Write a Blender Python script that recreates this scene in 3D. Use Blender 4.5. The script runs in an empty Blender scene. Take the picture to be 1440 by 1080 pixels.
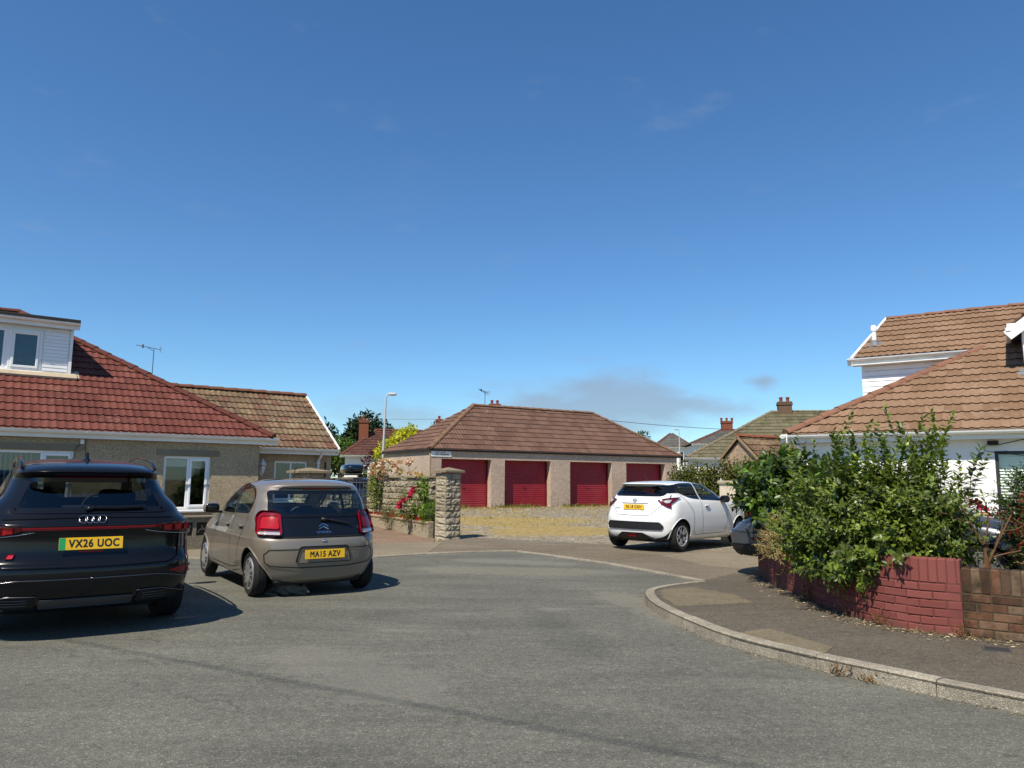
import bpy, bmesh, math, random
import numpy as np
from mathutils import Vector, Matrix
from mathutils.bvhtree import BVHTree
random.seed(7); rng = np.random.default_rng(11)
S = bpy.context.scene; COL = S.collection
R = math.radians

# ------------------------------------------------------------------ objects
def link(o, parent=None):
    COL.objects.link(o)
    if parent is not None: o.parent = parent
    return o
def tag(o, label=None, cat=None, group=None, kind=None):
    if label: o['label'] = label
    if cat: o['category'] = cat
    if group: o['group'] = group
    if kind: o['kind'] = kind
    return o
def thing(name, label, cat, loc=(0, 0, 0), rz=0, group=None):
    o = bpy.data.objects.new(name, None); link(o)
    o.empty_display_size = .2; o.location = loc; o.rotation_euler = (0, 0, rz)
    return tag(o, label, cat, group)
def rename_free(name): return name
def copy_tree(o, parent=None):
    c = o.copy(); link(c, parent)
    for ch in list(o.children): copy_tree(ch, c)
    return c

class MB:
    """collects shapes and links them as one mesh object"""
    def __init__(s): s.v = []; s.f = []; s.m = []; s.uv = None
    def add(s, vs, fs, mi=0):
        b = len(s.v); s.v += [tuple(v) for v in vs]
        s.f += [tuple(b + i for i in f) for f in fs]; s.m += [mi] * len(fs)
        return s
    def box(s, c, d, M=None, mi=0, bev=0.0):
        x, y, z = d[0] / 2, d[1] / 2, d[2] / 2
        if bev <= 0:
            vs = [(-x, -y, -z), (x, -y, -z), (x, y, -z), (-x, y, -z), (-x, -y, z), (x, -y, z), (x, y, z), (-x, y, z)]
            fs = [(3, 2, 1, 0), (4, 5, 6, 7), (0, 1, 5, 4), (1, 2, 6, 5), (2, 3, 7, 6), (3, 0, 4, 7)]
        else:
            b = min(bev, x * .9, y * .9, z * .9); vs = []; fs = []
            for sx in (-1, 1):
                for sy in (-1, 1):
                    for sz in (-1, 1):
                        vs += [(sx * x, sy * (y - b), sz * (z - b)), (sx * (x - b), sy * y, sz * (z - b)), (sx * (x - b), sy * (y - b), sz * z)]
            I = lambda a, b_, c_, k: ((a > 0) * 4 + (b_ > 0) * 2 + (c_ > 0)) * 3 + k
            for sx in (-1, 1):
                fs.append([I(sx, p, q, 0) for p, q in ((-1, -1), (1, -1), (1, 1), (-1, 1))][::sx])
                fs.append([I(p, sx, q, 1) for p, q in ((-1, -1), (-1, 1), (1, 1), (1, -1))][::sx])
                fs.append([I(p, q, sx, 2) for p, q in ((-1, -1), (1, -1), (1, 1), (-1, 1))][::sx])
            for p in (-1, 1):
                for q in (-1, 1):
                    fs.append([I(-1, p, q, 1), I(1, p, q, 1), I(1, p, q, 2), I(-1, p, q, 2)])
                    fs.append([I(p, -1, q, 0), I(p, 1, q, 0), I(p, 1, q, 2), I(p, -1, q, 2)])
                    fs.append([I(p, q, -1, 0), I(p, q, 1, 0), I(p, q, 1, 1), I(p, q, -1, 1)])
                    for r in (-1, 1):
                        if q == 1 and True: pass
            for p in (-1, 1):
                for q in (-1, 1):
                    for r in (-1, 1): fs.append([I(p, q, r, 0), I(p, q, r, 1), I(p, q, r, 2)])
        if M is None: vs = [(a + c[0], b_ + c[1], e + c[2]) for a, b_, e in vs]
        else:
            M = M.to_3x3(); cv = Vector(c); vs = [tuple(cv + M @ Vector(q)) for q in vs]
        return s.add(vs, fs, mi)
    def tube(s, pts, r, n=8, mi=0, cap=True, closed=False):
        P = [Vector(p) for p in pts]; N = len(P); rr = r if hasattr(r, '__len__') else [r] * N
        vs = []; fs = []; up = None
        for i, p in enumerate(P):
            if closed: t = P[(i + 1) % N] - P[i - 1]
            else: t = P[min(i + 1, N - 1)] - P[max(i - 1, 0)]
            t = t.normalized() if t.length > 1e-9 else Vector((0, 0, 1))
            if up is None: up = Vector((0, 0, 1)) if abs(t.z) < .9 else Vector((1, 0, 0))
            a = t.cross(up)
            if a.length < 1e-4: a = t.orthogonal()
            a.normalize(); b = a.cross(t).normalized(); up = b
            for k in range(n):
                q = 2 * math.pi * k / n
                vs.append(tuple(p + a * (math.cos(q) * rr[i]) + b * (math.sin(q) * rr[i])))
        for i in range(N if closed else N - 1):
            j = (i + 1) % N
            for k in range(n):
                fs.append((i * n + k, i * n + (k + 1) % n, j * n + (k + 1) % n, j * n + k))
        if cap and not closed: fs += [tuple(range(n)), tuple(range((N - 1) * n, N * n))[::-1]]
        return s.add(vs, fs, mi)
    def lathe(s, prof, axis='z', c=(0, 0, 0), n=24, mi=0, a0=0, a1=2 * math.pi):
        full = abs(a1 - a0 - 2 * math.pi) < 1e-6; m = n if full else n + 1
        vs = []; fs = []
        for r, h in prof:
            for k in range(m):
                q = a0 + (a1 - a0) * k / n
                p = (r * math.cos(q), r * math.sin(q), h)
                if axis == 'y': p = (p[0], p[2], p[1])
                if axis == 'x': p = (p[2], p[0], p[1])
                vs.append((p[0] + c[0], p[1] + c[1], p[2] + c[2]))
        for i in range(len(prof) - 1):
            for k in range(n):
                k2 = (k + 1) % m if full else k + 1
                fs.append((i * m + k, i * m + k2, (i + 1) * m + k2, (i + 1) * m + k))
        return s.add(vs, fs, mi)
    def ellipsoid(s, c, r, e=1.0, n=16, M=None, mi=0):
        vs = []; fs = []; sg = lambda q: math.copysign(abs(q) ** e, q)
        h = n // 2
        for i in range(h + 1):
            t = -math.pi / 2 + math.pi * i / h
            for k in range(n):
                q = 2 * math.pi * k / n
                p = Vector((r[0] * sg(math.cos(t)) * sg(math.cos(q)), r[1] * sg(math.cos(t)) * sg(math.sin(q)), r[2] * sg(math.sin(t))))
                if M is not None: p = M.to_3x3() @ p
                vs.append((p.x + c[0], p.y + c[1], p.z + c[2]))
        for i in range(h):
            for k in range(n): fs.append((i * n + k, i * n + (k + 1) % n, (i + 1) * n + (k + 1) % n, (i + 1) * n + k))
        return s.add(vs, fs, mi)
    def prism(s, poly, z0, z1, mi=0, fn=None):
        n = len(poly); vs = [(x, y, z0) for x, y in poly] + [(x, y, z1) for x, y in poly]
        if fn: vs = [fn(*v) for v in vs]
        fs = [tuple(range(n))[::-1], tuple(range(n, 2 * n))] + [(i, (i + 1) % n, n + (i + 1) % n, n + i) for i in range(n)]
        return s.add(vs, fs, mi)
    def build(s, name, mats, parent=None, smooth=False, fix=True):
        me = bpy.data.meshes.new(name); me.from_pydata(s.v, [], s.f)
        for m in (mats if isinstance(mats, (list, tuple)) else [mats]): me.materials.append(m)
        if any(s.m): me.polygons.foreach_set('material_index', s.m)
        if fix:
            bm = bmesh.new(); bm.from_mesh(me); bmesh.ops.recalc_face_normals(bm, faces=bm.faces); bm.to_mesh(me); bm.free()
        if smooth == 'auto':
            me.polygons.foreach_set('use_smooth', [True] * len(me.polygons)); me.set_sharp_from_angle(angle=R(35))
        elif smooth: me.polygons.foreach_set('use_smooth', [True] * len(me.polygons))
        me.update()
        return link(bpy.data.objects.new(name, me), parent)

# ------------------------------------------------------------------ materials
def lin(c):
    if isinstance(c, str):
        c = c.lstrip('#'); c = [int(c[i:i + 2], 16) / 255 for i in (0, 2, 4)]
        return tuple(.82 * (x / 12.92 if x <= .04045 else ((x + .055) / 1.055) ** 2.4) for x in c)
    return tuple(c)
class NT:
    def __init__(s, name):
        s.m = bpy.data.materials.new(name); s.m.use_nodes = True; s.t = s.m.node_tree; s.t.nodes.clear()
        s.out = s.n('ShaderNodeOutputMaterial')
    def n(s, ty, **k):
        o = s.t.nodes.new(ty)
        for a, b in k.items():
            if a.startswith('i_'):
                o.inputs[a[2:].replace('_', ' ')].default_value = b
            else: setattr(o, a, b)
        return o
    def l(s, a, b): s.t.links.new(a, b)
    def bsdf(s, rough=.8, spec=.3, metal=0):
        b = s.n('ShaderNodeBsdfPrincipled'); b.inputs['Roughness'].default_value = rough
        b.inputs['Specular IOR Level'].default_value = spec; b.inputs['Metallic'].default_value = metal
        s.l(b.outputs[0], s.out.inputs[0]); s.b = b; return b
    def coord(s, kind='Object', scale=None):
        t = s.n('ShaderNodeTexCoord').outputs[kind]
        if scale is not None:
            mp = s.n('ShaderNodeMapping'); mp.inputs['Scale'].default_value = scale if hasattr(scale, '__len__') else (scale,) * 3
            s.l(t, mp.inputs[0]); t = mp.outputs[0]
        return t
    def noise(s, vec, scale, detail=4, rough=.6, dist=0):
        o = s.n('ShaderNodeTexNoise'); o.inputs['Scale'].default_value = scale; o.inputs['Detail'].default_value = detail
        o.inputs['Roughness'].default_value = rough; o.inputs['Distortion'].default_value = dist
        if vec is not None: s.l(vec, o.inputs['Vector'])
        return o.outputs[0]
    def voro(s, vec, scale, feature='F1', out=0):
        o = s.n('ShaderNodeTexVoronoi'); o.feature = feature; o.inputs['Scale'].default_value = scale
        s.l(vec, o.inputs['Vector']); return o.outputs[out]
    def ramp(s, fac, stops, interp='LINEAR'):
        o = s.n('ShaderNodeValToRGB'); e = o.color_ramp; e.interpolation = interp
        while len(e.elements) < len(stops): e.elements.new(.5)
        for k, (p, c) in enumerate(stops):
            e.elements[k].position = p; c = lin(c) if not isinstance(c, (int, float)) else (c, c, c)
            e.elements[k].color = (*c, 1)
        s.l(fac, o.inputs[0]); return o.outputs[0]
    def mix(s, fac, a, b, mode='MIX'):
        o = s.n('ShaderNodeMix'); o.data_type = 'RGBA'; o.blend_type = mode; o.clamp_factor = True
        for q, v in ((0, fac), (6, a), (7, b)):
            if isinstance(v, (int, float)):
                if q == 0: o.inputs[0].default_value = v
                else: o.inputs[q].default_value = (v, v, v, 1)
            elif isinstance(v, (tuple, list, str)): o.inputs[q].default_value = (*lin(v), 1)
            else: s.l(v, o.inputs[q])
        return o.outputs[2]
    def math(s, op, a, b=None, clamp=False):
        o = s.n('ShaderNodeMath'); o.operation = op; o.use_clamp = clamp
        for q, v in ((0, a), (1, b)):
            if v is None: continue
            if isinstance(v, (int, float)): o.inputs[q].default_value = v
            else: s.l(v, o.inputs[q])
        return o.outputs[0]
    def bump(s, h, strength=.5, dist=.01, prev=None):
        o = s.n('ShaderNodeBump'); o.inputs['Strength'].default_value = strength; o.inputs['Distance'].default_value = dist
        s.l(h, o.inputs['Height'])
        if prev is not None: s.l(prev, o.inputs['Normal'])
        s.l(o.outputs[0], s.b.inputs['Normal']); return o.outputs[0]
    def color(s, c):
        if isinstance(c, (tuple, list, str)): s.b.inputs['Base Color'].default_value = (*lin(c), 1)
        else: s.l(c, s.b.inputs['Base Color'])

def plain(name, c, rough=.5, spec=.4, metal=0, var=.12, scale=3, bump=0, coat=0):
    t = NT(name); t.bsdf(rough, spec, metal); v = t.coord()
    c = lin(c)
    n = t.noise(v, scale, 5)
    t.color(t.ramp(n, [(.25, tuple(x * (1 - var) for x in c)), (.75, tuple(min(1, x * (1 + var)) for x in c))]))
    if bump: t.bump(t.noise(v, scale * 14, 3), bump, .01)
    if coat: t.b.inputs['Coat Weight'].default_value = coat; t.b.inputs['Coat Roughness'].default_value = .04
    return t.m
def paint(name, c, metal=.0, rough=.35, dusty=1.0):
    t = NT(name); t.bsdf(rough, .5, metal); v = t.coord()
    c = lin(c); dust = t.noise(v, 2.2, 5)
    # a thin film of dust, thicker low down on the body
    z = t.n('ShaderNodeSeparateXYZ'); t.l(v, z.inputs[0])
    low = t.n('ShaderNodeMapRange'); t.l(z.outputs[2], low.inputs[0])
    for i, q in enumerate((.15, .75, .34, .04)): low.inputs[i + 1].default_value = q
    f = t.math('MULTIPLY', low.outputs[0], t.math('MULTIPLY', t.math('ADD', dust, .15), dusty))
    t.color(t.mix(f, c, (.16, .145, .12)))
    t.b.inputs['Coat Weight'].default_value = 1 if dusty > .5 else .4; t.b.inputs['Coat Roughness'].default_value = .03
    if dusty < .5: t.b.inputs['Specular IOR Level'].default_value = .15
    r = t.math('ADD', t.math('MULTIPLY', f, .6), rough); t.l(r, t.b.inputs['Roughness'])
    return t.m
def glass(name, tint=(.5, .55, .53), refl=.05):
    t = NT(name); tr = t.n('ShaderNodeBsdfTransparent'); tr.inputs[0].default_value = (*tint, 1)
    gl = t.n('ShaderNodeBsdfGlossy'); gl.inputs['Roughness'].default_value = .02; gl.inputs[0].default_value = (.9, .95, 1, 1)
    lw = t.n('ShaderNodeLayerWeight'); lw.inputs[0].default_value = .5; fr = t.math('ADD', t.math('MULTIPLY', t.math('POWER', lw.outputs['Facing'], 5), .94), .06)
    m = t.n('ShaderNodeMixShader'); t.l(fr, m.inputs[0]); t.l(tr.outputs[0], m.inputs[1]); t.l(gl.outputs[0], m.inputs[2])
    t.l(m.outputs[0], t.out.inputs[0]); return t.m
def leafmat(name, dark, light, rough=.45, spec=.4, trans=.35):
    t = NT(name); a = t.n('ShaderNodeAttribute'); a.attribute_name = 'rnd'
    c = t.ramp(a.outputs['Fac'], [(0, dark), (.7, tuple((p + q) / 2 for p, q in zip(lin(dark), lin(light)))), (1, light)])
    p = t.bsdf(rough, spec); t.color(c)
    tl = t.n('ShaderNodeBsdfTranslucent'); t.l(t.mix(1.0, c, (1.3, 1.4, .5), 'MULTIPLY'), tl.inputs[0])
    m = t.n('ShaderNodeMixShader'); m.inputs[0].default_value = trans
    t.l(p.outputs[0], m.inputs[1]); t.l(tl.outputs[0], m.inputs[2]); t.l(m.outputs[0], t.out.inputs[0]); return t.m
def tilemat(name, cols, lich=None, amt=.3, rough=.85, courses=None):
    """roof tiles: tone of each tile from its column and course, weathering on top"""
    t = NT(name); t.bsdf(rough, .25); uv = t.n('ShaderNodeUVMap').outputs[0]
    fl = t.n('ShaderNodeVectorMath'); fl.operation = 'FLOOR'; t.l(uv, fl.inputs[0])
    wn = t.n('ShaderNodeTexWhiteNoise'); wn.noise_dimensions = '2D'; t.l(fl.outputs[0], wn.inputs[0])
    v = t.coord(); big = t.noise(v, .7, 4); f = t.math('ADD', t.math('MULTIPLY', wn.outputs[0], .55), t.math('MULTIPLY', big, .5))
    k = len(cols); c = t.ramp(f, [(.15 + .7 * i / (k - 1), q) for i, q in enumerate(cols)])
    fine = t.noise(v, 30, 4); c = t.mix(.5, c, t.ramp(fine, [(.3, .55), (.7, 1.35)]), 'MULTIPLY')
    if lich:
        n2 = t.noise(v, 9, 6, .7); n3 = t.noise(v, 1.1, 3)
        g = t.ramp(t.math('ADD', t.math('MULTIPLY', n2, .7), t.math('MULTIPLY', n3, .45)), [(.62 - amt * .25, 0.0), (.74 - amt * .2, 1.0)])
        c = t.mix(t.math('MULTIPLY', g, .75), c, lich)
    t.color(c); t.bump(fine, .5, .006); return t.m
def dash(name, cols, scale=55, bump=.8, stain=None, dist=.012):
    """pebbledash: small stones of mixed tone in render"""
    t = NT(name); t.bsdf(.9, .2); v = t.coord()
    vo = t.n('ShaderNodeTexVoronoi'); vo.inputs['Scale'].default_value = scale; t.l(v, vo.inputs['Vector'])
    sp = t.n('ShaderNodeSeparateColor'); t.l(vo.outputs['Color'], sp.inputs[0])
    k = len(cols); c = t.ramp(sp.outputs[0], [(i / (k - 1), q) for i, q in enumerate(cols)])
    big = t.noise(v, .8, 5); c = t.mix(.6, c, t.ramp(big, [(.3, .72), (.7, 1.15)]), 'MULTIPLY')
    t.color(c); t.bump(vo.outputs['Distance'], bump, dist); return t.m

WHITE = plain('white_upvc', (.84, .84, .82), .35, .4, var=.04)
WHITE2 = plain('white_upvc_weathered', (.78, .78, .75), .45, .4, var=.10, scale=2)
BLACKP = plain('black_plastic', (.012, .012, .013), .45, .4)
RUBBER = plain('tyre_rubber', (.018, .018, .018), .8, .2, bump=.2)
SILVER = plain('silver_alloy', (.55, .55, .55), .3, .5, .75, var=.05)
CHROME = plain('chrome', (.75, .75, .76), .08, .5, 1, var=.02)
DARKIN = plain('dark_interior', (.02, .02, .022), .8, .2)
CABIN = plain('cabin_grey', (.07, .07, .072), .8, .2)
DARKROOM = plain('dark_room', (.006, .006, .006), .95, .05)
GLOSSB = plain('gloss_black', (.006, .006, .007), .06, .5, var=.02)
GRIT = plain('galvanised_steel', (.35, .36, .37), .45, .4, .6)
LEAD = plain('lead_flashing', (.16, .17, .18), .6, .3)
GLASSW = glass('window_glass', (.90, .93, .91))
GLASSC = glass('car_glass', (.78, .86, .82))
GLASSD = glass('privacy_glass', (.16, .18, .18))
RED_L = plain('red_lens', (.35, .008, .012), .12, .5, var=.15, scale=20)
RED_D = plain('dark_red_lens', (.14, .003, .008), .1, .5, var=.15, scale=20)
CLEAR_L = plain('clear_lens', (.55, .5, .5), .1, .5, .3)

# ------------------------------------------------------------------ camera, sun, sky
F, CAMZ, YH, ROLL = 1040., 1.46, 676., .008
pit = math.atan((YH - 540) / F); cr, sr = math.cos(ROLL), math.sin(ROLL)
fw = Vector((0, math.cos(pit), math.sin(pit))); up0 = Vector((0, -math.sin(pit), math.cos(pit))); X0 = Vector((1, 0, 0))
rt = X0 * cr + up0 * sr; up = up0 * cr - X0 * sr
cam = bpy.data.cameras.new('camera'); co = link(bpy.data.objects.new('camera', cam))
co.matrix_world = Matrix((( rt.x, up.x, -fw.x, 0), (rt.y, up.y, -fw.y, 0), (rt.z, up.z, -fw.z, CAMZ), (0, 0, 0, 1)))
cam.sensor_width = 36; cam.lens = F / 1440 * 36; cam.clip_end = 3000; cam.clip_start = .05
S.camera = co
SUN_EL, SUN_XY = R(54), (-.50, -.866)
sd = Vector((SUN_XY[0] * math.cos(SUN_EL), SUN_XY[1] * math.cos(SUN_EL), math.sin(SUN_EL))).normalized()
sl = bpy.data.lights.new('sun', 'SUN'); sl.energy = 5.0; sl.angle = R(.53); sl.color = (1, .915, .78)
so = link(bpy.data.objects.new('sun', sl)); so.rotation_euler = (-sd).to_track_quat('-Z', 'Y').to_euler()
W = bpy.data.worlds.new('World'); S.world = W; W.use_nodes = True
nt = W.node_tree; nt.nodes.clear(); N = nt.nodes.new; K = nt.links.new
sky = N('ShaderNodeTexSky'); sky.sky_type = 'NISHITA'; sky.sun_disc = False
sky.sun_elevation = SUN_EL; sky.sun_rotation = math.atan2(SUN_XY[0], SUN_XY[1]); sky.altitude = 50
sky.air_density = 1.0; sky.dust_density = .12; sky.ozone_density = 3.2
tc = N('ShaderNodeTexCoord'); sx = N('ShaderNodeSeparateXYZ'); K(tc.outputs['Generated'], sx.inputs[0])
def wm(op, a, b=None, cl=False):
    o = N('ShaderNodeMath'); o.operation = op; o.use_clamp = cl
    for i, v in ((0, a), (1, b)):
        if v is None: continue
        if isinstance(v, (int, float)): o.inputs[i].default_value = v
        else: K(v, o.inputs[i])
    return o.outputs[0]
def bandf(v, c, w):      # 1 at c, 0 at |v-c|>w
    return wm('SUBTRACT', 1, wm('DIVIDE', wm('ABSOLUTE', wm('SUBTRACT', v, c)), w), True)
az = wm('DIVIDE', sx.outputs[0], wm('MAXIMUM', sx.outputs[1], .01)); el = sx.outputs[2]
mp = N('ShaderNodeMapping'); mp.inputs['Scale'].default_value = (1, 1, 2.6); K(tc.outputs['Generated'], mp.inputs[0])
def cn(sc, d=6):
    o = N('ShaderNodeTexNoise'); o.inputs['Scale'].default_value = sc; o.inputs['Detail'].default_value = d; o.inputs['Roughness'].default_value = .55
    K(mp.outputs[0], o.inputs['Vector']); return o.outputs[0]
n1 = cn(9); n2 = cn(3, 4)
def sst(v, a, b):
    o = N('ShaderNodeMapRange'); o.interpolation_type = 'SMOOTHSTEP'; K(v, o.inputs[0]); o.inputs[1].default_value = a; o.inputs[2].default_value = b
    return o.outputs[0]
bank = wm('MULTIPLY', bandf(el, .098, .075), bandf(az, .13, .24))                # grey bank low over the garages
bank2 = wm('MULTIPLY', bandf(el, .128, .02), bandf(az, .345, .05))
bank3 = wm('MULTIPLY', bandf(el, .085, .05), bandf(az, -.16, .22))
m1 = sst(wm('ADD', wm('MULTIPLY', bank, .75), wm('SUBTRACT', n1, .42)), .18, .62)
m2 = sst(wm('ADD', wm('MULTIPLY', bank2, .5), wm('SUBTRACT', n1, .42)), .2, .6)
m3 = sst(wm('ADD', wm('MULTIPLY', bank3, .55), wm('SUBTRACT', n1, .42)), .2, .7)
wisp = wm('MULTIPLY', sst(n2, .5, .75), wm('MULTIPLY', bandf(el, .42, .2), bandf(az, -.16, .25)))
cov = wm('ADD', wm('MULTIPLY', wm('MAXIMUM', wm('MAXIMUM', m1, m2), wm('MULTIPLY', m3, .7)), .66), wm('MULTIPLY', wisp, .10), True)
hs = N('ShaderNodeHueSaturation'); hs.inputs['Saturation'].default_value = 1.10; hs.inputs['Value'].default_value = 1.0; K(sky.outputs[0], hs.inputs['Color'])
mx = N('ShaderNodeMix'); mx.data_type = 'RGBA'; K(cov, mx.inputs[0]); tn = N('ShaderNodeMix'); tn.data_type = 'RGBA'; tn.blend_type = 'MULTIPLY'; tn.inputs[0].default_value = 1; tn.inputs[7].default_value = (.73, .965, 1.11, 1); K(hs.outputs[0], tn.inputs[6]); K(tn.outputs[2], mx.inputs[6]); mx.inputs[7].default_value = (2.5, 3.0, 3.75, 1)
bg = N('ShaderNodeBackground'); bg.inputs[1].default_value = .100; K(mx.outputs[2], bg.inputs[0])
wo = N('ShaderNodeOutputWorld'); K(bg.outputs[0], wo.inputs[0])
vs = S.view_settings; vs.view_transform = 'Standard'; vs.look = 'None'; vs.exposure = .36; vs.gamma = 1
S.render.engine = 'CYCLES'; S.cycles.use_denoising = True; S.cycles.max_bounces = 8; S.cycles.transparent_max_bounces = 24

# ------------------------------------------------------------------ ground, road, pavements
def sstep(x, a, b):
    t = min(1, max(0, (x - a) / (b - a))); return t * t * (3 - 2 * t)
def zg(x, y):
    t = -.515 * x + .857 * y
    return .34 * sstep(t, 14.5, 27) + .8 * sstep(t, 40, 90)
def sheet(name, polys, m, off, cell=1.0, zf=zg, label=None, kind='structure', skirt=.012):
    bm = bmesh.new()
    for poly in polys:
        b2 = bmesh.new(); b2.faces.new([b2.verts.new((x, y, 0)) for x, y in poly])
        bmesh.ops.triangulate(b2, faces=b2.faces)
        xs = [p[0] for p in poly]; ys = [p[1] for p in poly]
        for ax, lo, hi in ((0, min(xs), max(xs)), (1, min(ys), max(ys))):
            k = math.floor(lo / cell) * cell + cell
            while k < hi:
                co_ = [0, 0, 0]; no = [0, 0, 0]; co_[ax] = k; no[ax] = 1
                bmesh.ops.bisect_plane(b2, geom=b2.verts[:] + b2.edges[:] + b2.faces[:], plane_co=co_, plane_no=no); k += cell
        me = bpy.data.meshes.new('tmp'); b2.to_mesh(me); b2.free(); bm.from_mesh(me); bpy.data.meshes.remove(me)
    for v in bm.verts: v.co.z = zf(v.co.x, v.co.y) + off
    bmesh.ops.recalc_face_normals(bm, faces=bm.faces)
    for f in bm.faces:
        if f.normal.z < 0: f.normal_flip()
    if skirt:
        ed = [e for e in bm.edges if len(e.link_faces) == 1]
        r = bmesh.ops.extrude_edge_only(bm, edges=ed)
        for v in r['geom']:
            if isinstance(v, bmesh.types.BMVert): v.co.z -= skirt
    me = bpy.data.meshes.new(name); bm.to_mesh(me); bm.free(); me.materials.append(m)
    return tag(link(bpy.data.objects.new(name, me)), label, None, None, kind)
def spline(pts, n=8, closed=False):
    P = [Vector(p) for p in pts]; out = []
    N_ = len(P); rng_ = range(N_ if closed else N_ - 1)
    for i in rng_:
        if closed: a, b, c, d = P[i - 1], P[i], P[(i + 1) % N_], P[(i + 2) % N_]
        else:
            b, c = P[i], P[i + 1]; a = P[i - 1] if i else b * 2 - c; d = P[i + 2] if i + 2 < N_ else c * 2 - b
        for k in range(n):
            t = k / n
            out.append(.5 * ((2 * b) + (c - a) * t + (2 * a - 5 * b + 4 * c - d) * t * t + (3 * b - a - 3 * c + d) * t ** 3))
    if not closed: out.append(P[-1])
    return out

def asphalt(name, base, spread=.25, tint=None, patchy=.3, coarse=1.0, worn=False):
    t = NT(name); t.bsdf(.9, .25); v = t.coord()
    b = lin(base); c = t.ramp(t.noise(v, .55, 6, .65), [(.28, tuple(x * (1 - spread) for x in b)), (.72, tuple(x * (1 + spread) for x in b))])
    str_ = t.noise(t.coord(scale=(.35, 1.6, 1)), 1.3, 6, .7, .6)
    c = t.mix(patchy, c, t.ramp(str_, [(.34, .62), (.5, 1.0), (.68, 1.4)]), 'MULTIPLY')
    vo = t.n('ShaderNodeTexVoronoi'); vo.inputs['Scale'].default_value = (115 if worn else 85) * coarse; t.l(v, vo.inputs['Vector'])
    sp = t.n('ShaderNodeSeparateColor'); t.l(vo.outputs['Color'], sp.inputs[0])
    c = t.mix(.7 if worn else .7, c, t.ramp(sp.outputs[0], [(0, .55), (.6, 1.0), (.93, 1.3), (1, 2.4)]), 'MULTIPLY')
    c = t.mix(.5, c, t.ramp(t.noise(v, 14, 5, .7), [(.33, .6), (.5, 1.0), (.7, 1.35)]), 'MULTIPLY')
    # bald patches where the top dressing has gone, and dark scuffs
    bald = t.ramp(t.noise(t.coord(scale=(.5, 1.0, 1)), .9, 7, .72, .3), [(.60, 0.0), (.66, 1.0)])
    c = t.mix(t.math('MULTIPLY', bald, .42), c, tint or tuple(min(1, x * 1.7) for x in b))
    dk = t.ramp(t.noise(t.coord(scale=(1.2, 2.6, 1)), 1.7, 7, .75), [(.62, 0.0), (.70, 1.0)])
    c = t.mix(t.math('MULTIPLY', dk, .6), c, tuple(x * .4 for x in b))
    if worn:   # the places where the dressing has worn through, tyre-polished lanes, oil drips and hairline cracks
        x = t.n('ShaderNodeSeparateXYZ'); t.l(v, x.inputs[0]); X_, Y_ = x.outputs[0], x.outputs[1]
        def streak(x0, y0, x1, y1, w):
            dx, dy = x1 - x0, y1 - y0; L_ = math.hypot(dx, dy); dx, dy = dx / L_, dy / L_
            a = t.math('ADD', t.math('MULTIPLY', t.math('SUBTRACT', X_, x0), dx), t.math('MULTIPLY', t.math('SUBTRACT', Y_, y0), dy)); b = t.math('ABSOLUTE', t.math('ADD', t.math('MULTIPLY', t.math('SUBTRACT', X_, x0), -dy), t.math('MULTIPLY', t.math('SUBTRACT', Y_, y0), dx)))
            e = t.math('SUBTRACT', 1, t.math('DIVIDE', t.math('ABSOLUTE', t.math('SUBTRACT', a, L_ / 2)), L_ / 2), True); return t.math('MULTIPLY', t.math('SUBTRACT', 1, t.math('DIVIDE', b, w), True), t.math('MULTIPLY', e, 2, True))
        rg = t.noise(t.coord(scale=(.7, 1.5, 1)), 5.5, 9, .8, .7)
        for q, col, k in (((-2.3, 7.0, -.2, 4.9, .75), '#8d897e', .27), ((-2.2, 12.6, 2.2, 12.2, .9), '#8a8776', .4), ((-1.5, 14.2, 1.6, 13.2, .6), '#8a8776', .4), ((1.2, 10.5, 1.9, 7.5, .5), '#8a8577', .45), ((-.2, 5.2, 1.2, 4.2, .5), '#454540', .22), ((.2, 9.2, .8, 6.0, .45), '#4c4c46', .25), ((-4.5, 4.6, -3.0, 3.6, .7), '#837c70', .3)):
            m = t.ramp(t.math('ADD', t.math('MULTIPLY', streak(*q), .42), t.math('SUBTRACT', rg, .36)), [(.30, 0.0), (.38, 1.0)]); c = t.mix(t.math('MULTIPLY', m, k), c, col)
        oil = t.ramp(t.voro(t.coord(scale=(1, 1.2, 1)), .55), [(.03, 1.0), (.09, 0.0)]); c = t.mix(t.math('MULTIPLY', t.math('MULTIPLY', oil, t.ramp(rg, [(.42, 0.0), (.6, 1.0)])), .55), c, '#2c2c2a')
        wv = t.n('ShaderNodeVectorMath'); wv.operation = 'ADD'; nz = t.n('ShaderNodeTexNoise'); nz.inputs['Scale'].default_value = 1.6; nz.inputs['Detail'].default_value = 6; t.l(v, nz.inputs['Vector']); t.l(v, wv.inputs[0]); t.l(nz.outputs['Color'], wv.inputs[1])
        cr_ = t.n('ShaderNodeTexVoronoi'); cr_.feature = 'DISTANCE_TO_EDGE'; cr_.inputs['Scale'].default_value = .23; t.l(wv.outputs[0], cr_.inputs['Vector'])
        ck = t.ramp(cr_.outputs[0], [(.0010, 1.0), (.0026, 0.0)]); c = t.mix(t.math('MULTIPLY', t.math('MULTIPLY', ck, t.ramp(t.noise(v, .5, 3), [(.50, 0.0), (.60, 1.0)])), .45), c, '#2b2a27')
    t.color(c); t.bump(t.math('ADD', vo.outputs['Distance'], t.math('MULTIPLY', t.noise(v, 30, 3), .5)), .45 if worn else .7, .01); return t.m
ROADM = asphalt('road_asphalt', '#6b6a60', .16, None, .4, 1.0, True)
PAVEM = asphalt('pavement_tarmac', '#676053', .16, None, .35, 1.3)
PAVE2 = asphalt('old_pavement_tarmac', '#7d7362', .18, None, .35, 1.2)
CONC = asphalt('concrete_patch', '#8d826d', .16, None, .25, 1.5)
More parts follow.
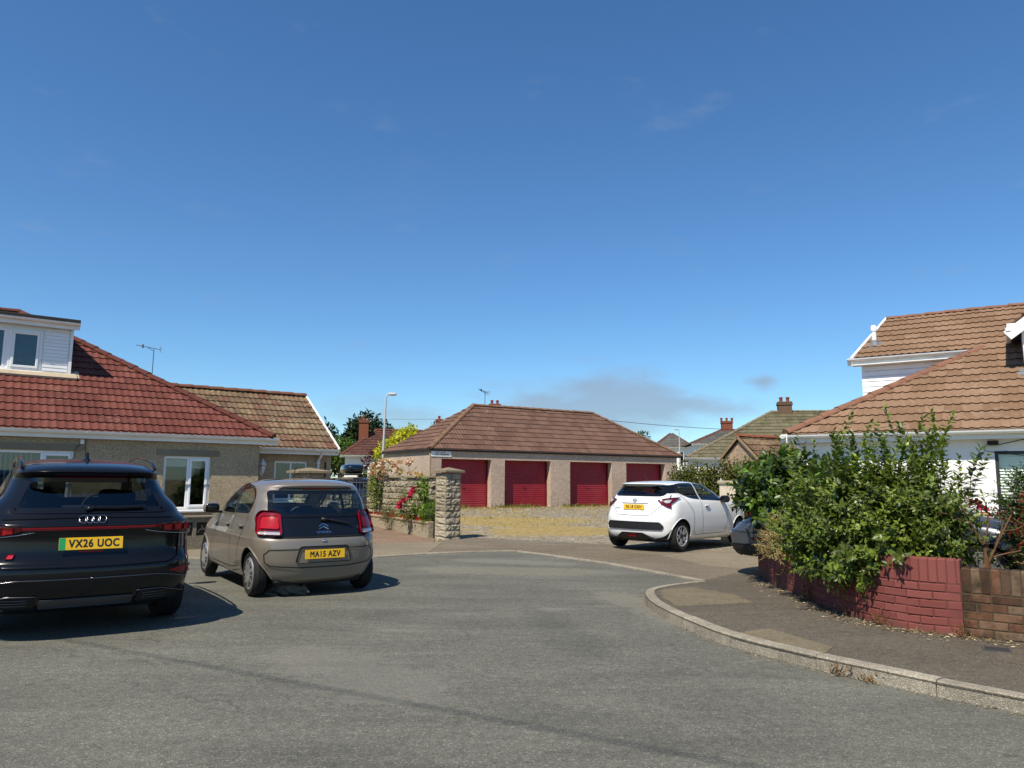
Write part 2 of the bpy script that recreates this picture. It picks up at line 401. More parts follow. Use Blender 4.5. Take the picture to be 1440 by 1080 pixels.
REDP = asphalt('reddish_drive', '#8a7461', .14, None, .3, 1.2)
REPM = asphalt('pavement_repair_concrete', '#80755f', .2, None, .4, 1.5)
KERBM = asphalt('kerb_concrete', '#a59c8a', .2, '#8b8474', .5, 2.0)

def ground_mat():
    t = NT('dry_ground'); t.bsdf(.95, .15); v = t.coord()
    c = t.ramp(t.noise(v, .8, 6, .7), [(.3, '#7f7558'), (.5, '#94885f'), (.7, '#a69a77')])
    c = t.mix(.6, c, t.ramp(t.noise(v, 25, 4, .7), [(.3, .6), (.7, 1.3)]), 'MULTIPLY')
    t.color(c); t.bump(t.noise(v, 20, 4), .6, .02); return t.m
def gravel_mat():
    """grey stony hardstanding with dry yellow grass growing through it in drifts, thickest in front of the doors"""
    t = NT('gravel_forecourt'); t.bsdf(.95, .15); v = t.coord()
    vo = t.n('ShaderNodeTexVoronoi'); vo.inputs['Scale'].default_value = 16; t.l(v, vo.inputs['Vector'])
    sp = t.n('ShaderNodeSeparateColor'); t.l(vo.outputs['Color'], sp.inputs[0])
    st = t.ramp(sp.outputs[0], [(0, '#6f685a'), (.5, '#978d7a'), (.9, '#aca28c'), (1, '#cfc6b2')])
    st = t.mix(.6, st, t.ramp(t.noise(v, 2.5, 5, .7), [(.3, .6), (.7, 1.25)]), 'MULTIPLY')
    dr = t.noise(t.coord(scale=(.5, .9, 1)), .42, 7, .75, .6)
    x = t.n('ShaderNodeSeparateXYZ'); t.l(v, x.inputs[0])
    band = t.n('ShaderNodeMapRange'); t.l(x.outputs[1], band.inputs[0])
    for i, q in enumerate((18.6, 21.4, -.14, .07)): band.inputs[i + 1].default_value = q
    far = t.n('ShaderNodeMapRange'); t.l(x.outputs[1], far.inputs[0])
    for i, q in enumerate((24.5, 27.5, 0, -.13)): far.inputs[i + 1].default_value = q
    right = t.n('ShaderNodeMapRange'); t.l(x.outputs[0], right.inputs[0])
    for i, q in enumerate((0, 5, .02, -.05)): right.inputs[i + 1].default_value = q
    g = t.ramp(t.math('ADD', t.math('ADD', dr, right.outputs[0]), t.math('ADD', band.outputs[0], far.outputs[0])), [(.49, 0.0), (.56, .9)])
    gc = t.ramp(t.noise(v, 7, 6, .75), [(.3, '#7d6e45'), (.5, '#a8925a'), (.7, '#bda877')])
    gc = t.mix(t.ramp(t.noise(v, .9, 3), [(.55, 0.0), (.7, .5)]), gc, '#6d7038')
    t.color(t.mix(g, st, gc)); t.bump(t.math('ADD', vo.outputs['Distance'], t.noise(v, 40, 4)), .8, .03); return t.m

GN = 60; rr = [-900, -300, -120, -60] + [x for x in np.linspace(-40, 40, 41)] + [60, 120, 300, 900]
yy = [-400, -100, -40, -20] + [x for x in np.linspace(-10, 100, 56)] + [140, 250, 500, 1500]
g = MB(); nx = len(rr)
g.add([(x, y, zg(x, y) - .018) for y in yy for x in rr], [(j * nx + i, j * nx + i + 1, (j + 1) * nx + i + 1, (j + 1) * nx + i) for j in range(len(yy) - 1) for i in range(nx - 1)])
tag(g.build('ground', ground_mat(), smooth=True), 'dry earth ground under and around the houses', None, None, 'structure')

KERB = [(4.9, 3.05), (4.1, 4.0), (3.3, 4.97), (2.99, 5.32), (2.73, 5.67), (2.39, 6.13), (1.98, 6.86), (1.78, 7.6), (1.65, 8.35), (1.62, 9.0), (1.72, 9.7), (1.93, 10.25), (2.30, 10.78), (2.81, 11.23)]
KS = [(p.x, p.y) for p in spline([(x, y, 0) for x, y in KERB], 6)]
EDGE = [(2.81, 11.23), (1.68, 13.51), (.62, 15.0), (.1, 15.64), (-.7, 15.45), (-1.67, 14.95), (-2.57, 14.25), (-4.2, 13.75), (-5.97, 13.7), (-8, 12.4), (-12, 9.2), (-30, -5)]
sheet('road', [[(-30, -20)] + EDGE[::-1][0:0] + [(30, -20), (30, -8), (4.9, 3.05)] + KS[1:] + EDGE[1:]], ROADM, 0, 2.0, lambda x, y: 0)
WALLP = [(3.93, 12.0), (3.70, 10.5), (3.54, 9.2), (3.50, 8.25), (3.57, 7.6), (3.80, 7.18), (4.12, 6.94), (4.5, 6.66), (5.3, 6.1), (6.6, 5.2)]
WS = spline([(x, y, 0) for x, y in WALLP], 10)
def kh(y): return .012 + .088 * (1 - sstep(y, 9.0, 11.2))
pv = lambda x, y: kh(y) - .004
sheet('pavement', [KS + [(3.6, 12.2), (4.2, 12.3)] + [(p.x + .1, p.y) for p in WS] + [(7.2, 1.0)]], PAVEM, 0, .35, pv)
# the far side: pavement crossing, red drive, gravel
FARP = [(2.81, 11.23)] + EDGE[1:6] + [(-1.75, 18.2), (-1.0, 19.0), (.7, 18.35), (2.33, 17.6), (4.3, 16.6), (4.1, 12.2)]
sheet('crossing_pavement', [FARP], PAVE2, .006, .8)
sheet('drive', [EDGE[5:11] + [(-12.5, 12.2), (-5.0, 18.3), (-7, 26), (-3.9, 25), (-1.85, 18.4)]], REDP, .005, .8)
sheet('footway', [[(-1.67, 14.95), (-2.57, 14.25), (-4.2, 13.75), (-5.97, 13.7), (-8, 12.4), (-9, 13.2), (-6.3, 15.4), (-4.4, 16.0), (-2.4, 17.4), (-1.6, 17.7)]], CONC, .012, .8)
sheet('gravel_forecourt', [[(-1.75, 18.2), (-1.0, 19.0), (.7, 18.35), (2.33, 17.6), (4.3, 15.4), (5.4, 14.3), (6.8, 17.0), (6.0, 26), (14, 38), (8.2, 38.5), (-3.6, 31), (-2.4, 24)]], gravel_mat(), -.004, .8)
def ragged(poly, amp=.03, step=.16):
    out = []
    for p, q in zip(poly, poly[1:] + poly[:1]):
        n = max(1, int(math.hypot(q[0] - p[0], q[1] - p[1]) / step))
        for k in range(n): out.append((p[0] + (q[0] - p[0]) * k / n + random.gauss(0, amp * .5), p[1] + (q[1] - p[1]) * k / n + random.gauss(0, amp * .5)))
    return out
def apron(name, poly, m, off, zf=zg): return sheet(name, [poly], m, off, .6, zf)
apron('tarmac_patch', ragged([(.3, 15.75), (-.2, 16.6), (-.9, 17.2), (-.3, 17.7), (.9, 17.3), (1.7, 16.3), (3.0, 15.1), (2.0, 14.2)], .08, .3), asphalt('patched_tarmac', '#786d5b', .18, None, .35, 1.2), .0105)
apron('concrete_drive', [(3.0, 15.0), (4.6, 16.4), (6.6, 16.0), (5.6, 13.0), (4.3, 12.4), (3.4, 13.4)], CONC, .0115)
apron('pavement_repair', ragged([(1.80, 9.05), (1.95, 9.85), (2.45, 10.3), (2.75, 9.4), (2.78, 8.7), (1.85, 8.42)]), REPM, .005, pv)
apron('pavement_trench', ragged([(2.06, 6.98), (2.44, 7.2), (2.70, 6.42), (2.53, 6.20), (2.23, 6.66)], .015), REPM, .005, pv)
apron('pavement_seam', ragged([(3.75, 6.0), (4.15, 6.45), (4.9, 5.9), (4.4, 5.4)]), asphalt('pavement_patch_tarmac', '#6b6153', .16, None, .35, 1.3), .005, pv)
# kerb stones, with their joints
def ribbon(path, w0, w1, z0, z1):
    return path
kb = MB(); i = 0; path = [Vector((x, y, 0)) for x, y in KS]
dist = [0]
for a, b in zip(path, path[1:]): dist.append(dist[-1] + (b - a).length)
def at(s):
    s = min(max(s, 0), dist[-1] - 1e-6)
    for k in range(len(path) - 1):
        if s < dist[k + 1]:
            return path[k].lerp(path[k + 1], (s - dist[k]) / (dist[k + 1] - dist[k])), (path[k + 1] - path[k]).normalized()
    return path[-1], (path[-1] - path[-2]).normalized()
s0 = .3
while s0 < dist[-1] - .05:
    ln = min(.905, dist[-1] - s0); n = 8; vs = []
    jz = random.uniform(-.004, .004); jo = random.uniform(-.004, .004)
    for k in range(n + 1):
        p, d = at(s0 + .004 + (ln - .008) * k / n); nn = Vector((d.y, -d.x, 0)); h = kh(p.y) + .008 + jz
        for o, z in ((jo, -.06), (jo + .002, h - .02), (.018, h), (.12, h), (.12, -.06)):
            q = p + nn * o * 1.0; vs.append((q.x, q.y, z))
    fs = [(k * 5 + a, k * 5 + a + 1, (k + 1) * 5 + a + 1, (k + 1) * 5 + a) for k in range(n) for a in range(4)] + [(0, 1, 2, 3, 4), tuple(n * 5 + a for a in (4, 3, 2, 1, 0))]
    kb.add(vs, fs); s0 += ln
tag(kb.build('kerb', KERBM), None, None, None, 'structure')
eb = MB()
ep = [Vector((x, y, 0)) for x, y in EDGE[:11]]
for a, b in zip(ep, ep[1:]):
    d = (b - a).normalized(); nn = Vector((-d.y, d.x, 0)) if True else 0
    L_ = (b - a).length; n = max(1, int(L_ / .9))
    for k in range(n):
        p = a + d * (L_ * (k + .5) / n); zz = zg(p.x, p.y)
        eb.box((p.x - nn.x * .05, p.y - nn.y * .05, zz + .0), (L_ / n - .008, .11, .05), Matrix.Rotation(math.atan2(d.y, d.x), 3, 'Z'), 0, .006)
tag(eb.build('edging_kerb', KERBM), None, None, None, 'structure')

# ------------------------------------------------------------------ building helpers (house frame: s along the front, n into the house, z up)
def tile_roof(name, parent, mat, O, du, dv, polys, roll=.15, gauge=.33, amp=.018, step=.030, cols=2, spp=6, lift=.02):
    """interlocking roof tiles as real relief: every course laps the one below; O eave corner, du along the eave, dv up the slope"""
    du = Vector(du).normalized(); dv = Vector(dv).normalized(); nn = du.cross(dv).normalized(); O = Vector(O)
    if nn.z < 0: nn = -nn
    big = bmesh.new(); uvl = big.loops.layers.uv.new('UVMap')
    for poly in polys:
        a0 = min(p[0] for p in poly); a1 = max(p[0] for p in poly); b0 = min(p[1] for p in poly); b1 = max(p[1] for p in poly)
        bm = bmesh.new(); uv = bm.loops.layers.uv.new('UVMap')
        da = roll / spp; i0 = math.floor(a0 / da); i1 = math.ceil(a1 / da)
        for j in range(math.floor(b0 / gauge), math.ceil(b1 / gauge)):
            rows = []
            for kind in range(3):
                row = []
                for i in range(i0, i1 + 1):
                    a = i * da; w = amp * max(0, math.cos(2 * math.pi * a / roll)) ** .8 if amp else 0
                    jit = .004 * math.sin(17.3 * j + 3.1 * math.floor(a / (roll * cols)))
                    if kind == 0: b, h = j * gauge + jit + .035, -.014 + w * .5
                    elif kind == 1: b, h = j * gauge + jit, step + w
                    else: b, h = (j + 1) * gauge + .02, .003 + w
                    row.append(bm.verts.new((a, b, h + lift)))
                rows.append(row)
            for r in (0, 1):
                for i in range(i1 - i0):
                    f = bm.faces.new((rows[r][i], rows[r][i + 1], rows[r + 1][i + 1], rows[r + 1][i])); f.smooth = True
                    am = (i0 + i + .5) * da
                    for lp in f.loops: lp[uv].uv = (math.floor(am / (roll * cols)) + .5, j + .5)
        c = Vector((sum(p[0] for p in poly) / len(poly), sum(p[1] for p in poly) / len(poly), 0))
        for p, q in zip(poly, poly[1:] + poly[:1]):
            e = Vector((q[0] - p[0], q[1] - p[1], 0)); no = Vector((e.y, -e.x, 0)).normalized(); pc = Vector((p[0], p[1], 0))
            if no.dot(c - pc) > 0: no = -no
            bmesh.ops.bisect_plane(bm, geom=bm.verts[:] + bm.edges[:] + bm.faces[:], plane_co=pc, plane_no=no, clear_outer=True)
        me = bpy.data.meshes.new('tmp'); bm.to_mesh(me); bm.free(); big.from_mesh(me); bpy.data.meshes.remove(me)
    for v in big.verts: v.co = O + du * v.co.x + dv * v.co.y + nn * v.co.z
    me = bpy.data.meshes.new(name); big.to_mesh(me); big.free(); me.materials.append(mat); me.set_sharp_from_angle(angle=R(40))
    return link(bpy.data.objects.new(name, me), parent)
def deck(mb, O, du, dv, poly, t=.03):
    du = Vector(du).normalized(); dv = Vector(dv).normalized(); nn = du.cross(dv).normalized(); nn = -nn if nn.z < 0 else nn
    O = Vector(O); top = [O + du * a + dv * b - nn * .005 for a, b in poly]; n = len(top)
    mb.add(top + [p - nn * t for p in top], [tuple(range(n)), tuple(range(n, 2 * n))[::-1]] + [(i, (i + 1) % n, n + (i + 1) % n, n + i) for i in range(n)])
def caps(mb, p0, p1, r=.12, seg=.42, lift=.0):
    """half-round ridge or hip tiles end to end, each lapping the next"""
    p0, p1 = Vector(p0), Vector(p1); d = p1 - p0; L_ = d.length; d.normalize(); n = max(1, round(L_ / seg))
    a = d.cross(Vector((0, 0, 1))).normalized(); b = a.cross(d).normalized()
    for k in range(n):
        vs = []; m = 8; jit = random.uniform(-.006, .006)
        for e, (t, rr_) in enumerate(((k / n, r * 1.0), ((k + 1.08) / n, r * .93))):
            for q in range(m + 1):
                an = math.pi * q / m
                p = p0 + d * (L_ * min(t, 1.01)) + a * (rr_ * math.cos(an)) + b * (rr_ * .72 * math.sin(an) + lift + (.012 if e == 0 else 0) + jit - .02)
                vs.append(tuple(p))
        c0 = p0 + d * (L_ * k / n); vs += [tuple(c0 + b * (lift - .05))]
        mb.add(vs, [(q, q + 1, m + 2 + q, m + 1 + q) for q in range(m)] + [tuple(range(m + 1))])
def gutter(name, parent, mat, p0, p1, r=.06, seg=2.0, fascia=True, n_out=(0, -1, 0)):
    """half-round gutter with brackets and joints on a fascia board; p0-p1 is the gutter's top outer edge"""
    p0, p1 = Vector(p0), Vector(p1); d = (p1 - p0); L_ = d.length; d.normalize(); o = Vector(n_out).normalized(); mb = MB()
    prof = [(math.cos(an) * r, math.sin(an) * r) for an in np.linspace(0, -math.pi, 9)] ; prof += [(-r + .006, 0)] + [(math.cos(an) * (r - .006), math.sin(an) * (r - .006)) for an in np.linspace(-math.pi, 0, 9)][1:]
    def run(a, b, k=1.0):
        m = len(prof); vs = []
        for t in (a, b):
            for x, z in prof: vs.append(tuple(p0 + d * t + o * (x * k - r) + Vector((0, 0, z * k))))
        mb.add(vs, [(i, i + 1, m + i + 1, m + i) for i in range(m - 1)] + [tuple(range(m)), tuple(range(m, 2 * m))[::-1]])
    run(0, L_)
    k = .9
    while k < L_ - .1:
        run(k, k + .045, 1.12); k += .95
    k = 1.7
    while k < L_ - .2:
        run(k, k + .14, 1.16); k += 2.9
    ob = mb.build(name, mat, parent, 'auto')
    if fascia:
        f = MB(); c = (p0 + p1) / 2 - o * (r * 2 + .016) - Vector((0, 0, .06)); f.box(c, (L_, .02, .17), Matrix.Rotation(math.atan2(d.y, d.x), 3, 'Z'))
        f.build('fascia', mat, parent)
    return ob
def wall(mb, p0, d, s0, s1, z0, z1, holes=(), depth=.12, inward=(0, 1, 0), z1b=None):
    """front sheet of a wall with openings (s0,s1,z0,z1) and their reveals"""
    p0 = Vector(p0); d = Vector(d).normalized(); inn = Vector(inward).normalized() * depth
    ss = sorted({s0, s1, *[h[0] for h in holes], *[h[1] for h in holes]}); zz = sorted({z0, z1, *[h[2] for h in holes], *[h[3] for h in holes]})
    P_ = lambda s, z: p0 + d * s + Vector((0, 0, z))
    for a, b in zip(ss, ss[1:]):
        for e, f in zip(zz, zz[1:]):
            if any(h[0] <= (a + b) / 2 <= h[1] and h[2] <= (e + f) / 2 <= h[3] for h in holes): continue
            mb.add([P_(a, e), P_(b, e), P_(b, f), P_(a, f)], [(0, 1, 2, 3)])
    for h in holes:
        q = [P_(h[0], h[2]), P_(h[1], h[2]), P_(h[1], h[3]), P_(h[0], h[3])]
        for i in range(4):
            a, b = q[i], q[(i + 1) % 4]; mb.add([a, b, b + inn, a + inn], [(0, 1, 2, 3)])
def window(parent, p0, d, inn, s0, s1, z0, z1, lights, rec=.07, fm=WHITE, blind=None, sill=True, fw_=.055, open_=None, bars=False, slats=False):
    """casement window in an opening: frame, panes, blind and a dark room behind; lights = widths of the sashes"""
    p0 = Vector(p0); d = Vector(d).normalized(); inn = Vector(inn).normalized(); M = Matrix.Rotation(math.atan2(d.y, d.x), 3, 'Z')
    P_ = lambda s, o, z: p0 + d * s + inn * o + Vector((0, 0, z))
    fr = MB(); w = s1 - s0; h = z1 - z0; t = .06
    def bar(a0, a1, b0, b1, o=0, th=t): fr.box(P_((a0 + a1) / 2, rec + o, (b0 + b1) / 2), (a1 - a0, th, b1 - b0), M, 0, .006)
    bar(s0, s1, z0, z0 + fw_); bar(s0, s1, z1 - fw_, z1); bar(s0, s0 + fw_, z0 + fw_, z1 - fw_); bar(s1 - fw_, s1, z0 + fw_, z1 - fw_)
    pn = []; s = s0; tot = sum(lights)
    for i, q in enumerate(lights):
        e = s + w * q / tot; a, b = (s + fw_ if i == 0 else s + .025), (e - fw_ if i == len(lights) - 1 else e - .025)
        if i: bar(s - .025, s + .025, z0 + fw_, z1 - fw_)
        sash = isinstance(open_, (list, tuple)) and i in open_
        if sash:   # an opening sash with its own frame
            m = .05
            bar(a, b, z0 + fw_, z0 + fw_ + m, -.02); bar(a, b, z1 - fw_ - m, z1 - fw_, -.02); bar(a, a + m, z0 + fw_ + m, z1 - fw_ - m, -.02); bar(b - m, b, z0 + fw_ + m, z1 - fw_ - m, -.02)
            pn.append((a + m - .004, b - m + .004, z0 + fw_ + m - .004, z1 - fw_ - m + .004))
        else: pn.append((a - .004, b + .004, z0 + fw_ - .004, z1 - fw_ + .004))
        s = e
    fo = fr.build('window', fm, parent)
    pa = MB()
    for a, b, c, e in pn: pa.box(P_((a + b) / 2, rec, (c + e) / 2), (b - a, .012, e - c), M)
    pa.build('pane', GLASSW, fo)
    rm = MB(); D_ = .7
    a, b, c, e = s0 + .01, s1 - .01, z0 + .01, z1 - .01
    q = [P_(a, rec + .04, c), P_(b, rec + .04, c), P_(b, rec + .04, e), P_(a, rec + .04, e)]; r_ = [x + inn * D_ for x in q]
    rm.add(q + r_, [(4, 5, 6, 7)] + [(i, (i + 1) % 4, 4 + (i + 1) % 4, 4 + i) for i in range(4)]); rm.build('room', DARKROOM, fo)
    if blind:
        bl = MB()
        for a, b, c, e in pn: bl.box(P_((a + b) / 2, rec + .06, e - blind * (e - c) / 2), (b - a + .02, .01, blind * (e - c)), M)
        bl.build('blind', plain('roller_blind', (.42, .42, .40), .8, .1), fo)
    if slats:
        bl = MB(); a, b, c, e = pn[0][0], pn[-1][1], pn[0][2], pn[0][3]; k = c + .02
        Ms = M @ Matrix.Rotation(R(58), 3, 'X')
        while k < e: bl.box(P_((a + b) / 2, rec + .07, k), (b - a, .056, .004), Ms); k += .050
        bl.build('blind', WHITE, fo)
    if bars:
        bl = MB(); a, b, c, e = pn[0]; k = a + .04
        while k < b: bl.box(P_(k, rec + .09, (c + e) / 2), (.045, .004, e - c), M @ Matrix.Rotation(R(60), 3, 'Z')); k += .085
        bl.build('blind', plain('vertical_blind', (.30, .30, .29), .8, .1), fo)
    if sill:
        si = MB(); si.box(P_((s0 + s1) / 2, .0, z0 - .03), (w + .08, .16, .05), M @ Matrix.Rotation(R(4), 3, 'X'), 0, .008); si.build('sill', fm, fo)
    return fo
AERM = plain('weathered_aluminium', (.09, .10, .11), .6, .3, .3)
def ladder_aerial(parent_loc, name, label, h, rot, scale=1.0, group=None):
    t = thing(name, label, 'aerial', parent_loc, rot, group); m = MB(); m.tube([(0, 0, 0), (0, 0, h)], .018 * scale, 6); m.build('mast', AERM, t)
    b = MB(); L_ = .95 * scale; b.tube([(-L_ * .78, 0, h + .16 * scale), (L_ * .3, 0, h + .0)], .014 * scale, 6)
    for k in range(9):
        x = -L_ * .75 + k * L_ * .105; z = h + .16 * scale - (x + L_ * .78) * (.16 / 1.08); b.tube([(x, -.13 * scale, z), (x, .13 * scale, z)], .006 * scale, 5)
    b.box((-L_ * .48, 0, h + .12 * scale), (.07 * scale, .05 * scale, .16 * scale)); b.box((L_ * .27, 0, h - .0), (.03 * scale, .34 * scale, .22 * scale)) if False else None
    for dz in (-.1, -.03, .04, .11): b.tube([(L_ * .29, -.2 * scale, h + dz * scale), (L_ * .29, .2 * scale, h + dz * scale)], .008 * scale, 5)
    b.tube([(-.25 * scale, 0, h + .06 * scale), (0, 0, h - .06 * scale)], .012 * scale, 6)
    b.build('antenna', AERM, t); return t
def chimney(parent, c, w, d, z0, z1, mat, pots=2, potmat=None, rz=0, name='chimney'):
    M = Matrix.Rotation(rz, 3, 'Z'); m = MB(); m.box((c[0], c[1], (z0 + z1) / 2), (w, d, z1 - z0), M, 0, .01)
    m.box((c[0], c[1], z1 - .16), (w + .10, d + .10, .09), M, 0, .01); m.box((c[0], c[1], z1 - .05), (w + .05, d + .05, .09), M, 0, .01)
    o = m.build(name, mat, parent)
    p = MB()
    for k in range(pots):
        x = (k - (pots - 1) / 2) * w * .5; q = M @ Vector((x, 0, 0))
        p.lathe([(.10, z1 - .02), (.09, z1 + .2), (.115, z1 + .22), (.115, z1 + .28), (.08, z1 + .28), (.08, z1 + .1)], c=(c[0] + q.x, c[1] + q.y, 0), n=12)
    if pots: p.build('chimney_pot', potmat, o, True)
    return o

REDTILE = tilemat('red_roof_tile', ['#5f322a', '#683930', '#714036', '#7a483d'], '#8a6656', -.15)
REDCAP = plain('red_ridge_tile', '#5f352d', .85, .2, var=.2, scale=5, bump=.3)
MOTTLE = tilemat('mottled_brown_tile', ['#503d2e', '#695441', '#7b674f', '#6d493b', '#867358'], '#9c8c6c', .12)
MOTCAP = plain('mottled_ridge_tile', '#76513f', .9, .2, var=.3, scale=4, bump=.3)
BROWN = tilemat('brown_roof_tile', ['#7d6149', '#856951', '#8e7159', '#967961'], '#a08a74', -.05)
BROWNCAP = plain('brown_ridge_tile', '#86614e', .9, .2, var=.25, scale=5, bump=.4)
GARTILE = tilemat('garage_roof_tile', ['#5f463a', '#694e41', '#725648', '#785d4e'], '#93836f', -.16)
GARCAP = plain('garage_ridge_tile', '#80634f', .95, .2, var=.35, scale=4, bump=.5)
GREENT = tilemat('moss_grey_tile', ['#4f4a38', '#5e5943', '#6a644c', '#736b56'], '#7d795a', .2)
DKTILE = tilemat('dark_brown_tile', ['#4a2f28', '#573930', '#624238'], None)
SLATE = tilemat('grey_slate', ['#53514d', '#625f5a', '#6b6862'], None)
BEIGE = dash('beige_pebbledash', ['#8e7d64', '#b19c7d', '#c9b493', '#dac8a6', '#a08f74'], 85, .6)
BEIGE_S = plain('smooth_render', '#8d8370', .9, .2, var=.12, scale=1.5, bump=.3)
GARDASH = dash('garage_pebbledash', ['#a18a78', '#c4ab96', '#d6bfa9', '#e3d0bb', '#b09988'], 55, .8, None, .015)
WHITER = plain('white_render', (.80, .79, .76), .85, .2, var=.06, scale=1.2, bump=.55)
BRICKR = plain('chimney_brick', '#86503d', .9, .2, var=.25, scale=9, bump=.5)
BRICKD = plain('weathered_brick', '#6f5a48', .9, .2, var=.3, scale=9, bump=.5)
POT = plain('clay_pot', '#9c5b43', .85, .2, var=.15)

# ------------------------------------------------------------------ left bungalow
uL = R(37); A_L = (-5.73, 17.85)
H1 = thing('bungalow', 'beige pebbledash bungalow with red tiled hipped roof and white boarded dormer', 'bungalow', (*A_L, 0), uL)
zl, kl, dl = 2.42, .64, 5.05; sa = math.hypot(1, kl)
m = MB()
holes = [(-2.38, -1.38, .76, 1.95), (-5.55, -4.12, .76, 2.0), (-7.6, -6.5, .76, 1.95)]
wall(m, (0, .15, 0), (1, 0, 0), -9.5, -.28, 1.32, 2.40, [(a, b, max(c, 1.32), d) for a, b, c, d in holes])
wall(m, (0, .15, 0), (1, 0, 0), -9.5, -.28, .52, 1.32, [(a, b, c, 1.32) for a, b, c, d in holes])
wall(m, (-.28, .15, 0), (0, 1, 0), 0, 9.55, -.1, 2.40, [], inward=(-1, 0, 0)); wall(m, (-9.5, 9.7, 0), (1, 0, 0), 0, 9.2, -.1, 2.4)
m.build('wall', BEIGE, H1)
m = MB(); m.box((-4.9, .13, .22), (9.3, .1, .62)); m.build('plinth', BEIGE_S, H1)
for a, b, c, d in holes[:2]: MB().box(((a + b) / 2, .142, d + .075), (b - a + .34, .03, .13), None, 0, .004).build('lintel', BEIGE_S, H1)
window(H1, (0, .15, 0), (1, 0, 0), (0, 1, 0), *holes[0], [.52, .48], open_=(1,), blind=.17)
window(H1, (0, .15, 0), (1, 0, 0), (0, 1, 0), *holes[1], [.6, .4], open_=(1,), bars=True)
m = MB(); m.box((-4.75, .08, 2.385), (9.6, .16, .02)); m.build('soffit', WHITE2, H1)
E_ = .0
tile_roof('roof', H1, REDTILE, (0, .0, zl), (-1, 0, 0), (0, 1, kl), [[(-.02, -.04), (9.6, -.04), (9.6, dl * sa), (dl, dl * sa)]])
m = MB(); deck(m, (0, 0, zl), (0, 1, 0), (-1, 0, kl), [(0, 0), (dl, dl * sa), (2 * dl, 0)]); deck(m, (0, 2 * dl, zl), (-1, 0, 0), (0, -1, kl), [(0, 0), (9.6, 0), (9.6, dl * sa), (dl, dl * sa)])
m.build('rear_roof', REDCAP, H1)
m = MB(); caps(m, (.0, .0, zl + .05), (-dl, dl, zl + dl * kl + .05)); m.build('hip_cap', REDCAP, H1, 'auto'); m = MB(); caps(m, (-dl, dl, zl + dl * kl + .05), (-9.6, dl, zl + dl * kl + .05)); m.build('ridge_cap', REDCAP, H1, 'auto')
gutter('gutter', H1, WHITE2, (-9.6, -.10, zl - .01), (.12, -.10, zl - .01))
# dormer
yD = 2.09; zb = zl + yD * kl
m = MB(); dorm_r = -4.15; dh = [(-5.35, -4.72, 3.84, 4.76), (-6.0, -5.40, 3.84, 4.76)]
for k in range(15):
    z = 3.70 + k * .082
    a0 = dorm_r - .05; a1 = dh[0][1] + .03
    m.box(((a0 + a1) / 2, yD - .012, z + .041), (a0 - a1, .03, .078), Matrix.Rotation(R(-5), 3, 'X'))
wall(m, (0, yD, 0), (1, 0, 0), -9.0, dorm_r, zb - .25, 4.93, dh, .1)
wall(m, (dorm_r, yD, 0), (0, 1, 0), 0, 2.6, zb - .3, 4.93, [], inward=(-1, 0, 0))
dm = m.build('dormer', WHITE, H1)
for k in range(15):
    pass
m = MB(); m.box((dorm_r, yD - .022, 4.30), (.06, .06, 1.27)); m.box((-6.5, yD - .06, 3.70), (4.9, .2, .05), None, 0, .01); m.build('corner_trim', WHITE, dm)
window(dm, (0, yD, 0), (1, 0, 0), (0, 1, 0), *dh[1], [1], rec=.03); wn = window(dm, (0, yD, 0), (1, 0, 0), (0, 1, 0), *dh[0], [1], rec=.0, open_=(0,))
m = MB(); m.box((-6.4, yD + 1.15, 5.04), (4.75, 2.9, .08), None, 0, .01); m.build('dormer_roof', plain('roofing_felt', (.035, .033, .032), .8, .2), dm)
gutter('dormer_gutter', dm, WHITE2, (-8.9, yD - .30, 5.0), (-4.02, yD - .30, 5.0), .055)
m = MB(); m.box((dorm_r + .10, yD + .02, zb + .06), (.22, .35, .04), Matrix.Rotation(math.atan(kl), 3, 'X')); m.box((-6.4, yD - .12, zb + .005), (4.8, .22, .05), Matrix.Rotation(math.atan(kl), 3, 'X')); m.build('flashing', plain('mortar_flashing', '#b7a890', .9, .2, var=.15), dm)
# phone wire and its little box under the gutter
t = thing('cable_box', 'small white junction box with black wires under the left gutter', 'junction box', (0, 0, 0)); t.parent = None
t.location = (Matrix.Rotation(uL, 3, 'Z') @ Vector((-4.0, .145, 2.2))) + Vector((*A_L, 0)); t.rotation_euler = (0, 0, uL)
m = MB(); m.box((0, -.02, 0), (.07, .05, .10), None, 0, .008); m.build('casing', WHITE2, t)
m = MB(); m.tube([(0, -.03, -.03), (-.10, -.04, -.12), (-.14, -.02, -.35), (-.1, -.01, -.48), (.05, -.005, -.46)], .006, 6); m.tube([(.06, -.03, .1), (.08, -.02, -.3), (.06, -.01, -.62)], .006, 6); m.build('wire', BLACKP, t)

# lower wing set back to the right
H2 = thing('bungalow_wing', 'lower beige wing with mottled brown tiles and white verge beside the red roof', 'house wing', (*A_L, 0), uL)
e0, e1, zw, dw, kw = -3.0, 2.24, 2.26, 2.55, .655; y0 = 1.35; sw = math.hypot(1, kw)
m = MB(); hw = [(.62, 1.52, .9, 1.93)]
wall(m, (0, y0 + .28, 0), (1, 0, 0), -.28, e1 - .05, -.1, 2.24, hw)
m.add([(e1 - .05, y0 + .28, -.1), (e1 - .05, y0 + 2 * dw - .28, -.1), (e1 - .05, y0 + 2 * dw - .28, 2.24), (e1 - .05, y0 + dw, zw + dw * kw - .1), (e1 - .05, y0 + .28, 2.24)], [(0, 1, 2, 3, 4)])
m.build('wall', BEIGE, H2)
window(H2, (0, y0 + .28, 0), (1, 0, 0), (0, 1, 0), *hw[0], [.5, .5])
tile_roof('roof', H2, MOTTLE, (e1, y0, zw), (-1, 0, 0), (0, 1, kw), [[(0, -.04), (5.3, -.04), (5.3, dw * sw), (0, dw * sw)]])
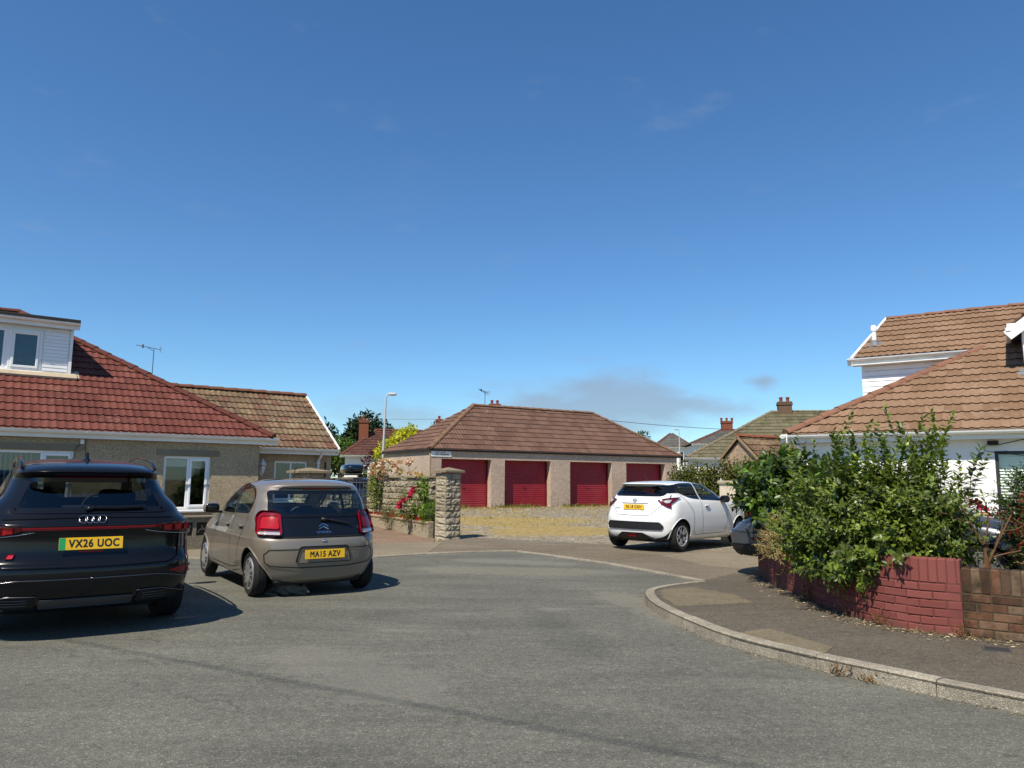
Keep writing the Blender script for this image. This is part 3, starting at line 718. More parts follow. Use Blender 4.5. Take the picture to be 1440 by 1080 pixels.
m = MB(); deck(m, (e1, y0 + 2 * dw, zw), (-1, 0, 0), (0, -1, kw), [(0, 0), (5.3, 0), (5.3, dw * sw), (0, dw * sw)]); m.build('rear_roof', MOTCAP, H2)
m = MB(); caps(m, (e1 + .02, y0 + dw, zw + dw * kw + .04), (e0, y0 + dw, zw + dw * kw + .04)); m.build('ridge_cap', MOTCAP, H2, 'auto')
m = MB(); MV = Matrix.Rotation(math.atan(kw), 3, 'X'); m.box((e1 + .02, y0 + dw / 2, zw + dw * kw / 2 - .01), (.05, dw * sw + .1, .16), MV); m.box((e1 + .02, y0 + dw * 1.5, zw + dw * kw / 2 - .01), (.05, dw * sw + .1, .16), Matrix.Rotation(-math.atan(kw), 3, 'X')); m.build('bargeboard', WHITE, H2)
gutter('gutter', H2, WHITE2, (-.05, y0 - .10, zw - .01), (e1 + .04, y0 - .10, zw - .01))
m = MB(); m.tube([(1.80, y0 - .04, zw - .07), (1.80, y0 + .10, zw - .22), (1.80, y0 + .23, zw - .30), (1.80, y0 + .23, .1)], .034, 10)
for z in (1.9, 1.2): m.box((1.80, y0 + .24, z), (.1, .06, .035))
m.build('downpipe', WHITE2, H2, 'auto')
m = MB(); m.box((2.02, y0 + .265, 1.72), (.035, .02, .42)); m.build('vent_slot', DARKIN, H2)
def wp(s, n, z, A=A_L, an=uL): q = Matrix.Rotation(an, 3, 'Z') @ Vector((s, n, 0)); return (A[0] + q.x, A[1] + q.y, z)
# carriage lantern on the wing's wall
t = thing('wall_lantern', 'white carriage lantern on the beige wall above the taupe car', 'lantern', wp(.26, y0 + .28, 1.62), uL)
m = MB(); m.box((0, -.012, .0), (.07, .024, .16), None, 0, .008); m.tube([(0, -.02, -.03), (0, -.10, -.10), (0, -.15, -.06), (0, -.15, -.02)], .012, 8); m.build('bracket', WHITE, t, 'auto')
m = MB(); m.lathe([(.03, -.02), (.045, 0), (.085, .2), (.095, .205), (.10, .225), (.06, .27), (.03, .315), (.012, .33), (.012, .36), (0, .365)], c=(0, -.15, 0), n=6)
m.build('lantern_body', WHITE, t); m = MB(); m.lathe([(.043, .02), (.078, .185)], c=(0, -.15, 0), n=6); m.v = [(x * 1.06, -.15 + (y + .15) * 1.06, z) for x, y, z in m.v]; m.build('lantern_glass', plain('frosted_glass', (.35, .36, .34), .3, .5), t)
ladder_aerial(wp(-1.9, 4.6, 3.4), 'television_aerial', 'thin grey television aerial rising behind the red hipped roof', 1.62, uL + R(-20), .62)

# ------------------------------------------------------------------ garages
uG = R(31); A_G = (-3.27, 29.6)
G1 = thing('garage_block', 'row of four pebbledash garages with red roller doors under a brown hipped roof', 'garages', (*A_G, 0), uG)
zgE, zf = 2.70, .30; LG, DG = 13.62, 5.2; r0, r1 = 3.3, 10.1; dz = 2.13; sg_ = math.hypot(DG / 2, dz)
doors = [(.56, 2.86), (3.52, 5.86), (6.90, 9.27), (10.12, 12.55)]
m = MB(); wall(m, (0, .045, 0), (1, 0, 0), .08, LG - .3, -.2, 2.66, [(a, b, zf, 2.32) for a, b in doors], .34)
wall(m, (.08, .045, 0), (0, 1, 0), 0, DG - .18, -.2, 2.66, [], inward=(1, 0, 0)); wall(m, (LG - .3, .045, 0), (0, 1, 0), 0, DG - .18, -.2, 2.66, [], inward=(-1, 0, 0)); wall(m, (0, DG - .13, 0), (1, 0, 0), .08, LG - .3, -.2, 2.66)
m.build('wall', GARDASH, G1)
def doormat():
    t = NT('red_roller_door'); t.bsdf(.5, .4); v = t.coord(); oi = t.n('ShaderNodeObjectInfo')
    c = t.ramp(oi.outputs['Random'], [(0, (.25, .012, .024)), (1, (.33, .022, .036))]); c = t.mix(t.ramp(t.noise(v, 1.3, 5), [(.45, 0.0), (.7, .35)]), c, (.36, .07, .075))
    dt = t.ramp(t.noise(t.coord(scale=(2.5, 1, .5)), 3, 6, .7), [(.55, 0.0), (.72, .35)]); t.color(t.mix(dt, c, (.10, .03, .03))); return t.m
DOORM = doormat()
for a, b in doors:
    m = MB(); w = b - a; hgt = 2.34 - zf - .03; n = 22; prof = []
    for k in range(n):
        z = zf + .03 + hgt * k / n; s_ = hgt / n
        prof += [(.0, z), (.0, z + s_ * .60), (.016, z + s_ * .68), (.016, z + s_ * .92)]
    vs = []; 
    for x in (a - .02, b + .02): vs += [(x, .40 + o, z) for o, z in prof]
    k = len(prof); m.add(vs, [(i, k + i, k + i + 1, i + 1) for i in range(k - 1)])
    d = m.build('garage_door', DOORM, G1)
    m = MB(); m.box(((a + b) / 2, .395, zf + .03), (w + .03, .035, .05), None, 0, .006); m.build('bottom_rail', plain('pink_faded_rail', '#a8606a', .6, .3, var=.2), d)
    m = MB(); m.tube([((a + b) / 2 - .06, .39, 1.22), ((a + b) / 2 - .06, .36, 1.22), ((a + b) / 2 + .06, .36, 1.22), ((a + b) / 2 + .06, .39, 1.22)], .012, 6); m.build('handle', BLACKP, d)
    for x in (a + .025, b - .025): MB().box((x, .36, (zf + 2.32) / 2), (.05, .04, 2.3 - zf)).build('guide_rail', plain('dark_red_rail', (.12, .01, .014), .5, .3), d)
tile_roof('roof', G1, GARTILE, (0, 0, zgE), (1, 0, 0), (0, DG / 2, dz), [[(-.02, -.03), (LG + .02, -.03), (r1, sg_), (r0, sg_)]], gauge=.345, amp=.014)
sl_ = math.hypot(r0, dz)
tile_roof('end_roof', G1, GARTILE, (0, 0, zgE), (0, 1, 0), (r0, 0, dz), [[(-.02, -.03), (DG + .02, -.03), (DG / 2, sl_)]], gauge=.345, amp=.014)
m = MB(); deck(m, (LG, 0, zgE), (0, 1, 0), (r1 - LG, 0, dz), [(0, 0), (DG, 0), (DG / 2, math.hypot(LG - r1, dz))]); deck(m, (0, DG, zgE), (1, 0, 0), (0, -DG / 2, dz), [(0, 0), (LG, 0), (r1, sg_), (r0, sg_)]); m.build('rear_roof', GARCAP, G1)
m = MB(); q0, q1 = (r0, DG / 2, zgE + dz + .03), (r1, DG / 2, zgE + dz + .03)
caps(m, q0, q1, .13, .40); caps(m, (0, 0, zgE + .03), q0, .12, .42); caps(m, (LG, 0, zgE + .03), q1, .12, .42); m.build('ridge_cap', GARCAP, G1, 'auto')
m = MB(); m.box((LG / 2, .015, zgE - .035), (LG - .02, .05, .07)); m.tube([(0, -.025, zgE - .02), (LG, -.025, zgE - .02)], .034, 8); m.box((.0, DG / 2, zgE - .04), (.05, DG, .09)); m.build('gutter', plain('black_gutter', (.02, .018, .017), .6, .3), G1)
m = MB(); m.tube([(.06, .06, zgE - .1), (.05, .06, .2)], .034, 8); m.build('downpipe', plain('cream_pipe', '#b19a7a', .7, .3), G1)
t = thing('wall_sign', 'small white no parking sign at the left end of the garages', 'sign', wp(.10, .04, 2.40, A_G, uG), uG)
m = MB(); m.box((.44, -.012, .11), (.90, .012, .22), None, 0, .003); m.build('panel', plain('sign_white', (.74, .76, .72), .5, .3, var=.05), t)
def text(s, name, parent, mat, size, loc, rot, bold=.0, ext=.001, sx=1.0, align='CENTER', spacing=1.0):
    cu = bpy.data.curves.new('txt', 'FONT'); cu.body = s; cu.size = size; cu.align_x = align; cu.align_y = 'CENTER'; cu.offset = 0; cu.extrude = ext; cu.space_character = spacing
    o = bpy.data.objects.new('txt', cu); me = bpy.data.meshes.new_from_object(o); bpy.data.objects.remove(o); bpy.data.curves.remove(cu)
    me.materials.clear(); me.materials.append(mat); me.transform(Matrix.Diagonal((sx, 1, 1, 1)))
    if bold:      # heavier strokes: the letters laid over themselves a hair apart
        bm = bmesh.new()
        for i, (a, b) in enumerate(((-1, -1), (1, -1), (1, 1), (-1, 1), (0, 0))):
            m2 = me.copy(); m2.transform(Matrix.Translation((a * bold, b * bold, i * .00008))); bm.from_mesh(m2); bpy.data.meshes.remove(m2)
        bm.to_mesh(me); bm.free()
    q = link(bpy.data.objects.new(name, me), parent); q.location = loc; q.rotation_euler = rot; return q
text('NO PARKING', 'lettering', t, BLACKP, .105, (.47, -.0195, .075), (R(90), 0, 0), .002, sx=.95)
text('PRIVATE GARAGES', 'small_lettering', t, plain('sign_red', (.35, .05, .04), .6, .3), .06, (.40, -.0195, .168), (R(90), 0, 0), .001, sx=.9)

# ------------------------------------------------------------------ right bungalow
uR = R(-34); A_R = (5.45, 14.7); zr, kr = 2.40, .59; s_r = math.hypot(1, kr); ny, nr = 3.25, 5.42
H3 = thing('white_bungalow', 'white rendered bungalow with brown tiled hipped roof and boarded upper storey', 'bungalow', (*A_R, 0), uR)
m = MB(); hr = [(3.45, 4.7, 1.0, 2.04)]
wall(m, (0, .25, 0), (1, 0, 0), .2, 9, -.1, 2.38, hr, .1); wall(m, (.2, .25, 0), (0, 1, 0), 0, 10, -.1, 2.38, [], inward=(1, 0, 0)); m.build('wall', WHITER, H3)
window(H3, (0, .25, 0), (1, 0, 0), (0, 1, 0), *hr[0], [.5, .5], fm=plain('anthracite_frame', (.03, .032, .038), .45, .4), slats=True, rec=.05)
m = MB(); m.box((4.5, .13, 2.35), (8.8, .26, .02)); m.build('soffit', WHITE2, H3)
d2, d3 = ny * s_r, nr * s_r
tile_roof('roof', H3, BROWN, (0, 0, zr), (1, 0, 0), (0, 1, kr), [[(-.02, -.04), (9, -.04), (9, d2), (ny, d2)], [(.80, d2), (9, d2), (9, d3), (1.30, d3)]], gauge=.335)
m = MB(); deck(m, (0, 0, zr), (0, 1, 0), (1, 0, kr), [(0, 0), (10, 0), (10 - ny, d2), (ny, d2)])
deck(m, (.8, 2 * nr, zr), (1, 0, 0), (0, -1, kr), [(0, d2), (8, d2), (8, d3), (.5, d3)]); m.build('rear_roof', BROWNCAP, H3)
m = MB(); caps(m, (.0, .0, zr + .04), (ny + .05, ny + .05, zr + ny * kr + .04)); m.build('hip_cap', BROWNCAP, H3, 'auto'); m = MB(); caps(m, (1.28, nr, zr + nr * kr + .03), (9, nr, zr + nr * kr + .03), .10); m.build('ridge_cap', BROWNCAP, H3, 'auto')
m = MB(); zu = zr + ny * kr
wall(m, (0, ny + .2, 0), (1, 0, 0), .95, 4.2, 2.6, zu + .02); wall(m, (.95, ny + .2, 0), (0, 1, 0), 0, 4.2, 2.6, zu + .02, [], inward=(1, 0, 0))
for k in range(12):
    z = 3.2 + k * .12; x0 = .93
    if z < zu - .05: m.box(((x0 + 4.0) / 2, ny + .185, z + .055), (4.0 - x0, .025, .112), Matrix.Rotation(R(-5), 3, 'X'))
m.build('upper_wall', WHITE, H3)
m = MB(); MVr = Matrix.Rotation(math.atan(kr), 3, 'X'); bv = Vector((.50, nr - ny, (nr - ny) * kr)); m.box((1.02, (ny + nr) / 2, zr + (ny + nr) / 2 * kr - .02), (.06, bv.length + .1, .15), Matrix.Rotation(-math.atan2(.5, nr - ny), 3, 'Z') @ Matrix.Rotation(math.atan2(bv.z, math.hypot(bv.x, bv.y)), 3, 'X'))
m.add([(.79, ny + .05, zu - .02), (.79, 2 * nr - ny, zu - .02), (1.30, nr, zr + nr * kr - .03)], [(0, 1, 2)]); m.build('bargeboard', WHITE, H3)
m = MB(); m.box((2.2, ny + .08, zu - .14), (2.9, .26, .02)); m.build('upper_soffit', WHITE2, H3)
gutter('upper_gutter', H3, WHITE2, (.66, ny - .10, zu - .0), (3.32, ny - .10, zu - .0), .055)
gutter('gutter', H3, WHITE2, (-.10, -.10, zr - .01), (9, -.10, zr - .01))
gutter('side_gutter', H3, WHITE2, (-.10, 6, zr - .01), (-.10, -.10, zr - .01), n_out=(-1, 0, 0))
m = MB(); m.tube([(.12, -.02, zr - .08), (.16, .08, zr - .2), (.26, .2, zr - .3), (.26, .2, .1)], .034, 10); m.build('downpipe', WHITE2, H3, 'auto')
# front dormer at the right of the picture
fy = 1.98; m = MB(); zf0 = zr + fy * kr
wall(m, (0, fy, 0), (1, 0, 0), 4.02, 7.0, zf0 - .2, 4.55); wall(m, (4.02, fy, 0), (0, 1, 0), 0, 1.8, zf0 - .3, 4.5, [], inward=(1, 0, 0))
m.add([(4.02, fy, 4.5), (7.0, fy, 4.5), (5.5, fy, 5.62)], [(0, 1, 2)])
fd = m.build('front_dormer', WHITE, H3)
m = MB(); ar = math.atan2(1.12, 1.5); Lr = math.hypot(1.7, 1.27); MB_ = Matrix.Rotation(-ar, 3, 'Y')
m.box((4.63, fy - .16, 4.96), (Lr, .04, .20), MB_); m.box((3.80, fy + .9, 4.44), (.10, 2.2, .09), None, 0, .02); m.box((3.9, fy - .12, 4.47), (.24, .10, .18)); m.build('bargeboard', WHITE, fd)
tile_roof('dormer_roof', fd, BROWN, (3.80, fy - .16, 4.46), (0, 1, 0), (1.5, 0, 1.12), [[(0, 0), (3.0, 0), (3.0, Lr), (0, Lr)]], gauge=.335)
m = MB(); m.box((3.97, fy + .02, zf0 + .05), (.16, .3, .03), MVr); m.build('flashing', LEAD, fd)
vz = zr + 3.88 * kr
t = thing('vent_pipe', 'white vent pipe through the brown upper roof near its left verge', 'vent pipe', wp(1.17, 3.88, vz, A_R, uR), uR)
m = MB(); m.tube([(0, 0, -.1), (0, 0, .43)], .055, 14); m.lathe([(.066, .36), (.066, .46), (.05, .50), (0, .505)], n=14); m.build('pipe', WHITE2, t, 'auto')
m = MB(); m.box((0, -.02, .02), (.34, .38, .02), MVr); m.lathe([(.12, .0), (.07, .14)], n=12); m.build('flashing', LEAD, t)
t = thing('security_floodlight', 'small black floodlight with trailing wire on the white bungalow wall', 'floodlight', wp(3.44, .25, 2.15, A_R, uR), uR)
m = MB(); m.box((0, -.10, .03), (.17, .09, .07), Matrix.Rotation(R(18), 3, 'X'), 0, .012); m.box((0, -.03, .02), (.05, .08, .05)); m.build('lamp_head', BLACKP, t)
m = MB(); m.tube([(.08, -.02, .0), (.5, -.008, .10), (1.2, -.008, .18)], .007, 6); m.tube([(-.1, -.02, .02), (-.14, -.02, -.1), (0, -.01, -.13), (.2, -.01, -.11)], .006, 6); m.tube([(.0, -.01, -.12), (.5, -.008, -.20), (.9, -.008, -.30)], .006, 6); m.build('wire', BLACKP, t)

# ------------------------------------------------------------------ cars (car frame: x forward from the rear axle, y to the car's left, z up)
def pchip(x, y, xi):
    x = np.asarray(x, float); y = np.asarray(y, float); h = np.diff(x); d = np.diff(y) / h; m = np.zeros_like(y)
    m[0], m[-1] = d[0], d[-1]
    for k in range(1, len(y) - 1):
        if d[k - 1] * d[k] > 0:
            w1 = 2 * h[k] + h[k - 1]; w2 = h[k] + 2 * h[k - 1]; m[k] = (w1 + w2) / (w1 / d[k - 1] + w2 / d[k])
    i = np.clip(np.searchsorted(x, xi) - 1, 0, len(h) - 1); t = (xi - x[i]) / h[i]
    return ((2 * t ** 3 - 3 * t ** 2 + 1) * y[i] + (t ** 3 - 2 * t ** 2 + t) * h[i] * m[i] + (-2 * t ** 3 + 3 * t ** 2) * y[i + 1] + (t ** 3 - t ** 2) * h[i] * m[i + 1])
def inpoly(px, py, poly):
    c = np.zeros(len(px), bool); n = len(poly)
    for i in range(n):
        x0, y0 = poly[i]; x1, y1 = poly[(i + 1) % n]
        k = ((y0 > py) != (y1 > py)) & (px < (x1 - x0) * (py - y0) / ((y1 - y0) if y1 != y0 else 1e-9) + x0); c ^= k
    return c
def rnd(poly, r, n=4):
    """polygon with rounded corners"""
    out = []; N_ = len(poly)
    for i in range(N_):
        p = Vector(poly[i]); a = Vector(poly[i - 1]); b = Vector(poly[(i + 1) % N_]); rr_ = r[i] if hasattr(r, '__len__') else r
        q = min(rr_, (a - p).length * .45, (b - p).length * .45); s = p + (a - p).normalized() * q; e = p + (b - p).normalized() * q
        for k in range(n + 1):
            t = k / n; v = s * (1 - t) ** 2 + p * (2 * t * (1 - t)) + e * t * t; out.append((v.x, v.y))
    return out
class Car:
    def __init__(s, name, label, rows, paintm, loc, head, pitch=0.0, group=None, wheels=None, arch=.36, side_n=90):
        s.root = thing(name, label, 'car', loc, 0, group); s.root.rotation_euler = (0, -pitch, R(90 + head))
        s.pm = paintm; s.cuts = []; s.wheels = wheels; s.arch = arch
        rows = np.array(rows, float); # z, xr, xf, w, ar, nr, af, nf
        d = np.abs(np.diff(rows[:, 0])) + .6 * np.abs(np.diff(rows[:, 1])) + .25 * np.abs(np.diff(rows[:, 2])) + np.abs(np.diff(rows[:, 3])); t = np.concatenate([[0], np.cumsum(d)])
        ti = np.unique(np.concatenate([np.linspace(a, b, max(2, int(math.ceil((b - a) / .021)) + 1)) for a, b in zip(t, t[1:])]))
        Q = np.stack([pchip(t, rows[:, k], ti) for k in range(8)], 1)
        nq = 40; V = []
        for z, xr, xf, w, ar, nr, af, nf in Q:
            th = np.linspace(0, math.pi / 2, nq); half = []
            for a in th: half.append((xr + ar * (1 - max(0, math.cos(a)) ** (2 / nr)), w * math.sin(a) ** (2 / nr)))
            xa, xb = xr + ar, xf - af
            for k in range(1, side_n):
                f = k / side_n; half.append((xa + (xb - xa) * f, w * (1 + .012 * math.sin(math.pi * f))))
            for a in th[::-1]: half.append((xf - af * (1 - max(0, math.cos(a)) ** (2 / nf)), w * math.sin(a) ** (2 / nf)))
            ring = half + [(x, -y) for x, y in half[-2:0:-1]]
            V.append([(x, y, z) for x, y in ring])
        s.n = len(V[0]); s.V = np.array(V); s.L = len(V)
        n = s.n; F_ = [(i * n + k, i * n + (k + 1) % n, (i + 1) * n + (k + 1) % n, (i + 1) * n + k) for i in range(s.L - 1) for k in range(n)]
        F_.append(tuple(range((s.L - 1) * n, s.L * n))); F_.append(tuple(range(n))[::-1])
        s.F = F_; s.P = s.V.reshape(-1, 3)
        s.bvh = BVHTree.FromPolygons([tuple(p) for p in s.P], F_)
    def proj(s, u, z, al, off=.004):
        a = R(al); d = Vector((math.cos(a), -math.sin(a), 0)); uu = Vector((math.sin(a), math.cos(a), 0))
        o = uu * u + Vector((0, 0, z)) - d * 6 + (Vector((1.2, 0, 0)) - d * d.dot(Vector((1.2, 0, 0))) if abs(abs(al) - 90) > 1 and False else Vector((0, 0, 0)))
        h, nn, i, dist_ = s.bvh.ray_cast(o, d)
        if h is None: h, nn, i, dist_ = s.bvh.find_nearest(uu * u + Vector((0, 0, z)) - d * .9)
        if nn.dot(d) > 0: nn = -nn
        return h + nn * off, nn
    def patch(s, name, poly, al, mat, off=.005, grid=.045, thick=.010, parent=None, sym=False, smooth=True):
        r = []
        for sg in ((1, -1) if sym else (1,)):
            pl = [(u * sg, z) for u, z in poly]
            bm = bmesh.new(); bm.faces.new([bm.verts.new((u, z, 0)) for u, z in pl]); bmesh.ops.triangulate(bm, faces=bm.faces)
            for ax in (0, 1):
                lo = min(p[ax] for p in pl); hi = max(p[ax] for p in pl); k = math.floor(lo / grid) * grid + grid
                while k < hi:
                    c = [0, 0, 0]; no = [0, 0, 0]; c[ax] = k; no[ax] = 1
                    bmesh.ops.bisect_plane(bm, geom=bm.verts[:] + bm.edges[:] + bm.faces[:], plane_co=c, plane_no=no); k += grid
            ins = []
            for v in bm.verts:
                p, nn = s.proj(v.co.x, v.co.y, al * sg, off); ins.append((v, nn)); v.co = p
            bm.normal_update(); avg = sum((nn for v, nn in ins), Vector()).normalized()
            for f in bm.faces:
                if f.normal.dot(avg) < 0: f.normal_flip()
            if thick:
                nm = {v: nn for v, nn in ins}
                ed = [e for e in bm.edges if len(e.link_faces) == 1]; g_ = bmesh.ops.extrude_edge_only(bm, edges=ed)['geom']
                for v in g_:
                    if isinstance(v, bmesh.types.BMVert):
                        h, nn, i, dd = s.bvh.find_nearest(v.co); v.co -= nn.normalized() * thick
            me = bpy.data.meshes.new(name); bm.to_mesh(me); bm.free(); me.materials.append(mat)
            for f in me.polygons: f.use_smooth = smooth
            if smooth: me.set_sharp_from_angle(angle=R(40))
            r.append(link(bpy.data.objects.new(name, me), parent or s.root))
        return r if sym else r[0]
    def line(s, pts, al, closed=False, step=.03, off=.004):
        P_ = [Vector(p) for p in pts]; out = []
        if closed: P_.append(P_[0])
        for a, b in zip(P_, P_[1:]):
            n = max(1, int((b - a).length / step))
            for k in range(n): out.append(a.lerp(b, k / n))
        if not closed: out.append(P_[-1])
        return out
    def ribbon(s, mb, pts, al, w, closed=False, off=.005, inset=0.0):
        P_ = s.line(pts, al, closed); n = len(P_); vs = []
        for i, p in enumerate(P_):
            a = P_[(i - 1) % n] if closed or i else p; b = P_[(i + 1) % n] if closed or i < n - 1 else p
            t = (b - a).normalized(); q = Vector((-t.y, t.x))
            for k in (-.5, .5):
                c = p + q * (w * k + inset); vs.append(s.proj(c.x, c.y, al, off)[0])
        m = n if closed else n - 1
        mb.add(vs, [(2 * i, 2 * i + 1, 2 * ((i + 1) % n) + 1, 2 * ((i + 1) % n)) for i in range(m)])
    def strip(s, mb, pts, al, r, off=.004):
        mb.tube([s.proj(p.x, p.y, al, off)[0] for p in s.line(pts, al)], r, 6)
    def window(s, name, poly, al, gm, border=.035, bm_=None, sym=False, cond=None):
        for sg in ((1, -1) if sym else (1,)):
            pl = [(u * sg, z) for u, z in poly]; s.cuts.append((pl, al * sg, border))
            o = s.patch(name, pl, al * sg, gm, .003, .05, 0)
            mb = MB(); ar_ = sum(pl[i - 1][0] * pl[i][1] - pl[i][0] * pl[i - 1][1] for i in range(len(pl)))
            s.ribbon(mb, pl, al * sg, border, True, .006, border * .42 * (1 if ar_ > 0 else -1)); mb.build('window_seal', bm_ or GLOSSB, o, True)
    def finish(s, name='body'):
        P_ = s.P.copy(); F_ = s.F; n = s.n
        quads = np.array(F_[:-2]); 
        C_ = P_[quads].mean(1); keep = np.ones(len(quads), bool); ym_ = np.abs(P_[:, 1]).max()
        for xw, zw, ra in s.wheels:      # round wheel openings: the points along the edge of the hole are moved on to the circle
            gone = (np.hypot(C_[:, 0] - xw, C_[:, 2] - zw) < ra) & (np.abs(C_[:, 1]) > .45 * ym_)
            k = np.intersect1d(quads[gone].ravel(), quads[~gone].ravel()); k = k[P_[k, 2] > P_[:, 2].min() + .004]
            d = np.hypot(P_[k, 0] - xw, P_[k, 2] - zw); f = ra / np.maximum(d, 1e-6); P_[k, 0] = xw + (P_[k, 0] - xw) * f; P_[k, 2] = np.maximum(zw + (P_[k, 2] - zw) * f, P_[:, 2].min())
            keep &= ~gone
        xm = (P_[:, 0].min() + P_[:, 0].max()) / 2
        for pl, al, bd in s.cuts:
            a = R(al); d = np.array([math.cos(a), -math.sin(a)]); uu = np.array([math.sin(a), math.cos(a)])
            c = np.mean(pl, 0); sh = [(c[0] + (u - c[0]) * (1 - bd * .5 / max(.1, abs(u - c[0]))), c[1] + (z - c[1]) * (1 - bd * .5 / max(.1, abs(z - c[1])))) for u, z in pl]
            depth = C_[:, 0] * d[0] + C_[:, 1] * d[1]
            mid = xm * d[0] - (.15 if abs(al) < 45 or abs(al) > 135 else .30)
            hit = (inpoly(C_[:, :2] @ uu, C_[:, 2], sh) & (depth < mid)); keep &= ~hit
        m = MB(); m.add([tuple(p) for p in P_], [tuple(q) for q in quads[keep]] + F_[-2:])
        s.body = m.build(name, s.pm, s.root, 'auto')
        bm = bmesh.new(); bm.from_mesh(s.body.data); bmesh.ops.delete(bm, geom=[v for v in bm.verts if not v.link_faces], context='VERTS'); bm.to_mesh(s.body.data); bm.free()
        ym = np.abs(s.P[:, 1]).max()
        for xw, zw, ra in s.wheels:
            for sg in (1, -1):
                m = MB(); m.lathe([(ra - .002, ym - .05), (ra - .002, ym - .34), (.02, ym - .34)], 'y', (xw, 0, zw), 28, 0, .12, math.pi - (.5 if xw < .1 else .12)); 
                if sg < 0: m.v = [(x, -y, z) for x, y, z in m.v]
                m.build('wheel_arch', DARKIN, s.root, True)
                m = MB(); pts = []
                for a in np.linspace(R(-12), R(192), 40):
                    x, z = xw + (ra + .004) * math.cos(a), zw + (ra + .004) * math.sin(a)
                    if z < s.P[:, 2].min() + .03: continue
                    p, nn = s.proj(x * sg, z, 90 * sg, .002); pts.append(p)
                m.tube(pts, .010, 6); m.build('arch_lip', s.lip, s.root, True)
    def wheel(s, x, y, z, r, w, style, rr_, mat, dark=None):
        """tyre with a rim inside it; the outer face looks away from the car"""
        sg = 1 if y > 0 else -1; h = w / 2; m = MB()
        prof = [(rr_ - .01, h - .012), (rr_ + .008, h - .002), (r * .86 + rr_ * .14 - .02, h + .004), (r - .028, h - .004), (r - .008, h - .022), (r, h - .05), (r, h * .35), (r - .007, h * .33), (r - .007, h * .25), (r, h * .23), (r, -h * .2), (r - .007, -h * .22), (r - .007, -h * .3), (r, -h * .32), (r, -h + .05), (r - .01, -h + .02), (r - .05, -h), (rr_, -h + .01)]
        m.lathe(prof, 'y', (0, 0, 0), 40)
        o = m.build('wheel', RUBBER, s.root, 'auto'); o.location = (x, y, z); o.rotation_euler = (0, random.uniform(0, 3), 0 if sg > 0 else math.pi)
        m = MB(); m.lathe([(rr_ + .003, h - .006), (rr_ - .004, h + .002), (rr_ - .02, h - .004), (rr_ - .03, h - .05), (rr_ - .03, -h + .02)], 'y', (0, 0, 0), 40)
        if style == 'cover':
            m.lathe([(rr_ - .015, h - .004), (rr_ * .8, h + .012), (rr_ * .35, h + .016), (.05, h + .010), (0, h + .012)], 'y', (0, 0, 0), 40)
        rim = m.build('rim', mat, o, 'auto')
        if style == 'cover':
            k_ = MB()
            for k in range(7):
                a = 2 * math.pi * k / 7
                for da, w0, w1 in ((-.17, .13, .06), (.17, .13, .06)):
                    q = []
                    for rad, wd in ((rr_ * .86, w0), (rr_ * .55, w1)):
                        for e in (-1, 1): q.append((rad * math.cos(a + da + e * wd), h + .0165 if rad < rr_ * .7 else h + .0115, rad * math.sin(a + da + e * wd)))
                    k_.add(q, [(0, 1, 3, 2)])
            k_.build('wheel_slot', DARKIN, rim)
        else:
            b_ = MB(); b_.lathe([(rr_ - .03, h - .07), (.10, h - .055), (0, h - .05)], 'y', (0, 0, 0), 32); b_.build('brake_disc', DARKIN, rim)
            sp = MB(); n, pair, w0, w1 = style
            for k in range(n):
                for da in ((-pair, pair) if pair else (0,)):
                    a = 2 * math.pi * k / n; c0, c1 = a + da * .35, a + da
                    vs = []
                    for rad, an, wd, yy_ in ((.03, c0, w0, h - .02), (rr_ * .55, (c0 + c1) / 2, (w0 + w1) / 2, h - .008), (rr_ - .012, c1, w1, h - .006)):
                        tx, tz = -math.sin(an), math.cos(an); cx, cz = rad * math.cos(an), rad * math.sin(an)
                        for e in (-1, 1):
                            for yo in (0, -.03): vs.append((cx + tx * wd * e, yy_ + yo, cz + tz * wd * e))
                    fs = []
                    for q in (0, 4): fs += [(q, q + 2, q + 6, q + 4), (q + 1, q, q + 4, q + 5), (q + 2, q + 3, q + 7, q + 6), (q + 3, q + 1, q + 5, q + 7)]
                    sp.add(vs, fs)
            sp.build('spoke', mat, rim); hb = MB(); hb.lathe([(.055, h - .03), (.05, h - .008), (0, h - .004)], 'y', (0, 0, 0), 20); hb.build('hub_cap', dark or BLACKP, rim, True)
        return o
    def interior(s, x0, x1, hw, zf_, zs, zh, rear=True):
        m = MB(); m.box(((x0 + x1) / 2, 0, zf_), (x1 - x0, hw * 2, .05)); 
        for y in (-hw, hw): m.box(((x0 + x1) / 2, y, (zf_ + zs) / 2), (x1 - x0, .04, zs - zf_))
        m.box((x1 - .2, 0, zs - .06), (.45, hw * 2, .2), None, 0, .06)
        m.box((x0, 0, (zf_ + zs) / 2 + .02), (.05, hw * 2, zs - zf_)); 
        o = m.build('interior', CABIN, s.root)
        xs = [(x0 + .45, 'r')] if rear else []
        for y in (-.36, .36):
            for xx in ([x0 + .42] if rear else []) + [x0 + 1.30]:
                q = MB(); q.ellipsoid((xx, y, (zs + zf_) / 2 + .05), (.10, .24, (zs - zf_) / 2 + .10), .5, 16, Matrix.Rotation(R(-12), 3, 'Y')); q.build('seat_back', CABIN, o, True)
                q = MB(); q.ellipsoid((xx - .05, y, zh - .09), (.05, .13, .09), .6, 14); q.tube([(xx - .03, y - .05, zs), (xx - .05, y - .05, zh - .1)], .008, 6); q.tube([(xx - .03, y + .05, zs), (xx - .05, y + .05, zh - .1)], .008, 6); q.build('headrest', CABIN, o, True)
        q = MB(); a = [(x1 - .52 + .10 * math.sin(t), -.36 + .18 * math.cos(t), zs + .02 + .16 * math.sin(t)) for t in np.linspace(0, 2 * math.pi, 20, endpoint=False)]
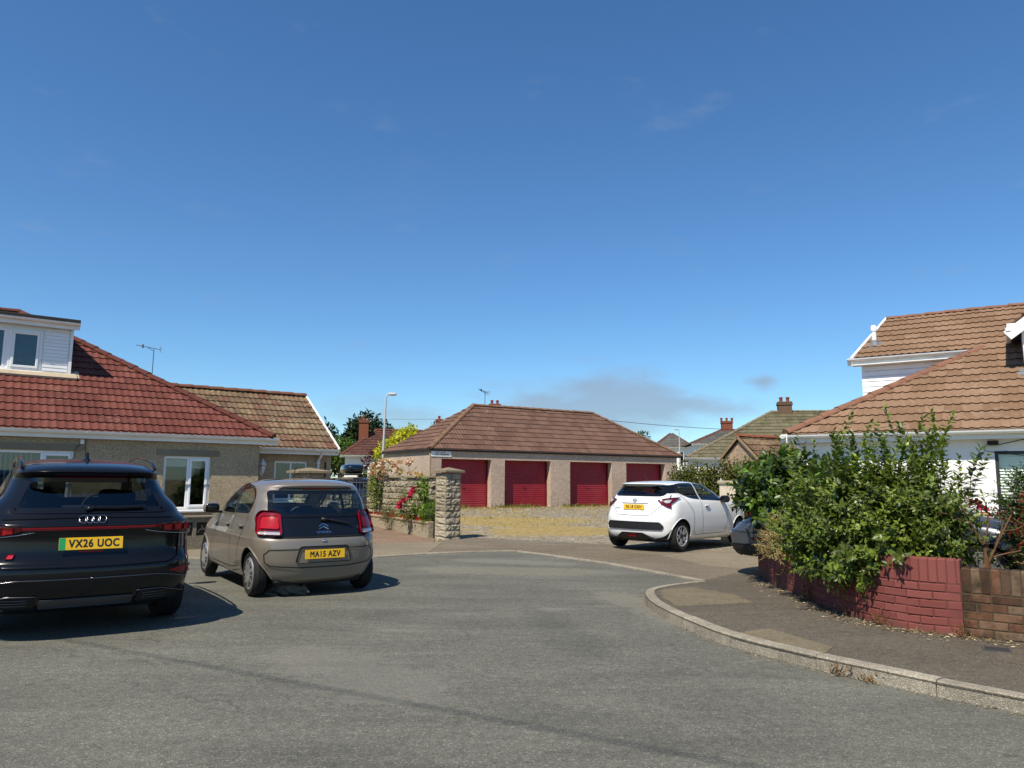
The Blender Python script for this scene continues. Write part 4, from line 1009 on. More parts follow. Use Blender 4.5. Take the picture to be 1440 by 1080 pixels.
        q.tube(a, .015, 6, closed=True); q.build('steering_wheel', CABIN, o, True)
    def plate(s, txt, z, al=0, tilt=6, yc=0, green=False, off=.012, dirt=1.0):
        p, nn = s.proj(yc, z, al, off); a = math.atan2(nn.y, -nn.x)
        m = MB(); m.box((0, 0, 0), (.52, .111, .006), None, 0, .004)
        o = m.build('number_plate', PLATE, s.root); o.location = p; o.rotation_euler = (R(90 - tilt), 0, R(-90))
        if green:
            g_ = MB(); g_.box((-.235, 0, .0035), (.048, .109, .003)); g_.build('green_band', GREENB, o)
        text(txt, 'lettering', o, BLACKP, .098, (.024 if green else 0, -.002, .0036), (0, 0, 0), .0024, .0006, .80, spacing=1.12)
        return o
PLATE = plain('yellow_plate', (.72, .42, .012), .35, .4, var=.03); GREENB = plain('green_plate_band', (.02, .30, .09), .4, .4)
def mirror(car, x, y, z, mat, r=(.07, .11, .08)):
    sg = 1 if y > 0 else -1
    m = MB(); m.ellipsoid((x, y, z), r, .7, 18); o = m.build('door_mirror', mat, car.root, True)
    m = MB(); m.box((x + .02, y - sg * r[1] * .9, z - .06), (.08, .12, .03), None, 0, .01); m.build('mirror_arm', BLACKP, o)
    m = MB(); m.ellipsoid((x - r[0] * .72, y, z), (.025, r[1] * .85, r[2] * .8), .6, 14); m.build('mirror_glass', GLOSSB, o, True)
def handles(car, pts, al, mat):
    for (u, z) in pts:
        for sg in (1, -1):
            m = MB(); a, nn = car.proj(u * sg, z, al * sg, .022); m.ellipsoid(a, (.10, .014, .017), .7, 14); o = m.build('door_handle', mat, car.root, True)
            q = MB(); b, nn = car.proj((u + .0) * sg, z - .012, al * sg, .004); q.ellipsoid(b, (.06, .006, .028), 1, 12); q.build('handle_recess', BLACKP, o, True)

# --- taupe city hatchback
TAUPE = paint('taupe_paint', '#837a6d', .2, .38)
C1 = Car('hatchback_car', 'taupe five door city hatchback with all glass black tailgate parked by the bungalow',
  [(.17, -.33, 2.60, .66, .40, 3.2, .5, 3), (.22, -.43, 2.78, .745, .50, 2.6, .6, 3), (.32, -.475, 2.88, .785, .50, 2.6, .75, 2.6), (.45, -.50, 2.94, .80, .47, 2.75, .8, 2.5), (.60, -.505, 2.95, .808, .47, 2.75, .8, 2.5),
   (.70, -.49, 2.92, .806, .47, 2.7, .8, 2.4), (.745, -.462, 2.88, .80, .47, 2.7, .8, 2.4), (.85, -.425, 2.72, .785, .47, 2.7, .9, 2.4), (.93, -.39, 2.45, .768, .47, 2.7, .9, 2.4), (1.0, -.355, 2.08, .762, .46, 2.6, .8, 2.6), (1.08, -.31, 1.90, .745, .46, 2.7, .65, 3),
   (1.20, -.235, 1.66, .714, .42, 2.9, .6, 3), (1.30, -.165, 1.44, .682, .42, 2.9, .6, 3), (1.34, -.165, 1.33, .668, .45, 2.9, .6, 3), (1.375, -.18, 1.22, .645, .5, 2.8, .6, 3), (1.405, -.135, 1.10, .605, .55, 2.6, .6, 2.8), (1.435, -.02, .95, .53, .6, 2.5, .6, 2.6), (1.455, .20, .80, .36, .5, 2.4, .5, 2.4), (1.465, .42, .62, .12, .09, 2, .09, 2)],
  TAUPE, (-2.64, 9.95, 0), 35, R(.55), None, [(0, .285, .318), (2.34, .285, .318)])
C1.lip = TAUPE
C1.patch('tailgate_panel', rnd([(-.60, .735), (.60, .735), (.648, .98), (-.648, .98)], .03), 0, GLOSSB, .004, .05)
C1.window('rear_window', rnd([(-.645, .975), (.645, .975), (.61, 1.31), (-.61, 1.31)], [.03, .03, .05, .05]), 0, GLASSC, .05)
C1.window('side_window', rnd([(.20, 1.02), (.10, 1.22), (.30, 1.355), (.80, 1.395), (.80, 1.005)], [.06, .12, .12, .02, .02]), 90, GLASSC, .03, sym=True)
C1.window('front_side_window', rnd([(.86, 1.0), (.86, 1.395), (1.08, 1.36), (1.70, 1.02), (1.66, .99)], [.02, .02, .05, .05, .02]), 90, GLASSC, .03, sym=True)
C1.window('windscreen', rnd([(-.58, 1.03), (.58, 1.03), (.50, 1.36), (-.50, 1.36)], .05), 180, GLASSC, .04)
for sg, rm in ((1, RED_L), (-1, RED_D)):
    o = C1.patch('tail_light', rnd([(sg * .36, .745), (sg * .66, .76), (sg * .67, 1.0), (sg * .62, 1.055), (sg * .40, 1.045)], .06), 18 * sg, RED_D if sg < 0 else plain('wine_lens', (.20, .004, .010), .1, .5), .014, .035, .03)
    C1.patch('lamp_lens', rnd([(sg * .40, .835), (sg * .625, .845), (sg * .62, .99), (sg * .43, .99)], .035), 18 * sg, rm, .022, .03, .012, o)
    C1.patch('reversing_lens', rnd([(sg * .39, .765), (sg * .635, .775), (sg * .64, .815), (sg * .395, .81)], .015), 18 * sg, CLEAR_L, .019, .03, .01, o)
C1.patch('spoiler_strip', rnd([(-.50, 1.325), (.50, 1.325), (.44, 1.358), (-.44, 1.358)], .015), 0, plain('spoiler_underside', '#463c36', .5, .3), .004, .05)  # dark brown strip laid on as the spoiler's underside; the lamp follows
C1.patch('high_brake_lamp', rnd([(-.2, 1.333), (.2, 1.333), (.19, 1.352), (-.19, 1.352)], .008), 0, RED_D, .009, .05)
o = C1.patch('plate_recess', rnd([(-.37, .43), (.37, .43), (.315, .635), (-.315, .635)], [.05, .05, .04, .04]), 0, plain('painted_recess_shade', '#4e453d', .5, .3), .003, .05)  # darker colour paints the shade round the plate recess, widest along its top
C1.patch('recess_face', rnd([(-.345, .438), (.345, .438), (.30, .60), (-.30, .60)], .04), 0, TAUPE, .008, .05)
C1.plate('MA15 AZV', .535, 0, 4, 0, False, .024)
m = MB()
C1.ribbon(m, [(-.64, .40), (-.70, .45), (-.71, .54), (-.66, .595), (-.30, .60)], 0, .010); C1.ribbon(m, [(.64, .40), (.70, .45), (.71, .54), (.66, .595), (.30, .60)], 0, .010); C1.ribbon(m, [(-.64, .40), (-.30, .375), (.30, .375), (.64, .40)], 0, .012)
C1.ribbon(m, [(-.60, .738), (.60, .738)], 0, .012)
for sg in (1, -1):
    a = 90 * sg
    C1.ribbon(m, [(sg * .20, 1.0), (sg * .27, .86), (sg * .46, .62), (sg * .52, .46), (sg * .50, .33), (sg * .85, .29)], a, .008); C1.ribbon(m, [(sg * .83, 1.38), (sg * .83, .98), (sg * .86, .29), (sg * 1.85, .29)], a, .008)
    C1.ribbon(m, [(sg * 1.66, 1.0), (sg * 1.78, .92), (sg * 1.80, .60), (sg * 1.90, .40), (sg * 1.85, .29)], a, .008)
m.build('panel_gap', plain('panel_gap_dark', (.03, .027, .025), .8, .1), C1.root)
handles(C1, [(.42, .845), (1.06, .835)], 90, TAUPE)
mirror(C1, 1.60, .90, 1.03, TAUPE); mirror(C1, 1.60, -.90, 1.03, TAUPE)
m = MB(); C1.strip(m, [(0, .955), (-.36, .885)], 0, .012, .03); C1.strip(m, [(.02, .95), (-.06, .94)], 0, .026, .02); m.build('wiper', BLACKP, C1.root, True)
m = MB()
for dz_ in (0, .032): C1.strip(m, [(.062, .865 - dz_), (0, .898 - dz_), (-.062, .865 - dz_)], 0, .008, .012)
m.build('chevron_emblem', CHROME, C1.root)
def badge(car, s, u, z, size, sx=1, mat=None, name='badge', al=0, bold=.0):
    p, nn = car.proj(u, z, al, .008); t = text(s, name, car.root, mat or CHROME, size, p, (0, 0, 0), bold, .001, sx)
    xa = Vector((nn.y, -nn.x, 0)).normalized() * -1; xa = Vector((-nn.y, nn.x, 0)).normalized(); za = nn.normalized(); ya = za.cross(xa).normalized()
    t.matrix_local = Matrix(((xa.x, ya.x, za.x, p.x), (xa.y, ya.y, za.y, p.y), (xa.z, ya.z, za.z, p.z), (0, 0, 0, 1))); return t
badge(C1, 'CITROËN', 0, .795, .036, 1.25); badge(C1, 'C1', -.50, .845, .05, 1.1)
m = MB(); p, nn = C1.proj(0, .695, 0, .0); m.ellipsoid(p, (.015, .035, .018), .8, 12); m.build('tailgate_lock', CHROME, C1.root, True)
m = MB(); p, nn = C1.proj(0, .755, 0, .0); m.box(p, (.02, .16, .03)); m.build('tailgate_handle', BLACKP, C1.root)
C1.interior(.0, 1.95, .60, .35, .84, 1.06)
for x in (0, 2.34):
    for sg in (1, -1): C1.wheel(x, sg * .70, .283, .283, .165, 'cover', .195, SILVER)
m = MB(); m.tube([(.85, 0, 1.46), (.72, 0, 1.62)], .006, 6); m.build('radio_aerial', BLACKP, C1.root)
m = MB(); m.box((1.1, 0, .22), (2.9, 1.15, .14), None, 0, .04); m.build('underbody', DARKIN, C1.root)
C1.finish()

# --- black electric suv
BLACK = paint('black_paint', (.005, .006, .008), .0, .2, .05)
A6 = Car('suv_car', 'black electric suv with full width red rear light bar at the left edge',
  [(.22, -.62, 3.55, 0.762, .45, 3.2, .5, 3), (.27, -.80, 3.65, 0.857, .5, 3.0, .7, 3), (.38, -.94, 3.72, 0.901, .5, 2.9, .8, 2.7), (.50, -.99, 3.76, 0.916, .5, 2.9, .9, 2.6), (.60, -1.005, 3.77, 0.922, .5, 2.9, .9, 2.6), (.66, -.995, 3.77, 0.922, .5, 2.9, .9, 2.6),
   (.70, -.955, 3.77, 0.921, .5, 2.9, .9, 2.6), (.80, -.92, 3.76, 0.919, .5, 2.9, .9, 2.6), (.92, -.915, 3.70, 0.914, .5, 2.9, .9, 2.6), (.985, -.93, 3.6, 0.907, .5, 2.9, .9, 2.6), (1.02, -.935, 3.45, 0.901, .5, 2.9, .9, 2.6), (1.06, -.91, 3.1, 0.881, .5, 2.9, .9, 2.6), (1.12, -.86, 2.7, 0.827, .5, 2.9, .8, 2.6), (1.18, -.81, 2.5, 0.799, .5, 3.0, .7, 3),
   (1.30, -.71, 2.2, 0.708, .5, 3.0, .6, 3), (1.44, -.585, 1.86, 0.652, .5, 3.0, .6, 3), (1.475, -.63, 1.76, 0.639, .5, 3.0, .6, 3), (1.51, -.72, 1.66, 0.621, .55, 3.2, .6, 3), (1.55, -.66, 1.5, 0.595, .6, 3.0, .6, 2.8), (1.60, -.40, 1.3, 0.543, .7, 2.7, .6, 2.6), (1.635, .05, 1.1, 0.437, .6, 2.6, .5, 2.4), (1.655, .45, .85, 0.263, .2, 2.2, .2, 2.2), (1.658, .6, .7, 0.052, .05, 2, .05, 2)],
  BLACK, (-4.42, 7.74, 0), 35.5, 0, None, [(0, .36, .40), (2.90, .36, .40)])
A6.lip = GLOSSB
A6.window('rear_window', rnd([(-.655, 1.13), (.655, 1.13), (.53, 1.455), (-.53, 1.455)], [.05, .05, .07, .07]), 0, GLASSD, .05)
A6.window('side_window', rnd([(-.35, 1.17), (-.30, 1.33), (.10, 1.49), (.85, 1.545), (.85, 1.15)], [.05, .08, .12, .03, .03]), 90, GLASSD, .035, sym=True)
A6.window('front_side_window', rnd([(.92, 1.15), (.92, 1.545), (1.35, 1.51), (2.15, 1.16), (2.1, 1.13)], [.03, .03, .08, .05, .03]), 90, GLASSC, .035, sym=True)
A6.window('windscreen', rnd([(-.70, 1.15), (.70, 1.15), (.60, 1.52), (-.60, 1.52)], .06), 180, GLASSC, .05)
BARR = plain('red_light_bar', (.36, .008, .02), .1, .5, var=.05)
A6.patch('light_bar', [(-.60, .988), (.60, .988), (.60, 1.006), (-.60, 1.006)], 0, BARR, .010, .05, .014)
for sg in (1, -1):
    o = A6.patch('tail_light', rnd([(sg * .17, .985), (sg * .19, 1.022), (sg * .53, 1.036), (sg * .74, 1.028), (sg * .75, .935), (sg * .58, .925), (sg * .34, .945)], .02), 22 * sg, plain('smoked_lens', (.07, .003, .006), .08, .5), .012, .03, .016)
    for a, b in ((.24, .33), (.355, .445), (.47, .55), (.575, .70)):
        A6.patch('lamp_segment', rnd([(sg * a, .955), (sg * b, .955), (sg * b, 1.012), (sg * a, 1.008)], .01), 22 * sg, RED_L, .018, .03, .01, o)
    m = MB(); A6.strip(m, [(sg * .08, .968), (sg * .20, .945), (sg * .36, .925), (sg * .58, .912), (sg * .72, .915)], 22 * sg, .006, .012); m.build('light_trim', plain('dull_chrome', (.4, .4, .42), .2, .5, 1), o, True)
    A6.patch('rear_reflector', rnd([(sg * .28, .575), (sg * .42, .592), (sg * .68, .60), (sg * .68, .545), (sg * .42, .535)], .02), 22 * sg, RED_D, .008, .03, .012)
    m = MB(); A6.strip(m, [(sg * .98, .515), (sg * .82, .505), (sg * .70, .535), (sg * .56, .552), (0, .55)], 15 * sg if False else 0, .006, .008)
    m.build('bumper_trim', plain('dark_chrome', (.16, .16, .17), .25, .5, 1), A6.root, True)
    A6.patch('bumper_vent', rnd([(sg * .40, .30), (sg * .42, .405), (sg * .66, .405), (sg * .86, .34), (sg * .66, .30)], .02), 0, DARKIN, .004, .04)
    m = MB(); A6.strip(m, [(sg * .40, .41), (sg * .62, .415), (sg * .76, .38), (sg * .88, .335)], 0, .006, .010); 
    for z in (.33, .355, .38): A6.strip(m, [(sg * .46, z), (sg * .68, z)], 0, .004, .008)
    m.build('vent_trim', plain('dark_chrome', (.14, .14, .15), .3, .5, 1), A6.root, True)
    m = MB(); rail = [(x, sg * .575, z) for x, z in ((-.46, 1.545), (-.30, 1.605), (.0, 1.645), (.7, 1.675), (1.4, 1.635), (1.65, 1.57))]
    m.tube([tuple(p) for p in spline(rail, 6)], .015, 8); m.build('roof_rail', GLOSSB, A6.root, True)
A6.patch('diffuser', rnd([(-.38, .295), (.38, .295), (.38, .375), (-.38, .375)], .01), 0, plain('satin_grey_plastic', (.05, .055, .065), .35, .4), .006, .05)
A6.patch('spoiler_lamp', rnd([(-.3, 1.452), (.3, 1.452), (.3, 1.466), (-.3, 1.466)], .005), 0, RED_D, .006, .05)
m = MB(); A6.ribbon(m, [(-.78, .94), (-.76, .70), (-.66, .655), (0, .645), (.66, .655), (.76, .70), (.78, .94)], 0, .010); A6.ribbon(m, [(-.70, 1.075), (-.2, 1.085), (.2, 1.085), (.70, 1.075)], 0, .006)
for sg in (1, -1):
    a = 90 * sg; A6.ribbon(m, [(sg * .88, 1.5), (sg * .88, 1.1), (sg * .86, .35), (sg * 1.95, .35)], a, .008); A6.ribbon(m, [(sg * -.1, 1.15), (sg * .2, .95), (sg * .42, .70), (sg * .46, .35), (sg * .86, .35)], a, .008)
m.build('panel_gap', plain('panel_gap_black', (.002, .002, .002), .8, .05), A6.root)
A6.plate('VX26 UOC', .855, 0, 8, 0, True, .022)
m = MB(); p, nn = A6.proj(0, .783, 0, .014); m.box(p, (.006, .20, .016)); m.build('plate_surround', plain('dealer_strip_red', (.20, .01, .02), .4, .3), A6.root)
m = MB()
for k in range(4):
    c = (k - 1.5) * -.052
    m.tube([A6.proj(c + .034 * math.cos(a), 1.068 + .034 * math.sin(a), 0, .012)[0] for a in np.linspace(0, 2 * math.pi, 22, endpoint=False)], .0045, 6, closed=True)
m.build('four_ring_emblem', plain('ring_grey', (.30, .30, .31), .2, .5, 1), A6.root, True)
A6.patch('red_badge', [(.60, .735), (.655, .735), (.635, .78), (.58, .78)], 0, plain('badge_red', (.45, .01, .03), .3, .4), .008, .05)
m = MB(); A6.strip(m, [(.04, 1.165), (-.20, 1.160), (-.44, 1.168)], 0, .014, .03); A6.strip(m, [(.06, 1.15), (-.02, 1.172)], 0, .024, .02); m.build('wiper', GLOSSB, A6.root, True)
m = MB(); m.prism([(-.10, 0), (.10, 0), (.02, .03), (-.05, .085), (-.085, .09)], -.012, .012, 0, lambda x, y, z: (.02 + x, z * (1.4 - y * 8), 1.625 + y)); m.ellipsoid((.02, 0, 1.635), (.11, .04, .035), 1, 14); m.build('fin_aerial', GLOSSB, A6.root, 'auto')
mirror(A6, 2.02, 1.06, 1.16, BLACK, (.09, .13, .09)); mirror(A6, 2.02, -1.06, 1.16, BLACK, (.09, .13, .09))
handles(A6, [(.42, .93), (1.12, .93)], 90, BLACK)
A6.interior(-.35, 2.4, .70, .45, 1.06, 1.33)
for x in (0, 2.90):
    for sg in (1, -1): A6.wheel(x, sg * .83, .37, .37, .25, (5, .16, .035, .028), .26, SILVER)
m = MB(); m.box((1.4, 0, .28), (3.9, 1.35, .16), None, 0, .05); m.build('underbody', DARKIN, A6.root)
A6.finish()

# --- white hatchback
WHITEC = paint('white_paint', (.80, .80, .78), .0, .3)
M4 = Car('hatchback_car', 'white hatchback with boomerang tail lights parked before the garages', 
  [(.19, -.42, 2.95, .72, .45, 3, .6, 3), (.26, -.53, 3.15, .80, .45, 2.8, .7, 2.8), (.36, -.585, 3.28, .84, .5, 2.7, .9, 2.6), (.48, -.60, 3.36, .858, .5, 2.6, 1.0, 2.5), (.60, -.60, 3.38, .865, .5, 2.6, 1.0, 2.5), (.70, -.585, 3.37, .868, .5, 2.6, 1.0, 2.5), (.78, -.55, 3.32, .866, .5, 2.6, 1.0, 2.5), (.90, -.51, 3.1, .855, .5, 2.6, 1.0, 2.5), (1.00, -.475, 2.75, .835, .5, 2.6, .95, 2.5), (1.07, -.445, 2.3, .80, .48, 2.6, .9, 2.6), (1.12, -.41, 2.1, .765, .45, 2.7, .7, 2.8),
   (1.22, -.33, 1.88, .71, .45, 2.8, .6, 3), (1.32, -.245, 1.66, .66, .45, 2.9, .6, 3), (1.355, -.29, 1.56, .64, .5, 3.0, .6, 3), (1.385, -.36, 1.46, .615, .6, 3.0, .6, 2.8), (1.41, -.30, 1.34, .57, .65, 2.8, .6, 2.6), (1.435, -.02, 1.15, .49, .6, 2.6, .6, 2.5), (1.45, .25, .95, .33, .45, 2.4, .4, 2.4), (1.456, .5, .7, .08, .06, 2, .06, 2)],
  WHITEC, (2.98, 16.35, .03), -44, 0, None, [(0, .315, .355), (2.525, .315, .355)])
M4.lip = WHITEC
M4.window('rear_window', rnd([(-.56, 1.125), (.56, 1.125), (.63, 1.165), (.575, 1.335), (-.575, 1.335), (-.63, 1.165)], [.06, .06, .04, .06, .06, .04]), 0, GLASSD, .045)
M4.patch('pillar_trim', [(-.42, 1.19), (-.33, 1.345), (.10, 1.375), (.06, 1.215)], 90, GLOSSB, .006, .04, 0, sym=True)
M4.patch('pillar_corner', [(.28, 1.18), (.28, 1.335), (.62, 1.345), (.66, 1.20)], 35, GLOSSB, .007, .04, 0, sym=True)
M4.window('side_window', rnd([(.02, 1.22), (.06, 1.375), (.35, 1.40), (.78, 1.405), (.78, 1.06), (.42, 1.09)], [.03, .03, .08, .02, .02, .1]), 90, GLASSD, .035, sym=True)
M4.window('front_side_window', rnd([(.84, 1.055), (.84, 1.405), (1.25, 1.36), (1.85, 1.05), (1.80, 1.02)], [.02, .02, .08, .05, .03]), 90, GLASSC, .035, sym=True)
M4.window('windscreen', rnd([(-.62, 1.10), (.62, 1.10), (.52, 1.38), (-.52, 1.38)], .05), 180, GLASSC, .04)
for sg in (1, -1):
    o = M4.patch('tail_light', [(sg * .27, 1.045), (sg * .34, .97), (sg * .46, .905), (sg * .55, .88), (sg * .54, .96), (sg * .66, 1.06), (sg * .71, 1.092), (sg * .56, 1.088), (sg * .41, 1.07)], 28 * sg, plain('wine_lens', (.10, .003, .008), .1, .5), .012, .03, .02)
    M4.patch('clear_lens', rnd([(sg * .38, 1.022), (sg * .44, .98), (sg * .51, .985), (sg * .56, 1.05), (sg * .44, 1.05)], .01), 28 * sg, CLEAR_L, .018, .03, .01, o)
    M4.patch('rear_wheel_guard', rnd([(sg * -.36, .20), (sg * -.31, .33), (sg * -.30, .45), (sg * -.345, .45), (sg * -.42, .33), (sg * -.50, .24)], .01), 90 * sg, BLACKP, .005, .04)
M4.patch('bumper_panel', rnd([(-.66, .44), (.66, .44), (.70, .51), (.62, .60), (-.62, .60), (-.70, .51)], .03), 0, BLACKP, .008, .05, .014)
M4.patch('diffuser', rnd([(-.60, .22), (.60, .22), (.40, .29), (.26, .375), (-.26, .375), (-.40, .29)], .02), 0, BLACKP, .008, .05, .014)
M4.patch('rear_fog_light', rnd([(-.10, .30), (.10, .30), (.12, .355), (-.12, .355)], .015), 0, RED_D, .016, .05)
M4.patch('lower_valance', rnd([(-.60, .20), (.60, .20), (.60, .24), (-.60, .24)], .01), 0, BLACKP, .004, .05, 0)
M4.plate('NL18 DXH', .895, 0, 14, 0, False, .016)
m = MB(); M4.strip(m, [(.33, .975), (-.33, .975)], 0, .010, .006); m.build('tailgate_trim', CHROME, M4.root, True)
m = MB(); m.tube([M4.proj(.042 * math.cos(a), 1.035 + .036 * math.sin(a), 0, .012)[0] for a in np.linspace(0, 2 * math.pi, 22, endpoint=False)], .007, 6, closed=True); M4.strip(m, [(.055, 1.035), (-.055, 1.035)], 0, .009, .013); m.build('ring_bar_emblem', CHROME, M4.root, True)
badge(M4, 'MICRA', .42, .865, .045, 1.2)
m = MB(); M4.ribbon(m, [(-.66, 1.06), (-.60, .92), (-.40, .735), (0, .725), (.40, .735), (.60, .92), (.66, 1.06)], 0, .009)
for sg in (1, -1):
    a = 90 * sg
    M4.ribbon(m, [(sg * .82, 1.38), (sg * .80, 1.0), (sg * .83, .32), (sg * 1.75, .32)], a, .009); M4.ribbon(m, [(sg * .10, 1.14), (sg * .30, .98), (sg * .46, .78), (sg * .47, .40), (sg * .52, .32), (sg * .83, .32)], a, .009)
    M4.ribbon(m, [(sg * 1.82, 1.03), (sg * 1.90, .9), (sg * 1.93, .6), (sg * 1.80, .32)], a, .009)
m.build('panel_gap', plain('panel_gap_grey', (.10, .10, .095), .8, .1), M4.root)
handles(M4, [(1.02, .92)], 90, WHITEC); mirror(M4, 1.72, .93, 1.06, BLACKP, (.075, .11, .08)); mirror(M4, 1.72, -.93, 1.06, BLACKP, (.075, .11, .08))
M4.interior(-.05, 2.1, .64, .38, .98, 1.20)
for x in (0, 2.525):
    for sg in (1, -1): M4.wheel(x, sg * .755, .308, .308, .195, (5, .25, .024, .017), .215, SILVER)
m = MB(); m.box((1.2, 0, .25), (3.3, 1.2, .14), None, 0, .04); m.build('underbody', DARKIN, M4.root)
m = MB(); m.tube([(.05, 0, 1.42), (-.12, 0, 1.58)], .005, 6); m.build('radio_aerial', BLACKP, M4.root)
M4.finish()

# --- grey car behind the shrubs
GREYC = paint('grey_blue_paint', '#4d545c', .4, .3)
V5 = Car('hatchback_car', 'grey blue car mostly hidden behind the shrubs on the white bungalow drive',
  [(.27, -1.0, 3.1, .82, .5, 3, .6, 3), (.34, -1.09, 3.3, .875, .45, 3.0, .8, 2.7), (.46, -1.12, 3.42, .89, .45, 3.0, 1.0, 2.5), (.62, -1.14, 3.46, .90, .45, 3.0, 1.0, 2.5), (.70, -1.04, 3.44, .90, .45, 3.0, 1.0, 2.5), (.85, -.90, 3.3, .89, .5, 2.6, 1.0, 2.5), (.95, -.76, 3.0, .87, .5, 2.6, 1.0, 2.5), (1.03, -.66, 2.4, .83, .5, 2.7, .9, 2.6), (1.12, -.58, 2.1, .77, .5, 2.8, .7, 3), (1.30, -.40, 1.7, .68, .5, 2.9, .6, 3), (1.40, -.36, 1.45, .63, .55, 2.9, .6, 2.8), (1.45, -.1, 1.2, .52, .6, 2.6, .6, 2.5), (1.475, .4, .8, .2, .2, 2.2, .2, 2.2), (1.478, .55, .7, .05, .04, 2, .04, 2)],
  GREYC, (4.80, 11.92, .05), 221, 0, None, [(0, .33, .37), (2.60, .33, .37)])
V5.lip = BLACKP
V5.window('rear_window', rnd([(-.60, 1.10), (.60, 1.10), (.54, 1.36), (-.54, 1.36)], .05), 0, GLASSD, .045)
V5.window('side_window', rnd([(.0, 1.10), (.15, 1.36), (.80, 1.40), (.80, 1.06)], .04), 90, GLASSD, .035, sym=True)
V5.window('front_side_window', rnd([(.86, 1.06), (.86, 1.40), (1.25, 1.36), (1.9, 1.06)], .04), 90, GLASSC, .035, sym=True)
V5.window('windscreen', rnd([(-.64, 1.10), (.64, 1.10), (.54, 1.38), (-.54, 1.38)], .05), 180, GLASSC, .04)
V5.patch('tail_light', rnd([(.32, .86), (.72, .90), (.74, 1.02), (.34, .99)], .02), 28, RED_D, .012, .03, .02, sym=True)
V5.patch('bumper_panel', rnd([(-.80, .28), (.80, .28), (.82, .36), (-.82, .36)], .03), 0, BLACKP, .006, .05)
V5.patch('bumper_insert', rnd([(-.80, .30), (.10, .30), (.14, .45), (-.86, .47)], .03), -35, BLACKP, .008, .05)
V5.patch('rear_reflector', rnd([(-.62, .53), (-.42, .53), (-.42, .565), (-.62, .565)], .01), -35, RED_D, .012, .04)
V5.patch('headlight', rnd([(1.02, .70), (.68, .74), (.68, .84), (1.0, .86)], .03), 152, CLEAR_L, .01, .04, sym=True)
m = MB(); V5.ribbon(m, [(-.95, .62), (.2, .66)], -40, .010); V5.ribbon(m, [(-.9, .80), (-.2, .79), (.2, .79)], -40, .007)
for sg in (1, -1):
    V5.ribbon(m, [(sg * .84, 1.38), (sg * .82, 1.0), (sg * .85, .34), (sg * 1.8, .34)], 90 * sg, .009); V5.ribbon(m, [(sg * 1.9, 1.05), (sg * 1.96, .8), (sg * 1.8, .34)], 90 * sg, .009)
m.build('panel_gap', plain('panel_gap_dark', (.03, .03, .03), .8, .1), V5.root)
handles(V5, [(.30, .95), (1.05, .94)], 90, GREYC); mirror(V5, 1.78, .96, 1.08, GREYC); mirror(V5, 1.78, -.96, 1.08, GREYC)
V5.interior(-.2, 2.2, .66, .4, .98, 1.22)
for x in (0, 2.60):
    for sg in (1, -1): V5.wheel(x, sg * .79, .33, .33, .205, (5, .18, .028, .022), .245, SILVER)
V5.finish()

# ------------------------------------------------------------------ plants
class Leaves:
    """many small folded leaves gathered into one mesh; 'rnd' carries each leaf's own tone"""
    def __init__(s): s.V = []; s.F = []; s.A = []; s.n = 0
    def add(s, P, D, U, L_, W_, tone, curl=.25, fold=.25):
        P, D, U = np.asarray(P, float), np.asarray(D, float), np.asarray(U, float); n = len(P)
        if n == 0: return
        D = D / np.linalg.norm(D, axis=1, keepdims=True); X = np.cross(D, U); X /= np.maximum(np.linalg.norm(X, axis=1, keepdims=True), 1e-6); N_ = np.cross(X, D)
        L_ = np.broadcast_to(L_, n)[:, None]; W_ = np.broadcast_to(W_, n)[:, None]
        c = lambda f: N_ * (L_ * curl * f * f)
        b = P; m = P + D * L_ * .5 - N_ * W_ * fold * .8 - c(.5); t = P + D * L_ - c(1)
        l1 = P + D * L_ * .22 + X * W_ * .36 - c(.22); r1 = P + D * L_ * .22 - X * W_ * .36 - c(.22)
        l2 = P + D * L_ * .60 + X * W_ * .46 - c(.6); r2 = P + D * L_ * .60 - X * W_ * .46 - c(.6)
        V = np.stack([b, m, t, l1, l2, r1, r2], 1).reshape(-1, 3); i = s.n + np.arange(n)[:, None] * 7
        F_ = np.concatenate([i + np.array([[0, 1, 4, 3, 1, 2, 4, 0, 5, 6, 1, 1, 6, 2]])], 1)
        s.V.append(V); s.F.append(F_); s.A.append(np.repeat(np.broadcast_to(tone, n), 7)); s.n += n * 7
    def build(s, name, mat, parent=None):
        V = np.concatenate(s.V); F_ = np.concatenate(s.F); me = bpy.data.meshes.new(name); k = len(F_)
        me.vertices.add(len(V)); me.vertices.foreach_set('co', V.ravel()); me.loops.add(F_.size); me.loops.foreach_set('vertex_index', F_.ravel().astype(np.int32))
        st = (np.arange(k)[:, None] * 14 + np.array([[0, 4, 7, 11]])).ravel()
        me.polygons.add(k * 4); me.polygons.foreach_set('loop_start', st.astype(np.int32)); me.update(calc_edges=True); me.polygons.foreach_set('use_smooth', [True] * (k * 4))
        a = me.attributes.new('rnd', 'FLOAT', 'POINT'); a.data.foreach_set('value', np.concatenate(s.A).astype(np.float32))
        me.materials.append(mat); return link(bpy.data.objects.new(name, me), parent)
def unit(v): return v / np.maximum(np.linalg.norm(v, axis=-1, keepdims=True), 1e-9)
